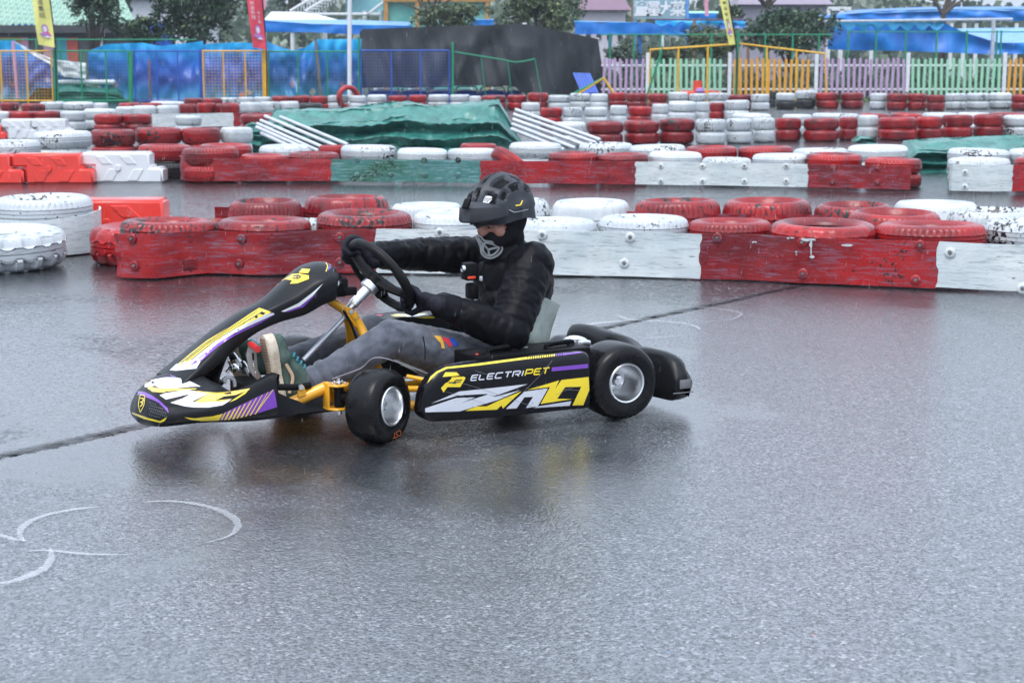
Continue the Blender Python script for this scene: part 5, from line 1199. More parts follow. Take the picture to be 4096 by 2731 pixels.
for mi, L in ((WH, [(285, 485), (460, 395), (610, 368), (740, 370), (900, 400), (1085, 492), (950, 495), (770, 512), (540, 516), (470, 480), (350, 502)]),
              (BK, [(380, 455), (480, 420), (580, 425), (430, 437)]), (BK, [(810, 470), (900, 472), (1030, 492), (880, 484)]),
              (YL, [(275, 470), (390, 400), (475, 393), (330, 455)]),
              (Y2_, [(365, 510), (410, 492), (540, 519), (1040, 517), (1000, 531), (620, 556), (590, 573), (440, 562)]),
              (WH, [(535, 608), (620, 577), (910, 535), (1180, 592), (960, 697), (1090, 706), (1400, 692), (1505, 656), (1440, 705), (1380, 740), (1190, 772), (1000, 770), (880, 757), (680, 706), (840, 652), (935, 602), (905, 598), (620, 665)]),
              (Y2_, [(1000, 700), (1190, 592), (985, 542), (1130, 562), (1300, 575), (1500, 557), (1750, 514), (1735, 535), (1560, 602), (1400, 622), (1280, 680), (1500, 655), (1400, 690), (1090, 706)]),
              (YL, [(1470, 700), (1600, 615), (1740, 522), (1690, 582), (1560, 665)]),
              (PU, [(1382, 852), (1560, 765), (1700, 700), (1850, 625), (2000, 560), (2072, 524), (2112, 762), (1900, 832), (1700, 880), (1500, 922), (1322, 941)]),
              (PU, [(165, 557), (250, 552), (330, 562), (450, 620), (560, 700), (640, 780), (658, 850), (610, 795), (520, 705), (380, 642), (270, 607), (147, 614)]),
              (YL, [(120, 800), (200, 845), (400, 915), (540, 950), (643, 895), (592, 953), (545, 973), (330, 925), (122, 833)]),
              (PU, [(410, 385), (560, 267), (640, 267), (500, 372)]), (PU, [(665, 335), (800, 338), (740, 365), (700, 358)])):
    decal(bm, bv, zn(L), mi)
decal(bm, bv, zn([(865, 898), (1000, 912), (1250, 885), (1388, 850), (1326, 940), (1100, 948), (950, 930)]), YL, .002)
for tx, ty, bx_, by_, w in ((1408, 845, 1350, 938, 26), (1470, 818, 1400, 936, 30), (1540, 787, 1452, 933, 30), (1608, 754, 1508, 925, 28), (1680, 722, 1562, 916, 26), (1755, 686, 1622, 904, 24), (1830, 648, 1682, 891, 22), (1908, 606, 1744, 877, 20), (1985, 568, 1810, 862, 18)):
    decal(bm, bv, zn([(tx, ty), (tx + w * .8, ty - 14), (bx_ + w * 1.1, by_ - 8), (bx_, by_)]), YL, .0022)
decal(bm, bv, zn([(2052, 534), (2068, 526), (1830, 850), (1810, 858)]), YL, .0022)
def strokes(bm, bv, L, w, mi, off=.002, zf=None):
    for (x0, y0), (x1, y1) in zip(L, L[1:]):
        dx, dy = x1 - x0, y1 - y0; l = math.hypot(dx, dy) or 1; nx, ny = -dy / l * w / 2, dx / l * w / 2
        q = [(x0 + nx, y0 + ny), (x1 + nx, y1 + ny), (x1 - nx, y1 - ny), (x0 - nx, y0 - ny)]; decal(bm, bv, zf(q) if zf else q, mi, off)
strokes(bm, bv, [(283, 608), (335, 612), (345, 640), (330, 745), (283, 835), (256, 750), (270, 640), (283, 608)], 9, YL, .003, zn)
strokes(bm, bv, [(280, 650), (325, 650), (322, 690), (285, 700), (318, 715), (300, 745), (275, 760)], 14, YL, .003, zn)
for i in range(9):
    for j in range(5):
        x = 400 + i * 26 + (j % 2) * 13; y = 700 + j * 40 + i * 8
        if y < 620 + (x - 380) * .72 + 25 or y > 905: continue
        decal(bm, bv, zn([(x, y), (x + 9, y - 9), (x + 18, y), (x + 18, y + 14), (x + 9, y + 23), (x, y + 14)]), BK, .0022)
part('nose_fairing', bm, DM, angle=50)

# ---- front panel -----------------------------------------------------------
def panel_sec(u, w, hw, drop, side, wdir):
    d = V3(*wdir).normalized()                # downward direction of the section in (u,w)
    P = []
    for t in (-1, -.86, -.6, -.3, 0, .3, .6, .86, 1):
        P.append((t * hw, drop * (abs(t) ** 2.4)))
    P += [(hw * .99, drop + side * .5), (hw * .90, drop + side), (hw * .5, drop + side * .8), (0, drop + side * .75), (-hw * .5, drop + side * .8), (-hw * .90, drop + side), (-hw * .99, drop + side * .5)]
    return [V3(u, 0, w) + d * b + V3(0, a, 0) for a, b in P]
SP = [(1.595, .225, .138, .02, .022, (-.5, 0, -1)), (1.55, .262, .132, .024, .03, (-.75, 0, -1)), (1.48, .318, .114, .028, .045, (-.85, 0, -1)), (1.40, .378, .090, .026, .05, (-.75, 0, -1)), (1.31, .432, .078, .024, .052, (-.5, 0, -1)), (1.225, .470, .078, .026, .056, (-.45, 0, -1)),
      (1.155, .522, .108, .044, .070, (-.5, 0, -1)), (1.085, .575, .124, .052, .078, (-.4, 0, -1)), (1.03, .594, .126, .052, .080, (-.2, 0, -1)), (.985, .594, .118, .048, .072, (0, 0, -1)), (.958, .576, .104, .040, .05, (.3, 0, -1)), (.945, .545, .085, .02, .02, (.4, 0, -1))]
bm = bmesh.new(); secs = smooth_loft([panel_sec(*s) for s in SP], 5); secs = [round_ring(s, 2) for s in secs]; loft(bm, secs)
bmesh.ops.recalc_face_normals(bm, faces=bm.faces); bv = BVHTree.FromBMesh(bm)
for mi, L in ((SI, [(390, 943), (440, 895), (560, 862), (700, 742), (900, 622), (1150, 500), (1200, 492), (1212, 503), (1000, 600), (900, 648), (760, 738), (640, 862), (600, 930), (440, 948)]),
              (YL, [(445, 902), (560, 806), (680, 712), (870, 596), (1092, 455), (1188, 486), (1040, 556), (900, 622), (720, 742), (500, 902)]),
              (PU, [(548, 905), (600, 862), (760, 740), (900, 655), (1215, 505), (1100, 572), (900, 668), (775, 752), (640, 870)]),
              (WH, [(1262, 480), (1400, 415), (1500, 340), (1592, 262), (1512, 358), (1412, 438), (1290, 484)]), (PU, [(1290, 488), (1412, 441), (1512, 362), (1545, 340), (1436, 446), (1334, 482)]),
              (YL, [(1428, 148), (1492, 152), (1476, 182), (1402, 180)]), (YL, [(1350, 190), (1400, 186), (1480, 200), (1482, 228), (1392, 262), (1334, 266), (1352, 238), (1290, 232), (1222, 286), (1250, 250), (1300, 222)]),
              (PU, [(1640, 112), (1668, 118), (1625, 168)])):
    decal(bm, bv, z1(L), mi)
for q in ([(520, 868), (700, 728), (1080, 478)], [(560, 862), (740, 716), (1120, 482)], [(480, 886), (660, 742), (1050, 478)]): strokes(bm, bv, q, 5, BK, .0022, z1)
strokes(bm, bv, [(1360, 205), (1400, 200), (1420, 210), (1400, 225), (1355, 222)], 9, BK, .0024, z1); strokes(bm, bv, [(1400, 200), (1384, 226)], 9, BK, .0024, z1)
strokes(bm, bv, [(1612, 100), (1628, 130), (1614, 172)], 6, YL, .0022, z1)
part('steering_fairing', bm, DM, angle=55)
bm = bmesh.new()
tube(bm, catmull([(1.36, .0, .345), (1.40, .0, .28), (1.44, .0, .18)], 4), .028, 8, flat=2.2)
part('fairing_stay', bm, M['matte_black'])
bm = bmesh.new(); box(bm, (.955, .0, .505), (.07, .14, .07), bev=.012); box(bm, (.915, .06, .49), (.05, .03, .03), bev=.004); box(bm, (.98, .085, .525), (.05, .012, .06), bev=.004); part('dash_mount', bm, M['matte_black'])
bm = bmesh.new(); lathe(bm, [(0, .004), (.010, .004), (.012, -.004)], Matrix.Translation((.985, .112, .53)) @ Matrix.Rotation(-math.pi / 2, 4, 'X'), 12); part('bolt', bm, M['steel'])

# ---- wheels ----------------------------------------------------------------
def kart_wheel(name, C, axis, R, w, rimR, spokes=0, label=None):
    """tyre is the part, rim and hub its sub-parts; axis points outwards"""
    Mx = Matrix.Translation(C) @ Vector(axis).normalized().to_track_quat('Z', 'Y').to_matrix().to_4x4(); h = w / 2
    bm = bmesh.new()
    prof = [(rimR * .98, h * .72), (rimR * 1.05, h * .93), (R * .72, h * 1.03), (R * .84, h * 1.0), (R * .93, h * .88), (R * .975, h * .68), (R * .995, h * .4), (R, 0), (R * .995, -h * .4), (R * .975, -h * .68), (R * .93, -h * .88), (R * .84, -h * 1.0), (R * .72, -h * 1.03), (rimR * 1.05, -h * .93), (rimR * .98, -h * .72), (rimR * .94, 0)]
    lathe(bm, prof, Mx, 72, closed=True); bmesh.ops.recalc_face_normals(bm, faces=bm.faces)
    t = part(name, bm, [M['rubber_wet'], M['d_orange']]); bm = bmesh.new()
    rp = [(rimR * 1.06, h * .95), (rimR * 1.02, h * 1.0), (rimR * .95, h * .98), (rimR * .90, h * .86), (rimR * .87, h * .5), (rimR * .83, h * .1), (rimR * .74, -h * .25), (rimR * .55, -h * .45), (rimR * .40, -h * .45), (rimR * .34, -h * .1), (rimR * .30, h * .25), (rimR * .26, h * .36), (rimR * .14, h * .38), (rimR * .12, h * .46), (0, h * .46)]
    lathe(bm, rp, Mx, 56)
    lathe(bm, [(rimR * .93, -h * .75), (rimR * 1.02, -h * .9), (rimR * 1.05, -h * .95)], Mx, 40)
    r = part('rim', bm, M['alu'], t, angle=25)
    bm = bmesh.new()
    for k in range(3):
        a = 2 * math.pi * k / 3 + .5; lathe(bm, [(0, h * .44), (.006, h * .44), (.007, h * .3)], Mx @ Matrix.Translation((rimR * .19 * math.cos(a), rimR * .19 * math.sin(a), 0)), 6)
    for k in range(0):
        a = 2 * math.pi * k / 3; c = Mx @ V3(rimR * .62 * math.cos(a), rimR * .62 * math.sin(a), -h * .10)
        q = Mx.to_3x3() @ V3(0, 0, 1); lathe(bm, [(0, .003), (.012, .003), (.013, -.004)], Matrix.Translation(c) @ q.to_track_quat('Z', 'Y').to_matrix().to_4x4(), 10)
    part('wheel_nut', bm, M['steel'], t)
    return t
ST = math.radians(33); hd = V3(math.cos(ST), math.sin(ST), 0); onl = V3(-math.sin(ST), math.cos(ST), .05)
FWL = V3(.952, .402, .130)
fw = kart_wheel('front_wheel', FWL, onl, .131, .128, .066)
# orange maker lettering low on the front tyre sidewall
me = text_mesh('CST', .030); Mx = Matrix.Translation(FWL) @ onl.normalized().to_track_quat('Z', 'Y').to_matrix().to_4x4()
pr = V3(0, 0, 0)
nz = Mx.to_3x3() @ V3(0, 0, 1); down = (V3(0, 0, -1) - nz * V3(0, 0, -1).dot(nz)).normalized(); side = nz.cross(down)
for v in me.vertices:
    a = -.1 + v.co.x / .1; rr = .100 + v.co.y; v.co = FWL + nz * .0668 + (down * math.cos(a) + side * math.sin(a) * -1) * rr * 1.0
me.materials.clear(); me.materials.append(M['d_orange']); t = bpy.data.objects.new('tyre_lettering', me); link(t); t.parent = fw
kart_wheel('front_wheel', V3(.952, -.402, .130), V3(math.sin(ST), -math.cos(ST), .0), .131, .128, .066)
kart_wheel('rear_wheel', V3(0, .42, .143), V3(0, 1, 0), .143, .182, .071)
kart_wheel('rear_wheel', V3(0, -.42, .143), V3(0, -1, 0), .143, .182, .071)
bm = bmesh.new(); cyl(bm, (0, -.36, .143), (0, .36, .143), .017, 16); part('rear_axle', bm, M['steel'])

# ---- frame tubes -----------------------------------------------------------
def kt(name, pts, r, mat='yellow', seg=12, sm=True, parent=None, flat=None):
    bm = bmesh.new(); tube(bm, catmull(pts, 6) if sm and len(pts) > 2 else pts, r, seg, flat=flat); return part(name, bm, M[mat], parent)
kt('frame_tube', [K(1128, 1628, .27), K(1290, 1555, .30), K(1310, 1550, .30)], .021)
kt('frame_tube', [K(1300, 1545, .29), K(1345, 1600, .27), K(1430, 1606, .26), V3(.80, .27, .09), V3(.45, .27, .06), V3(.2, .26, .08), V3(-.05, .25, .12)], .019)
kt('frame_tube', [V3(1.40, .20, .13), V3(1.34, .28, .13), K(1128, 1628, .27)], .016)
kt('frame_tube', [V3(1.45, -.22, .08), V3(1.1, -.28, .08), V3(.80, -.27, .06), V3(.45, -.27, .05), V3(-.05, -.25, .10)], .019)
kt('frame_tube', [V3(1.30, .28, .12), V3(1.33, 0, .10), V3(1.30, -.28, .08)], .016)
kt('frame_tube', [V3(.78, .27, .08), V3(.80, 0, .07), V3(.78, -.27, .06)], .016)
kt('frame_tube', [V3(.62, .27, .07), V3(.62, .35, .10), V3(.60, .44, .12)], .015)
kt('frame_tube', [K(1630, 1505, .3), K(1700, 1520, .36), V3(.66, .42, .17)], .008)
kt('frame_tube', [K(1630, 1555, .3), K(1710, 1560, .36), V3(.66, .42, .12)], .012)
kt('bumper_bar', [V3(1.36, .22, .17), V3(1.43, .20, .18), V3(1.45, 0, .175), V3(1.43, -.20, .17), V3(1.36, -.22, .16)], .011, 'matte_black')
kt('bumper_bar', [K(1112, 1548, .30), K(1180, 1548, .30), K(1240, 1540, .29)], .012, 'matte_black')
bm = bmesh.new(); plate(bm, [K(1190, 1590, .305), K(1192, 1545, .305), K(1205, 1535, .305), K(1217, 1545, .305), K(1226, 1580, .305)], .008, bev=.002); part('bracket', bm, M['yellow'])
bm = bmesh.new(); c = K(1203, 1548, .312); lathe(bm, [(0, .005), (.009, .005), (.010, -.003)], Matrix.Translation(c) @ Matrix.Rotation(-math.pi / 2, 4, 'X'), 12); part('bolt', bm, M['steel'])
# kingpin yoke
bm = bmesh.new()
yk = lambda x, y, v=.34: K(x, y, v)
top = [yk(1283, 1530, .31), yk(1290, 1522, .31), yk(1345, 1524, .36), yk(1352, 1534, .37)]
for w0, w1 in ((.205, .214), (.122, .131)):
    cx_, cv = 1.075, .345
    P = [V3(cx_ + .045, .300, w0), V3(cx_ + .045, cv - .0, w0), V3(cx_ + .02, cv + .032, w0), V3(cx_ - .02, cv + .032, w0), V3(cx_ - .04, cv, w0), V3(cx_ - .03, .300, w0)]
    plate(bm, P, .008, bev=.002)
box(bm, (1.115, .325, .168), (.008, .05, .09), bev=.002); part('kingpin_yoke', bm, M['yellow'])
bm = bmesh.new(); cyl(bm, (1.075, .345, .127), (1.075, .345, .208), .017, 14); tube(bm, [V3(1.07, .345, .165), V3(1.00, .375, .150), V3(.955, .40, .131)], [.019, .016, .014], 12); tube(bm, [V3(1.07, .345, .14), V3(1.01, .30, .12)], .009, 8); part('stub_axle', bm, M['matte_black'])
for z, s in ((.213, 1), (.118, -1)):
    bm = bmesh.new(); lathe(bm, [(0, .016 * s), (.009, .016 * s), (.0095, .004 * s), (.015, .003 * s), (.015, 0)], Matrix.Translation((1.075, .345, z)), 8)
    for k in range(5):
        a = k * 1.256; lathe(bm, [(0, .005 * s), (.004, .004 * s), (.005, 0)], Matrix.Translation((1.075 + .023 * math.cos(a), .345 + .023 * math.sin(a), z)), 8)
    part('kingpin_bolt', bm, M['steel'])
kt('stub_axle', [V3(1.08, -.33, .12), V3(1.0, -.36, .13), V3(.955, -.40, .131)], .016, 'matte_black')
kt('tie_rod', [V3(1.01, .30, .12), V3(1.06, .02, .13)], .006, 'steel', sm=False)
kt('tie_rod', [V3(1.01, -.30, .12), V3(1.06, -.02, .13)], .006, 'steel', sm=False)

# ---- floor, pedals ---------------------------------------------------------
bm = bmesh.new(); box(bm, (1.08, 0, .085), (.40, .42, .006)); part('floor_tray', bm, M['matte_black'], smooth=False)
bm = bmesh.new(); box(bm, (1.28, .02, .15), (.10, .22, .07), bev=.008); box(bm, (1.22, -.06, .13), (.12, .10, .05), bev=.006); part('brake_unit', bm, M['matte_black'])
bm = bmesh.new()
for p, r in ((K(935, 1438, 0), .018), (K(955, 1455, 0), .014), (K(975, 1470, .03), .016), (K(928, 1470, 0), .010), (K(1000, 1490, .05), .012)): lathe(bm, [(0, .02), (r, .02), (r * 1.1, 0), (r, -.02), (0, -.02)], Matrix.Translation(p) @ Matrix.Rotation(1.1, 4, 'X'), 10)
tube(bm, [K(915, 1440, 0), K(960, 1475, .02), K(1010, 1490, .05)], .009, 8); tube(bm, [K(905, 1490, 0), K(925, 1465, 0)], .006, 6); part('brake_linkage', bm, M['steel'])
kt('hose', [K(905, 1530, .02), K(895, 1518, .02), K(915, 1508, .02), K(935, 1520, .02), K(940, 1545, .02)], .007, 'd_silver')
def pedal(v, dx):
    e = bmesh.new(); P = [K(995, 1378, v), K(1010, 1365, v), K(1024, 1372, v), K(1026, 1420, v), K(1030, 1475, v), K(1052, 1520, v), K(1040, 1530, v), K(1008, 1500, v), K(992, 1470, v), K(983, 1420, v)]
    for q in P: q.x += dx
    plate(e, P, .007, bev=.0015); pd = part('pedal', e, simple('brushed_aluminium', (.55, .53, .52), .4, 1.0, var=.1))
    a = K(1003, 1377, v); a.x += dx; e = bmesh.new(); cyl(e, a, a + V3(0, .075, -.006), .0125, 14); part('pedal_pad', e, simple('red_anodised', (.60, .03, .03), .3, coat=.4), pd)
    e = bmesh.new(); P = [K(1008, 1413, v + .005), K(1015, 1411, v + .005), K(1017, 1440, v + .005), K(1011, 1441, v + .005)]
    for q in P: q.x += dx
    plate(e, P, .003); part('slot', e, M['matte_black'], pd)
    for y in (1458, 1466, 1490):
        c = K(1014 + (y - 1458) * .3, y, v + .006); c.x += dx; e = bmesh.new(); lathe(e, [(0, .004), (.005, .003), (.006, 0)], Matrix.Translation(c) @ Matrix.Rotation(-math.pi / 2, 4, 'X'), 8); part('bolt', e, M['steel'], pd)
    return pd
pedal(.085, 0); pedal(-.20, .03)

# ---- steering --------------------------------------------------------------
HUB = V3(.792, 0, .508); AX = V3(.74, 0, -.67).normalized(); AW = V3(.83, .14, -.55).normalized(); SV = V3(-.14 / .83, 1, 0); SV = (SV - AW * SV.dot(AW)).normalized(); TT = SV.cross(AW); TT = TT if TT.z > 0 else -TT
kt('steering_column', [HUB, HUB + AX * .165], .013, 'pole', sm=False)
bm = bmesh.new(); tube(bm, [HUB + AX * .012, HUB + AX * .035, HUB + AX * .04, HUB + AX * .115, HUB + AX * .118, HUB + AX * .14], [.034, .034, .020, .019, .015, .015], 16); part('steering_hub', bm, M['alu'])
kt('steering_shaft', [K(1385, 1262, .015), K(1215, 1440, .015)], .0095, 'pole', sm=False)
kt('steering_support', [V3(.985, .012, .462), V3(.94, .012, .430), V3(.895, .012, .400)], .017, flat=1.5, sm=False)
kt('steering_support', [V3(.895, .03, .402), V3(.868, .03, .36), V3(.85, .05, .31), V3(.84, .10, .24), V3(.82, .2, .10)], .018)
kt('steering_support', [V3(.895, -.03, .402), V3(.87, -.05, .33), V3(.84, -.12, .22), V3(.82, -.2, .09)], .018)
bm = bmesh.new(); plate(bm, [V3(.925, .036, .430), V3(.90, .036, .425), V3(.868, .036, .385), V3(.862, .036, .345), V3(.885, .036, .350), V3(.915, .036, .395)], .008, bev=.002); part('bracket', bm, M['yellow'])
for u, w in ((.902, .410), (.882, .385)):
    bm = bmesh.new(); lathe(bm, [(0, .005), (.008, .005), (.009, -.002)], Matrix.Translation((u, .041, w)) @ Matrix.Rotation(-math.pi / 2, 4, 'X'), 10); part('bolt', bm, M['steel'])
kt('cable', [V3(.93, .03, .42), V3(.90, .05, .35), V3(.88, .06, .25), V3(.9, .05, .1)], .005, 'matte_black')
RR = .152; SR = math.radians(-38)
def rim_pt(phi, r=RR, off=0):
    """phi measured on the turned wheel; the wheel is flattened towards its lower side"""
    k = 1.0 - .13 * max(0, -math.sin(phi)) ** 2
    return HUB + SV * (math.cos(phi + SR) * r * k) + TT * (math.sin(phi + SR) * r * k) + AW * (-.035 + off)
bm = bmesh.new(); tube(bm, [rim_pt(2 * math.pi * i / 64) for i in range(64)], [.0165 + .0025 * (abs(math.sin(2 * math.pi * i / 64)) < .8) for i in range(64)], 12, closed=True); sw = part('steering_wheel', bm, simple('wheel_grip', (.008, .0085, .0095), .42, bmp=.2, spec=.2))
for ph in (math.radians(8), math.radians(172), math.radians(270)):
    bm = bmesh.new(); c = HUB + AX * -.012; tube(bm, [c, c.lerp(rim_pt(ph), .5) + AX * .006, rim_pt(ph)], [.018, .015, .013], 8, flat=2.0); part('spoke', bm, M['matte_black'], sw)
bm = bmesh.new(); tube(bm, [HUB + AX * -.018, HUB + AX * .012], .036, 18); part('wheel_boss', bm, M['matte_black'], sw)
bm = bmesh.new(); tube(bm, [rim_pt(math.radians(196), .115), rim_pt(math.radians(186), .085)], .010, 8); tube(bm, [rim_pt(math.radians(182), .08, .02), rim_pt(math.radians(180), .06, .03)], .012, 8); part('switch', bm, M['steel'], sw)

# ---- seat ------------------------------------------------------------------
prof = catmull([V3(.66, 0, .175), V3(.55, 0, .115), V3(.42, 0, .075), V3(.28, 0, .065), V3(.17, 0, .10), V3(.10, 0, .19), V3(.065, 0, .29), V3(.030, 0, .375)], 5)
def seat_fn(u, v, off=0):
    i = min(int(u * (len(prof) - 1)), len(prof) - 2); f = u * (len(prof) - 1) - i; p = prof[i].lerp(prof[i + 1], f)
    t = (prof[i + 1] - prof[i]).normalized(); n = V3(-t.z, 0, t.x)
    if n.x < 0 and p.z > .2: n = -n
    n = V3(t.z, 0, -t.x); n = n if (V3(.35, 0, .5) - p).dot(n) > 0 else -n
    s = v * 2 - 1; wing = interp_xy([(0, .02), (.2, .09), (.45, .21), (.7, .24), (.88, .20), (1, .15)], u)
    hw = interp_xy([(0, .18), (.3, .205), (.6, .215), (.8, .222), (1, .185)], u)
    return p + n * (wing * abs(s) ** 2.6 + off) + V3(0, s * (hw - off), 0)
bm = bmesh.new(); g = [[bm.verts.new(seat_fn(i / 40, j / 24)) for j in range(25)] for i in range(41)]
for i in range(40):
    for j in range(24): bm.faces.new((g[i][j], g[i + 1][j], g[i + 1][j + 1], g[i][j + 1]))
g2 = [[bm.verts.new(seat_fn(i / 40, j / 24, .007)) for j in range(25)] for i in range(41)]
for i in range(40):
    for j in range(24): bm.faces.new((g2[i][j], g2[i][j + 1], g2[i + 1][j + 1], g2[i + 1][j]))
    for j in (0, 24): bm.faces.new((g[i][j], g[i + 1][j], g2[i + 1][j], g2[i][j]))
for j in range(24):
    for i in (0, 40): bm.faces.new((g[i][j], g[i][j + 1], g2[i][j + 1], g2[i][j]))
bmesh.ops.recalc_face_normals(bm, faces=bm.faces)
m, nt, b = new_mat('grey_green_fibreglass'); b.inputs['Base Color'].default_value = (.36, .42, .37, 1); b.inputs['Roughness'].default_value = .35; b.inputs['Coat Weight'].default_value = .4; b.inputs['Transmission Weight'].default_value = 0
tc = N(nt, 'ShaderNodeTexCoord'); n_ = noise_n(nt, 22, 5, .7, tc.outputs['Object']); nt.links.new(ramp(nt, n_.outputs[0], [(.3, (.36, .42, .37)), (.7, (.56, .62, .56))]).outputs[0], b.inputs['Base Color']); M['fibre'] = m
seat = part('seat', bm, M['fibre'])
a = K(2060, 1385, .215); b_ = K(2035, 1350, .215); bm = bmesh.new(); plate(bm, [a, K(2075, 1385, .215), K(2048, 1345, .215), K(2030, 1345, .215)], .01, bev=.002); tube(bm, [K(2068, 1385, .215), V3(.28, .25, .10)], .012, 8); part('seat_stay', bm, M['yellow'])
bm = bmesh.new(); lathe(bm, [(0, .007), (.008, .007), (.009, 0), (.017, -.001), (.017, -.004)], Matrix.Translation(K(2040, 1354, .222)) @ Matrix.Rotation(-math.pi / 2, 4, 'X'), 12); part('bolt', bm, M['steel'])
bm = bmesh.new(); tube(bm, [V3(.07, -.12, .22), V3(.03, -.12, .18), V3(.0, -.14, .12)], .014, 8); part('seat_strut', bm, M['matte_black'])

# ---- side pods -------------------------------------------------------------
def pod(sign):
    bm = bmesh.new()
    us = [.152, .165, .20, .35, .50, .62, .70, .745, .78, .805, .820, .828]
    secs = []
    for u in us:
        wt = interp_xy([(.15, .262), (.17, .270), (.30, .270), (.62, .269), (.70, .264), (.745, .254), (.78, .236), (.805, .208), (.82, .18), (.828, .13)], u)
        wb = interp_xy([(.15, .062), (.60, .064), (.78, .072), (.815, .085), (.828, .10)], u)
        ins = interp_xy([(.15, .006), (.17, 0), (.78, 0), (.81, .010), (.828, .028)], u)
        h = wt - wb
        P = [(.500 - ins - .012, wb), (.500 - ins, wb + .016), (.503 - ins, wb + h * .28), (.502 - ins, wb + h * .60), (.499 - ins, wb + h * .84), (.490 - ins, wb + h * .955), (.472 - ins, wt), (.440, wt - .004), (.430, wt - .02), (.430, wb + .02), (.44, wb)]
        secs.append(catmull([V3(u, sign * v, w) for v, w in P], 3, closed=True))
    secs = smooth_loft(secs, 3); loft(bm, secs); bmesh.ops.recalc_face_normals(bm, faces=bm.faces); return bm
bm = pod(1); bv = BVHTree.FromBMesh(bm)
D = lambda L, mi, off=.0012: decal(bm, bv, zp(L), mi, off, 22)
D([(262, 450), (300, 375), (370, 315), (480, 262), (640, 243), (860, 217), (1437, 142), (1442, 165), (860, 241), (640, 264), (490, 280), (380, 333), (305, 405)], YL)
for i in range(17):
    x = 1452 + i * 27; y = 140 - i * 2.9; D([(x, y), (x + 15, y - 2), (x + 10, y + 25), (x - 5, y + 27)], YL if i < 12 else PU)
D([(1860, 104), (1960, 92), (2070, 78), (2078, 92), (1960, 108), (1860, 122)], PU)
D([(475, 320), (605, 319), (642, 357), (440, 374)], YL)
D([(548, 377), (692, 369), (712, 386), (648, 492), (498, 492), (452, 556), (422, 503), (474, 446), (505, 432), (545, 392)], YL)
strokes(bm, bv, [(510, 440), (575, 437), (592, 412), (665, 408)], 12, BK, .0024, zp); strokes(bm, bv, [(575, 437), (650, 432)], 10, BK, .0024, zp); strokes(bm, bv, [(560, 448), (600, 446)], 8, BK, .0024, zp)
G = {'E': [[(1, 1), (.12, 1), (0, .88), (0, .12), (.12, 0), (1, 0)], [(0, .52), (.9, .52)]], 'L': [[(0, 1), (0, .12), (.12, 0), (.95, 0)]], 'C': [[(1, 1), (.12, 1), (0, .88), (0, .12), (.12, 0), (1, 0)]],
     'T': [[(0, 1), (1, 1)], [(.5, 1), (.5, 0)]], 'R': [[(0, 0), (0, 1), (.88, 1), (1, .88), (1, .55), (.9, .42), (.3, .42)], [(.55, .42), (1, 0)]], 'I': [[(.5, 1), (.5, 0)]], 'P': [[(0, 0), (0, 1), (.88, 1), (1, .88), (1, .5), (.88, .36), (.0, .36)]]}
def word(W_, q0, q1, hgt, slope, shear, mi, wid):
    x = q0[0]; y = q0[1]; tot = sum(wid[c] for c in W_); sc = (q1[0] - q0[0]) / tot
    for c in W_:
        cw = wid[c] * sc; iw = cw * .74
        for st in G[c]:
            L = []
            for gx_, gy in st:
                px_ = x + gx_ * iw * (1 if c != 'I' else .5); L.append((px_ + shear * gy, y + (px_ - q0[0]) * slope - gy * hgt))
            strokes(bm, bv, L, 15, mi, .0022, zp)
            for p in L[1:-1]: decal(bm, bv, zp([(p[0] + 7.5 * math.cos(k * math.pi / 4), p[1] + 7.5 * math.sin(k * math.pi / 4)) for k in range(8)]), mi, .0023)
        x += cw
wid = {'E': 1, 'L': .98, 'C': 1.08, 'T': 1.05, 'R': 1.1, 'I': .42, 'P': 1.1}
word('ELECTRI', (768, 416), (1405, 0), 60, -.094, 20, SI, wid); word('PET', (1408, 356), (1702, 0), 66, -.094, 20, YL, wid)
D([(1725, 262), (2150, 220), (2152, 268), (1722, 308)], PU)
D([(308, 684), (632, 545), (1000, 506), (1440, 457), (1200, 545), (1050, 598), (955, 572), (612, 592)], SI)
D([(237, 742), (600, 620), (822, 613), (655, 682), (975, 578), (1055, 606), (1355, 528), (1100, 640), (860, 712), (640, 778), (240, 788)], SI)
D([(705, 772), (840, 720), (960, 718), (1110, 647), (1370, 541), (1260, 640), (1150, 745), (1132, 706), (1080, 757)], YL)
D([(1185, 748), (1400, 547), (1680, 506), (1560, 718), (1420, 738), (1505, 607), (1402, 612), (1310, 742)], SI)
D([(1565, 718), (1955, 656), (1935, 710), (1510, 738)], SI)
D([(1435, 525), (1812, 413), (1765, 512), (1838, 409), (2158, 373), (2165, 525), (2095, 705), (1968, 706), (2070, 488), (1882, 493), (1788, 630), (1965, 632), (1592, 690), (1705, 491)], YL)
for L, w in (([(1728, 182), (1560, 380), (1385, 552)], 4), ([(820, 300), (960, 345)], 3), ([(680, 450), (950, 530), (1270, 640), (1500, 722)], 3.5), ([(480, 545), (760, 630), (985, 702)], 3), ([(1540, 480), (1620, 530)], 4), ([(1855, 515), (2065, 532)], 4), ([(1770, 580), (1980, 490)], 3)): strokes(bm, bv, L, w, SC, .003, zp)
rnd = random.Random(5)
for i in range(34):
    x = rnd.uniform(560, 2050); y = rnd.uniform(520, 770) - (x - 600) * .03; D([(x, y), (x + rnd.uniform(4, 14), y - rnd.uniform(0, 8)), (x + rnd.uniform(4, 14), y + 3)], SC if i % 2 else BK, .003)
DMg = list(DM); DMg[0] = M['gloss_black']
part('side_pod', bm, DMg, angle=55); part('side_pod', pod(-1), DMg, angle=55)
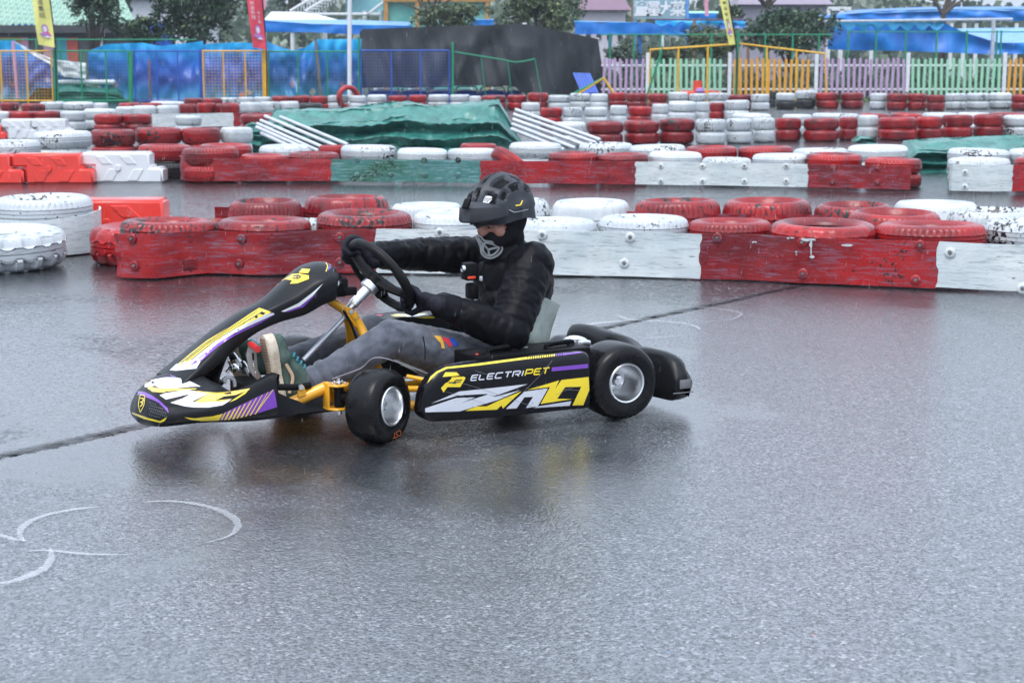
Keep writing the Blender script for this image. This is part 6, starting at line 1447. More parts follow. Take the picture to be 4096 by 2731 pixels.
def battery(sign):
    bm = bmesh.new(); box(bm, (.335, sign * .315, .165), (.48, .18, .212), bev=.006); b1 = part('battery_box', bm, M['matte_black'])
    for u in (.44, .20):
        bm = bmesh.new(); tube(bm, catmull([V3(u + .06, sign * .36, .268), V3(u + .055, sign * .36, .284), V3(u - .055, sign * .33, .284), V3(u - .06, sign * .33, .268)], 4), .008, 8, flat=1.8); part('handle', bm, M['plastic'], b1)
    return b1
b1 = battery(1)
bm = bmesh.new(); lathe(bm, [(0, .003), (.006, .003), (.007, 0)], Matrix.Translation((.545, .36, .272)), 10); part('indicator', bm, simple('red_button', (.6, .05, .04), .4), b1)
bm = bmesh.new(); lathe(bm, [(0, .004), (.008, .003), (.009, 0)], Matrix.Translation((.515, .385, .272)), 10); part('button', bm, M['plastic'], b1)
bm = bmesh.new()
for i, x in enumerate((0, .016, .03)): box(bm, (.345 - x, .30 + .0 * i, .2722), (.010, .030 - .008 * (i > 0), .002))
part('printed_label', bm, M['d_silver'], b1, smooth=False)
# right-hand controller box with yellow print
bm = bmesh.new(); a = K(1500, 1310, -.38); c = K(1745, 1300, -.38)
loft(bm, [catmull([V3(u, v, w) for v, w in ((-.30, .08), (-.30, top_ - .015), (-.315, top_), (-.45, top_), (-.47, top_ - .02), (-.47, .08))], 2, closed=True) for u, top_ in ((.66, .24), (.64, .285), (.60, .31), (.45, .315), (.36, .312), (.345, .29))])
bmesh.ops.recalc_face_normals(bm, faces=bm.faces); bv = BVHTree.FromBMesh(bm)
for L, mi in (([(1570, 1256), (1640, 1258), (1600, 1262)], YL), ([(1590, 1262), (1700, 1258), (1735, 1262), (1640, 1268)], WH), ([(1640, 1256), (1710, 1254), (1690, 1260)], YL), ([(1560, 1262), (1600, 1259), (1640, 1268), (1580, 1268)], YL), ([(1650, 1268), (1735, 1266), (1738, 1272), (1700, 1272)], YL)): decal(bm, bv, L, mi, .002, 30)
cb = part('controller_box', bm, DM, angle=50)
bm = bmesh.new(); cyl(bm, (.62, -.36, .305), (.62, -.36, .325), .016, 14); part('stop_button', bm, simple('red_stop_button', (.65, .03, .06), .35), cb)
bm = bmesh.new(); box(bm, (.46, -.31, .16), (.2, .05, .06), bev=.008); tube(bm, [V3(.50, -.26, .20), V3(.44, -.26, .20)], .03, 12); part('controller_fins', bm, M['steel'])
for v0 in (-.27, -.30): kt('cable', [V3(.50, v0, .22), V3(.40, v0 + .02, .235), V3(.30, v0 + .03, .20), V3(.2, v0, .12)], .007, 'matte_black')
# motor and brake at the rear axle
bm = bmesh.new()
lathe(bm, [(0, .05), (.030, .05), (.046, .04), (.050, .0), (.046, -.04), (0, -.05)], Matrix.Translation((.09, .25, .215)) @ Matrix.Rotation(math.pi / 2, 4, 'X'), 18)
for k in range(7): box(bm, (.07 + .05 * math.cos(k * .9), .22 + (k % 3) * .03, .245 + .02 * math.sin(k * 1.7)), (.03, .02, .025), bev=.004)
tube(bm, catmull([V3(.14, .24, .25), V3(.09, .24, .275), V3(.03, .24, .262), V3(.0, .24, .22)], 4), .014, 8); part('motor', bm, M['alu'])
bm = bmesh.new(); lathe(bm, [(.03, .003), (.085, .003), (.085, -.003), (.03, -.003)], Matrix.Translation((0, .18, .143)) @ Matrix.Rotation(math.pi / 2, 4, 'X'), 30, closed=True); part('brake_disc', bm, M['steel'])
bm = bmesh.new(); lathe(bm, [(0, .03), (.088, .03), (.092, .02), (.092, -.02), (.088, -.03), (0, -.03)], Matrix.Translation((.06, .30, .15)) @ Matrix.Rotation(math.pi / 2, 4, 'X'), 30); part('drive_cover', bm, M['matte_black'])
bm = bmesh.new(); lathe(bm, [(0, .08), (.07, .08), (.075, .07), (.075, -.07), (.07, -.08), (0, -.08)], Matrix.Translation((.10, -.24, .17)) @ Matrix.Rotation(math.pi / 2, 4, 'X'), 24); part('motor', bm, M['matte_black'])
# rear bumper
bm = bmesh.new(); secs = []
for v in [-.50, -.49, -.46, -.40, -.34, -.30, -.27, -.22, -.12, 0, .06, .10, .14, .20, .26, .32, .40, .455, .485, .50]:
    wt = interp_xy([(-.5, .13), (-.46, .165), (-.33, .175), (-.30, .20), (-.26, .246), (-.12, .258), (.06, .250), (.12, .235), (.16, .215), (.22, .215), (.28, .228), (.40, .222), (.465, .200), (.5, .15)], v)
    wb = interp_xy([(-.5, .08), (-.46, .06), (.40, .050), (.46, .055), (.5, .09)], v)
    uf = interp_xy([(-.5, -.20), (-.3, -.19), (-.25, -.165), (.05, -.165), (.12, -.20), (.28, -.185), (.5, -.22)], v)
    ub = interp_xy([(-.5, -.27), (-.46, -.305), (.0, -.34), (.40, -.335), (.46, -.318), (.5, -.28)], v)
    P = [(uf, wb), (uf, wb + (wt - wb) * .6), (uf - .015, wt - .012), (uf - .045, wt), ((uf + ub) / 2 - .02, wt - .018), (ub + .035, wt - .038), (ub, wt - .085), (ub - .004, wb + .045), (ub + .02, wb)]
    secs.append(catmull([V3(u, v, w) for u, w in P], 3, closed=True))
secs = smooth_loft(secs, 2); loft(bm, secs); bmesh.ops.recalc_face_normals(bm, faces=bm.faces)
rb = part('rear_bumper', bm, M['plastic'], angle=55)
bm = bmesh.new(); box(bm, (-.262, .5005, .115), (.05, .006, .035), bev=.003); part('slot_glint', bm, M['bolt'], rb)  # grey block, stands in for the silver glint in the bumper's slot
bm = bmesh.new(); box(bm, (-.255, .499, .083), (.09, .005, .004), bev=.001); part('seam', bm, M['bolt'], rb)
kt('bumper_bar', [V3(-.05, .25, .12), V3(-.2, .24, .12)], .013, 'matte_black', sm=False); kt('bumper_bar', [V3(-.05, -.25, .12), V3(-.2, -.24, .12)], .013, 'matte_black', sm=False)
kt('brake_hose', [K(1330, 1515, .3), K(1440, 1475, .25), K(1520, 1430, .3), V3(.7, .3, .2)], .0025, 'scuff')
# ================================================================== driver
SKIN = None
def k2(x, y, v): return K(x, y, v)
def remesh(caps, voxel, smooth_it=6, ells=()):
    bm = bmesh.new()
    for A, B, ra, rb in caps:
        A = Vector(A); B = Vector(B); L = (B - A).length; n = max(2, int(L / (min(ra, rb) * .5)))
        for i in range(n + 1):
            t = i / n; t_ = bmesh.new(); r = ra + (rb - ra) * t
            bmesh.ops.create_icosphere(t_, subdivisions=2, radius=r, matrix=Matrix.Translation(A.lerp(B, t))); add(bm, t_)
    for Mx in ells:
        t_ = bmesh.new(); bmesh.ops.create_icosphere(t_, subdivisions=3, radius=1.0, matrix=Mx); add(bm, t_)
    me = bpy.data.meshes.new('tmp'); bm.to_mesh(me); bm.free(); o = bpy.data.objects.new('tmp', me); link(o)
    md = o.modifiers.new('r', 'REMESH'); md.mode = 'VOXEL'; md.voxel_size = voxel; md.use_smooth_shade = True
    if smooth_it: sm = o.modifiers.new('s', 'SMOOTH'); sm.factor = .5; sm.iterations = smooth_it
    dg = bpy.context.evaluated_depsgraph_get(); dg.update(); out = bpy.data.meshes.new_from_object(o.evaluated_get(dg)); bpy.data.objects.remove(o); return out
def seg_coord(p, segs):
    best = None
    for i, (A, B, ra, rb) in enumerate(segs):
        A = Vector(A); B = Vector(B); d = B - A; L2 = d.length_squared or 1e-9; t = max(0, min(1, (p - A).dot(d) / L2)); q = A + d * t; r = ra + (rb - ra) * t; dist = (p - q).length / r
        if best is None or dist < best[0]:
            ax = d.normalized() if d.length > 1e-6 else Vector((0, 0, 1)); best = (dist, i, t * math.sqrt(L2), p - q, ax)
    return best
def wrinkle(me, segs, amp, freq, seed, fine=0.0, quilt=0.0, quilt_amp=1.1):
    nn = [v.normal.copy() for v in me.vertices]
    for v, n in zip(me.vertices, nn):
        b = seg_coord(v.co, segs); s = b[2]; off = b[3]; ax = b[4]
        e1 = ax.orthogonal().normalized(); e2 = ax.cross(e1); ang = math.atan2(off.dot(e2), off.dot(e1))
        q = Vector((s * freq + b[1] * 3.7, math.cos(ang) * .9 + seed, math.sin(ang) * .9)); a = noise.noise(q); b2 = noise.noise(q * 2.1 + Vector((4, 4, 4)))
        d = (1 - abs(a) * 2.6) * .6 + (1 - abs(b2) * 2.6) * .4
        if quilt and b[1] >= 6:
            g_ = (s + .012 * noise.noise(v.co * 9) + b[1] * .031) / quilt; d -= quilt_amp * math.exp(-(((g_ - round(g_)) * quilt / .007) ** 2))
        v.co += n * (amp * d + fine * noise.noise(v.co * 60))
def obj_me(name, me, mat, parent, mat_idx=None):
    me.materials.clear()
    for m in (mat if isinstance(mat, list) else [mat]): me.materials.append(m)
    for p in me.polygons: p.use_smooth = True
    o = bpy.data.objects.new(name, me); link(o); o.parent = parent; return o
# joints (kart coordinates)
PEL = V3(.25, 0, .17); BEL = V3(.22, 0, .30); CHE = V3(.205, .01, .47); NB = V3(.235, .01, .60)
LS = V3(.225, .175, .560); LE = V3(.375, .285, .335); LW = K(1745, 1215, .20)
RS = V3(.235, -.165, .560); RE = V3(.50, -.205, .575); RW = K(1475, 1020, -.13)
LH = V3(.29, .10, .150); LK = K(1565, 1352, .19); LA = K(1262, 1525, .16)
RH = V3(.29, -.10, .150); RK = K(1490, 1330, -.18); RA = K(1140, 1455, -.17)
# head frame
HYAW = math.radians(20)
hf = V3(math.cos(HYAW) * math.cos(math.radians(15)), math.sin(HYAW) * math.cos(math.radians(15)), -math.sin(math.radians(15))).normalized()
hl = V3(-math.sin(HYAW), math.cos(HYAW), 0); hl = (hl + V3(0, 0, .06)).normalized(); hu = hf.cross(hl).normalized()
if hu.z < 0: hu = -hu
HC = K(1998, 868, .03)
HM = Matrix.Translation(HC) @ Matrix(((hf.x, hl.x, hu.x), (hf.y, hl.y, hu.y), (hf.z, hl.z, hu.z))).to_4x4()
def hp(f, l, u): return HM @ V3(f, l, u)
def hell(f, l, u, a, b, c): return HM @ Matrix.Translation((f, l, u)) @ Matrix.Diagonal((a, b, c, 1))
m, nt, b = new_mat('skin'); b.inputs['Base Color'].default_value = (.46, .21, .15, 1); b.inputs['Roughness'].default_value = .42; b.inputs['Subsurface Weight'].default_value = .12; b.inputs['Subsurface Radius'].default_value = (.01, .004, .002)
tc = N(nt, 'ShaderNodeTexCoord'); n_ = noise_n(nt, 40, 4, .6, tc.outputs['Object']); nt.links.new(ramp(nt, n_.outputs[0], [(.3, (.40, .165, .12)), (.7, (.54, .27, .20))]).outputs[0], b.inputs['Base Color']); M['skin'] = m
body_caps = [(PEL, BEL, .105, .10), (BEL, CHE, .10, .115), (CHE, NB, .11, .06), (NB, HC + V3(0, 0, -.05), .052, .052), (V3(.22, .13, .55), LS, .05, .05), (CHE + V3(.0, .06, .06), V3(.22, .13, .55), .07, .05), (V3(.22, -.13, .55), RS, .05, .05), (CHE + V3(0, -.06, .06), V3(.22, -.13, .55), .07, .05),
             (LS, LE, .045, .036), (LE, LW, .036, .024), (RS, RE, .045, .036), (RE, RW, .036, .024), (LH, LK, .075, .048), (LK, LA, .046, .030), (RH, RK, .075, .048), (RK, RA, .046, .030)]
me = remesh(body_caps, .008, 4, [hell(0, 0, .02, .095, .075, .105), hell(.035, 0, -.045, .055, .058, .075), hell(.088, 0, .012, .018, .055, .012), hell(.107, 0, -.025, .014, .011, .022), hell(.098, 0, -.008, .012, .009, .03), hell(.05, .045, -.035, .035, .022, .03), hell(.05, -.045, -.035, .035, .022, .03), hell(0, .074, -.02, .014, .008, .028), hell(0, -.074, -.02, .014, .008, .028)])
person = bpy.data.objects.new('person', me); link(person)
me.materials.clear(); me.materials.append(M['skin'])
for p in me.polygons: p.use_smooth = True
person.location = KO; person.rotation_euler = (0, 0, math.pi + YAW)
tag(person, 'person in black jacket, grey trousers and helmet driving the kart', 'person')
def pp(name, bm, mats, parent=None, **k): return mesh_obj(name, bm, mats, parent if parent is not None else person, **k)
# eyes, brows
for s in (1, -1):
    bm = bmesh.new(); lathe(bm, [(0, .010), (.006, .0085), (.0098, .003), (.0102, 0)], HM @ Matrix.Translation((.088, s * .031, -.006)) @ Matrix.Rotation(math.pi / 2, 4, 'Y'), 12); pp('eye', bm, simple('eye_white', (.30, .25, .23), .2))
    bm = bmesh.new(); lathe(bm, [(0, .0118), (.0045, .0112), (.005, .009)], HM @ Matrix.Translation((.088, s * .031, -.008)) @ Matrix.Rotation(math.pi / 2, 4, 'Y'), 10); pp('iris', bm, M['d_black'])
    bm = bmesh.new(); tube(bm, [hp(.100, s * .012, .010), hp(.101, s * .030, .016), hp(.090, s * .050, .010)], [.003, .0045, .002], 6, flat=1.4); pp('eyebrow', bm, simple('brow_hair', (.04, .025, .018), .8))
    bm = bmesh.new(); tube(bm, catmull([hp(.096, s * .017, -.004), hp(.101, s * .031, .002), hp(.090, s * .046, -.006)], 4), .0028, 6); pp('eyelid', bm, M['skin'])
# ---- jacket
def cloth_shader(name, c0, c1, rough, scale, bstr, sheen=.0, bdist=.004, fibre=0):
    m, nt, b = new_mat(name); tc = N(nt, 'ShaderNodeTexCoord'); n = noise_n(nt, scale, 5, .65, tc.outputs['Object'], .3)
    f = noise_n(nt, 420, 2, .6, tc.outputs['Object'])
    nt.links.new(ramp(nt, mathn(nt, 'ADD', mathn(nt, 'MULTIPLY', n.outputs[0], .7), mathn(nt, 'MULTIPLY', f.outputs[0], .3)), [(.35, c0), (.65, c1)]).outputs[0], b.inputs['Base Color']); b.inputs['Roughness'].default_value = rough
    b.inputs['Sheen Weight'].default_value = sheen; b.inputs['Specular IOR Level'].default_value = .1; h = mathn(nt, 'ADD', n.outputs[0], mathn(nt, 'MULTIPLY', f.outputs[0], fibre)); bump(nt, b, h, bstr, bdist); return m
M['jacket'] = cloth_shader('black_nylon', (.003, .0034, .0045), (.007, .0075, .010), .40, 16, .5)
M['trouser'] = cloth_shader('grey_marl', (.055, .061, .078), (.14, .152, .185), .85, 14, .6, .3, fibre=.5)
M['knit'] = cloth_shader('black_knit', (.008, .008, .010), (.016, .016, .018), .85, 40, .5, fibre=.5)
M['glove'] = cloth_shader('black_glove', (.010, .010, .016), (.026, .026, .036), .6, 60, .6)
LE2 = LE + V3(.0, .0, -.005)
jc = [(V3(.25, 0, .22), BEL, .135, .14), (BEL, CHE, .14, .155), (CHE, V3(.23, 0, .58), .145, .085), (V3(.26, .02, .58), V3(.27, .015, .64), .078, .066), (CHE + V3(0, .07, .04), LS, .10, .080), (CHE + V3(0, -.07, .04), RS, .10, .078),
      (LS, LS.lerp(LE, .5), .090, .088), (LS.lerp(LE, .5), LE2, .088, .080), (LE2, LE.lerp(LW, .5), .080, .066), (LE.lerp(LW, .5), LW.lerp(LE, .10), .062, .050),
      (RS, RS.lerp(RE, .5), .080, .074), (RS.lerp(RE, .5), RE, .074, .066), (RE, RE.lerp(RW, .5), .066, .058), (RE.lerp(RW, .5), RW.lerp(RE, .12), .062, .050),
      (V3(.30, .06, .40), V3(.30, -.04, .50), .07, .06)]
me = remesh(jc, .0065, 5); wrinkle(me, jc, .0055, 10, 2.3, .0006, quilt=.068, quilt_amp=.55)
obj_me('jacket', me, M['jacket'], person)
bm = bmesh.new(); lathe(bm, [(.064, -.015), (.070, .01), (.068, .045), (.062, .05), (.058, .02)], Matrix.Translation((.262, .015, .645)) @ Matrix.Rotation(.35, 4, 'Y'), 28); pp('collar', bm, M['jacket'])
bm = bmesh.new(); box(bm, LE.lerp(LW, 0) + V3(.0, 0, 0), (.001, .001, .001)); bm.free()
bm = bmesh.new(); c = K(1952, 1112, .1); box(bm, c + V3(.03, .0, .0), (.008, .014, .018), bev=.002); pp('jacket_tag', bm, M['d_silver'])
# ---- trousers
tc_ = [(V3(.24, 0, .185), V3(.30, 0, .17), .12, .115), (LH, LH.lerp(LK, .5), .098, .088), (LH.lerp(LK, .5), LK, .088, .071), (LK, LK.lerp(LA, .5), .068, .062), (LK.lerp(LA, .5), LA, .062, .056),
       (RH, RH.lerp(RK, .5), .098, .085), (RH.lerp(RK, .5), RK, .085, .070), (RK, RK.lerp(RA, .5), .068, .060), (RK.lerp(RA, .5), RA, .060, .054)]
me = remesh(tc_, .007, 5); wrinkle(me, tc_, .0045, 11, 7.1, .0008)
tr = obj_me('trousers', me, M['trouser'], person)
bm = bmesh.new()
dd = (LA - LK).normalized(); lathe(bm, [(.052, -.022), (.062, -.014), (.060, .012), (.054, .020), (.062, .034), (.060, .052), (.054, .060)], Matrix.Translation(LA) @ (-dd).to_track_quat('Z', 'Y').to_matrix().to_4x4(), 28, rfun=lambda j, k, r: r * (1 + .05 * noise.noise(Vector((k * .7, j, 1)))))
pp('cuff', bm, M['trouser'], tr); bm = bmesh.new()
dd = (RA - RK).normalized(); lathe(bm, [(.050, -.022), (.060, -.014), (.058, .012), (.052, .020), (.058, .034), (.054, .05)], Matrix.Translation(RA) @ (-dd).to_track_quat('Z', 'Y').to_matrix().to_4x4(), 28, rfun=lambda j, k, r: r * (1 + .05 * noise.noise(Vector((k * .7, j, 5)))))
pp('cuff', bm, M['trouser'], tr)
bmt = bmesh.new(); bmt.from_mesh(me); bv = BVHTree.FromBMesh(bmt)
zl = zz(1300, 650, 1.96)
for col, L in (((.70, .38, .05), [(850, 1358), (905, 1362), (925, 1400), (938, 1460), (912, 1455), (905, 1420), (885, 1395)]), ((.55, .03, .05), [(912, 1372), (972, 1378), (1000, 1440), (970, 1445), (950, 1418), (928, 1400)]), ((.02, .08, .42), [(960, 1372), (1010, 1380), (1048, 1425), (1030, 1440), (1005, 1438), (978, 1400)])):
    bm = bmesh.new(); decal(bm, bv, zl(L), 0, .002, 12); pp('printed_patch', bm, simple('patch_print', col, .7), tr)
bmt.free()
bm = bmesh.new(); tube(bm, catmull([K(1692, 1345, .28), K(1700, 1390, .29), K(1700, 1440, .29)], 5), .0025, 6); pp('pocket_seam', bm, M['knit'], tr)
# ---- shoes
M['suede'] = cloth_shader('dark_green_suede', (.035, .060, .052), (.10, .145, .125), .8, 30, .5, fibre=.6)
def sole_mat():
    m, nt, b = new_mat('worn_cream_sole'); tc = N(nt, 'ShaderNodeTexCoord'); n = noise_n(nt, 30, 5, .7, tc.outputs['Object'])
    c = ramp(nt, n.outputs[0], [(.3, (.36, .28, .20)), (.6, (.62, .55, .45))]).outputs[0]; nt.links.new(c, b.inputs['Base Color']); b.inputs['Roughness'].default_value = .6; return m
M['sole'] = sole_mat(); M['teal_lace'] = simple('teal_laces', (.04, .20, .24), .7, var=.2); M['tan'] = simple('tan_stripe', (.50, .36, .24), .7)
def shoe(heel, toe, ankle, v, tilt=0):
    up = (toe - heel).normalized(); fwd = V3(1, 0, 0); fwd = (fwd - up * fwd.dot(up)).normalized(); lat = up.cross(fwd)
    if lat.y < 0: lat = -lat
    L = (toe - heel).length; O_ = heel
    P = lambda a, b_, c: O_ + up * a * L + fwd * b_ + lat * c
    out = [(0, .030), (.06, .036), (.2, .036), (.38, .034), (.55, .042), (.72, .050), (.86, .047), (.96, .032), (1.0, .0)]
    ring = [(a, c) for a, c in out] + [(a, -c * .92) for a, c in out[-2::-1]] + [(-.03, -.015), (-.03, .015)]
    bm = bmesh.new(); secs = []
    for d, k in ((0, .90), (.006, 1.0), (.026, 1.0), (.034, .95)): secs.append(catmull([P(a, -d, c * k) for a, c in ring], 2, closed=True))
    loft(bm, secs); bmesh.ops.recalc_face_normals(bm, faces=bm.faces); s = pp('shoe', bm, M['sole'], angle=60)
    bm = bmesh.new()
    for i in range(19):
        for c in (-.024, -.012, .0, .012, .024):
            a = .07 + i * .046; w_ = .006
            q = [P(a, .0012, c - .004), P(a + w_ / L, .0012, c + .002), P(a + 2 * w_ / L, .0012, c - .002), P(a + w_ / L, .0012, c - .008)]; bm.faces.new([bm.verts.new(x) for x in q])
    pp('tread', bm, M['brown'], s, smooth=False)
    caps = [(P(.10, -.055, 0), P(.12, -.09, 0), .036, .040), (P(.12, -.09, 0), ankle, .040, .042), (P(.12, -.06, 0), P(.55, -.055, .002), .036, .036), (P(.55, -.055, .002), P(.85, -.048, .002), .038, .032), (P(.5, -.075, 0), ankle, .032, .040), (P(.62, -.05, .01), P(.80, -.045, -.008), .040, .038)]
    me2 = remesh(caps, .006, 3); u = obj_me('upper', me2, M['suede'], s)
    bm = bmesh.new()
    for i in range(5):
        a = .60 - i * .07; h_ = -.105 - i * .010; tube(bm, catmull([P(a, h_ + .018, .030), P(a + .03, h_, 0), P(a, h_ + .018, -.030)], 4), .0042, 6)
    pp('laces', bm, M['teal_lace'], s)
    bm = bmesh.new(); tube(bm, catmull([P(.62, -.044, .040), P(.45, -.060, .039), P(.30, -.068, .040), P(.10, -.045, .041)], 4), .006, 6, flat=.5); pp('stripe', bm, M['tan'], s)
    return s
shoe(K(1100, 1606, .155), K(1048, 1340, .135), LA + V3(.03, 0, -.01), .15)
shoe(K(950, 1520, -.15), K(925, 1395, -.15) + V3(.04, 0, .06), RA + V3(.03, 0, 0), -.15)
# ---- gloves: palm, four curled fingers, thumb
def hand(ph, wrist, flip):
    AX = AW
    c = rim_pt(ph); tan = (rim_pt(ph + .02) - rim_pt(ph - .02)).normalized(); rad = (c - (HUB - AX * .035)).normalized()
    towards = (wrist - c).normalized()
    AX = AW
    back = (-AX * .55 + rad * .85).normalized()            # the palm sits on the driver's outer side of the rim
    palm0 = c + back * .030 + tan * .0; caps = []
    side = tan
    for i in range(4):
        s = (i - 1.5) * .0235; L = (.95, 1.05, 1.0, .82)[i]
        k = c + back * .026 + side * s
        ra_ = .0225 + .0065
        pts = []
        for j, a in enumerate((0, 55, 110, 170, 215)):
            an = math.radians(a * L); d = back * math.cos(an) + (AX * .0 + (back.cross(side)).normalized() * (1 if flip else -1)) * math.sin(an); pts.append(c + side * (s + .002 * j * (i - 1.5) * -.3) + d * (ra_ + (.007 if j == 0 else 0)))
        for j in range(4): caps.append((pts[j], pts[j + 1], .0134 - .0007 * j, .0128 - .0007 * j))
        caps.append((pts[0], c + back * .042 + side * s * .9 + towards * .03, .012, .0145))
    base = c + back * .040 + towards * .055
    caps += [(c + back * .040 + side * .028 + towards * .018, base + side * .020, .021, .022), (c + back * .040 - side * .028 + towards * .018, base - side * .020, .021, .022), (c + back * .040 + towards * .018, base, .022, .024), (base, wrist, .030, .033), (wrist, wrist + (wrist - base).normalized() * .03, .030, .032)]
    # thumb leaves the side of the palm near its base and closes along the rim
    ts = 1 if flip else -1
    th = [base + side * .022 * ts, c + side * .050 * ts + back * .030 + towards * .014, c + side * .062 * ts + back * .008 - (back.cross(side)) * .020 * (1 if flip else -1), c + side * .050 * ts - back * .012 - (back.cross(side)) * .022 * (1 if flip else -1)]
    for j in range(3): caps.append((th[j], th[j + 1], .0145 - .0012 * j, .0132 - .0012 * j))
    me = remesh(caps, .0038, 2); g = obj_me('glove', me, M['glove'], person)
    bm = bmesh.new(); q = c + back * .058 + towards * .02
    for i, mt in enumerate((M['d_silver'], M['d_purple'])):
        bm = bmesh.new(); 
        for j in range(3):
            a_ = q + side * (-.022 + j * .018) + back * .001; tube(bm, [a_ - towards * .012 + side * .004 * i, a_ + towards * (.012 if i else .02)], .0026, 6)
        pp('glove_print', bm, mt, g)
    return g
hand(math.radians(-36) - SR, LW, False)
hand(math.radians(137) - SR, RW, True)
bm = bmesh.new(); tube(bm, [LW + V3(0, 0, 0), LW.lerp(LE, .16)], [.031, .036], 16); pp('wrist_skin', bm, M['skin'])
# ---- helmet
def helmet_r(az, el):
    """az 0 = front, el 0 = rim, 90 = crown"""
    return 1.0
bm = bmesh.new(); NA, NE = 96, 44; rows = []
vents = []
for lane in (-2, -1, 0, 1, 2):
    if abs(lane) == 2: vents += [(lane * .60, .92, .26, .10), (lane * .62, 1.72, .32, .11), (lane * .60, 2.5, .24, .09)]
    vents += [(lane * .42, .62, .30 - .05 * abs(lane), .105), (lane * .42 + .0, 1.45, .36, .11), (lane * .42, 2.25, .28, .10)]
def shell(a, e):
    # a: azimuth, e: elevation; returns direction in head frame
    return V3(math.cos(e) * math.cos(a), math.cos(e) * math.sin(a), math.sin(e))
def lane_coords(d):
    """front-to-back angle t and sideways angle s"""
    s = math.asin(max(-1, min(1, d.y))); t = math.atan2(d.z, d.x); return s, t
for j in range(NE + 1):
    e = -.30 + (math.pi / 2 + .30) * j / NE; row = []
    for k in range(NA):
        a = 2 * math.pi * k / NA; d = shell(a, e); s, t = lane_coords(d)
        r = 1.0 + .045 * math.cos(s * 7.5) * math.cos(max(0, e)) ** .3 + .012 * math.cos(t * 4 + abs(s) * 5)
        dep = 0
        for vs_, vt, lt, ws in vents:
            q = max(abs(s - vs_ * (.75 if abs(vs_) > .5 else 1)) / ws, abs(t - vt) / lt)
            dep = max(dep, min(1, max(0, (1.05 - q) * 6)))
        r -= .10 * dep
        e0 = e; low = interp_xy([(0, .10), (.9, .0), (1.7, -.12), (2.4, -.42), (3.14, -.50)], abs(math.atan2(d.y, d.x)))
        p = V3(d.x * .138 * r - .012, d.y * .112 * r, d.z * .128 * r + .035)
        if e < 0: p.z += low * .10 * (-e / .30) * 1.0
        if d.x < -.2 and e > -.1: p.x -= .012 * (-d.x) ; 
        row.append((bm.verts.new(HM @ p), dep))
    rows.append(row)
for j in range(NE):
    for k in range(NA):
        q = [rows[j][k], rows[j][(k + 1) % NA], rows[j + 1][(k + 1) % NA], rows[j + 1][k]]
        f = bm.faces.new([x[0] for x in q]); f.smooth = True; f.material_index = 1 if sum(x[1] for x in q) / 4 > .75 else 0
bmesh.ops.recalc_face_normals(bm, faces=bm.faces)
M['helmet'] = simple('matte_grey_helmet', (.035, .038, .046), .5, var=.15, scale=20, coat=.1, spec=.3)
helmet = pp('helmet', bm, [M['helmet'], M['matte_black']], angle=50)
# visor
bm = bmesh.new(); secs = []
for i in range(15):
    t = -1 + 2 * i / 14; a = t * 1.10; f0 = math.cos(a) * .122 - .01; l0 = math.sin(a) * .112
    ext = .050 * (1 - .55 * abs(t) ** 2.2); z0 = .098 - .050 * abs(t) ** 2; z1 = .040 - .006 * abs(t) ** 2; c_ = math.cos(a); s_ = math.sin(a)
    P0 = (f0, l0, z0); P1 = (f0 + ext * .72 * c_ + .006, l0 + ext * .45 * s_, (z0 + z1) / 2 + .018); P2 = (f0 + ext * c_ + .012, l0 + ext * .5 * s_, z1)
    secs.append([hp(*P0), hp(*P1), hp(*P2), hp(P2[0] - .002, P2[1], P2[2] - .006), hp(P1[0] - .010, P1[1], P1[2] - .012), hp(P0[0], P0[1], P0[2] - .02)])
loft(bm, smooth_loft(secs, 2)); bmesh.ops.recalc_face_normals(bm, faces=bm.faces); pp('visor', bm, M['helmet'], helmet)
bm = bmesh.new(); box(bm, (0, 0, 0), (.04, .030, .012), bev=.003); bmesh.ops.transform(bm, matrix=HM @ Matrix.Translation((.152, .0, .104)) @ Matrix.Rotation(.75, 4, 'Y'), verts=bm.verts); pp('visor_mount', bm, M['matte_black'], helmet)
# white badge on the helmet front
bmt = bmesh.new(); bmt.from_mesh(helmet.data); bv = BVHTree.FromBMesh(bmt); zh = zz(1820, 670, 3.92)
bm = bmesh.new(); decal(bm, bv, zh([(470, 447), (555, 455), (582, 472), (575, 520), (522, 578), (432, 560), (440, 500)]), 0, .003, 10); pp('badge', bm, M['d_white'], helmet)
bm = bmesh.new()
for L in ([(448, 487), (510, 497), (576, 488)], [(442, 515), (505, 522), (570, 515)], [(480, 545), (520, 540)]): strokes(bm, bv, L, 8, 0, .0045, zh)
pp('badge_lines', bm, M['d_black'], helmet)
bm = bmesh.new(); strokes(bm, bv, [(820, 655), (925, 700), (1140, 655)], 9, 0, .003, zh); pp('reflective_trim', bm, M['d_silver'], helmet)
bm = bmesh.new(); strokes(bm, bv, [(945, 598), (1020, 590), (1050, 520)], 16, 0, .003, zh); pp('liner', bm, M['d_yellow'], helmet)
bmt.free()
# ---- balaclava and mask
me = remesh([(hp(-.02, 0, -.10), V3(.25, .01, .62), .062, .075), (hp(.02, 0, -.085), hp(-.02, 0, -.09), .058, .066)], .006, 3, [hell(-.014, 0, .01, .104, .096, .115), hell(.040, 0, -.066, .068, .064, .052), hell(.01, .0, -.05, .082, .080, .075)])
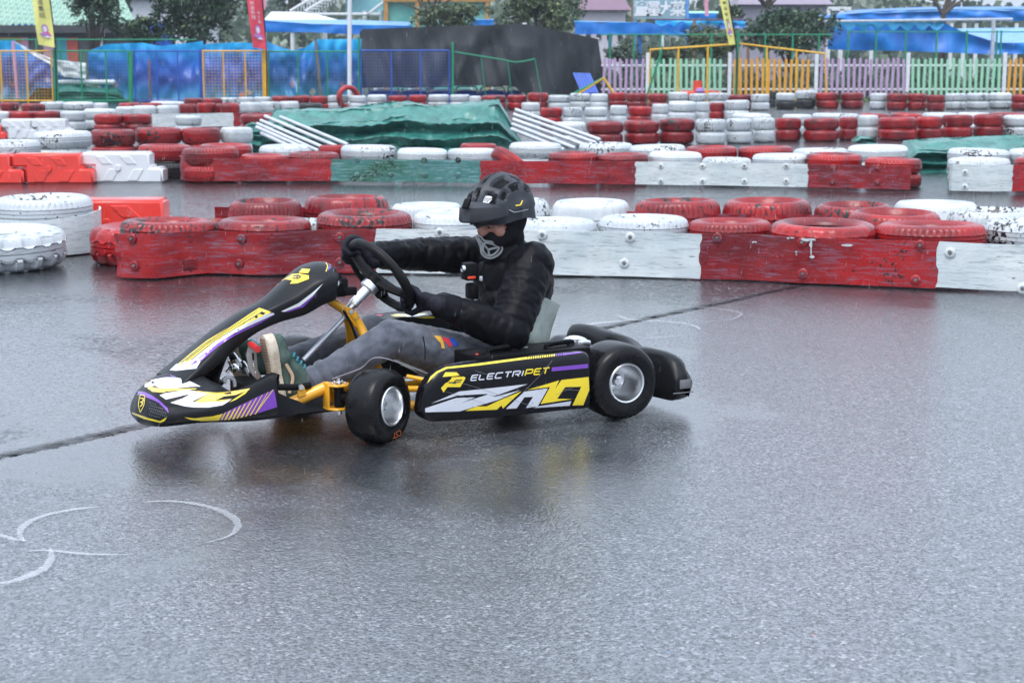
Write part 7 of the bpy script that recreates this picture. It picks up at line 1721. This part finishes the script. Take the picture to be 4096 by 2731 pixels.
# opening for the eyes: push the cloth back where the face shows
HMi = HM.inverted()
for v in me.vertices:
    q = HMi @ v.co
    if q.x > .02 and -.028 - .10 * abs(q.y) * 0 < q.z < .075 and abs(q.y) < .072:
        v.co = HM @ V3(q.x - .045, q.y * .88, q.z)
obj_me('balaclava', me, M['knit'], person)
mk = bmesh.new(); zm = lambda L, d: [K(1820 + x / 3.92, 670 + y / 3.92, d) for x, y in L]
MD = .088
o1 = zm([(330, 1080), (400, 1085), (455, 1150), (560, 1165), (660, 1195), (735, 1250), (725, 1320), (660, 1385), (560, 1425), (470, 1405), (415, 1340), (400, 1240), (360, 1150)], MD)
tube(mk, catmull(o1, 3, closed=True), .0045, 6, closed=True)
o2 = zm([(460, 1190), (560, 1195), (640, 1225), (690, 1260), (640, 1340), (560, 1385), (490, 1370), (440, 1300)], MD)
tube(mk, catmull(o2, 3, closed=True), .0045, 6, closed=True)
for L in ([(440, 1200), (520, 1290), (690, 1250)], [(520, 1290), (540, 1390)], [(360, 1110), (430, 1200), (430, 1310)]): tube(mk, zm(L, MD), .0048, 6)
mask = pp('mask_vent', mk, simple('grey_plastic_grille', (.26, .27, .28), .4, coat=.2))
bm = bmesh.new(); plate(bm, zm([(400, 1160), (560, 1175), (715, 1260), (650, 1370), (560, 1410), (470, 1390), (420, 1320)], MD - .006), .004); pp('mask_filter', bm, M['knit'], mask)
# ---- chest camera
cc = K(1878, 1085, .13)
bm = bmesh.new(); box(bm, cc, (.05, .055, .065), bev=.008); box(bm, cc + V3(-.01, 0, -.075), (.04, .05, .06), bev=.010); chc = pp('chest_camera', bm, M['matte_black'])
bm = bmesh.new(); lathe(bm, [(0, .012), (.012, .010), (.014, 0)], Matrix.Translation(cc + V3(.027, .010, .012)) @ Matrix.Rotation(math.pi / 2, 4, 'Y'), 14); pp('lens', bm, M['steel'], chc)
bm = bmesh.new(); box(bm, cc + V3(.006, .030, -.020), (.032, .004, .010), bev=.001); pp('light_strip', bm, simple('red_orange_trim', (.75, .06, .02), .4), chc)
bm = bmesh.new(); tube(bm, catmull([cc + V3(-.02, -.02, -.1), V3(.36, -.02, .34), V3(.34, .0, .28)], 3), .012, 6, flat=.4); pp('harness', bm, M['matte_black'], chc)
# ================================================================== rain and air
def rain():
    rnd = random.Random(21); bm = bmesh.new()
    for i in range(4200):
        y = 4.6 + 15 * rnd.random() ** .8; x = rnd.uniform(-.34, .34) * y; z = rnd.uniform(.02, H + y * .06)
        L = rnd.uniform(.012, .022); r = .0005 * rnd.uniform(.7, 1.3); tx = rnd.gauss(.12, .05) * L
        top = Vector((x + tx, y, z + L)); bot = Vector((x, y, z - L * .3)); mid = [Vector((x + r * math.cos(a), y + r * math.sin(a), z)) for a in (0, 2.1, 4.2)]
        t = bm.verts.new(top); b = bm.verts.new(bot); m = [bm.verts.new(q) for q in mid]
        for k in range(3): bm.faces.new((m[k], m[(k + 1) % 3], t)); bm.faces.new((m[(k + 1) % 3], m[k], b))
    m, nt, b = new_mat('rain_water'); b.inputs['Base Color'].default_value = (.85, .88, .92, 1); b.inputs['Roughness'].default_value = .1; b.inputs['Alpha'].default_value = .38
    tag(mesh_obj('rain', bm, m), 'fine rain falling over the track', 'rain', kind='stuff')
rain()
bm = bmesh.new(); box(bm, (0, 75, 9.5), (238, 198, 21))
hz, nt, b = new_mat('wet_air'); nt.nodes.remove(b)
pv = nt.nodes.new('ShaderNodeVolumePrincipled'); pv.inputs['Color'].default_value = (.86, .92, 1, 1); pv.inputs['Density'].default_value = 0.0007; pv.inputs['Anisotropy'].default_value = .2
nt.links.new(pv.outputs[0], nt.nodes['Material Output'].inputs['Volume'])
tag(mesh_obj('haze', bm, hz, smooth=False), 'thin rain haze over the whole track', 'haze', kind='stuff')
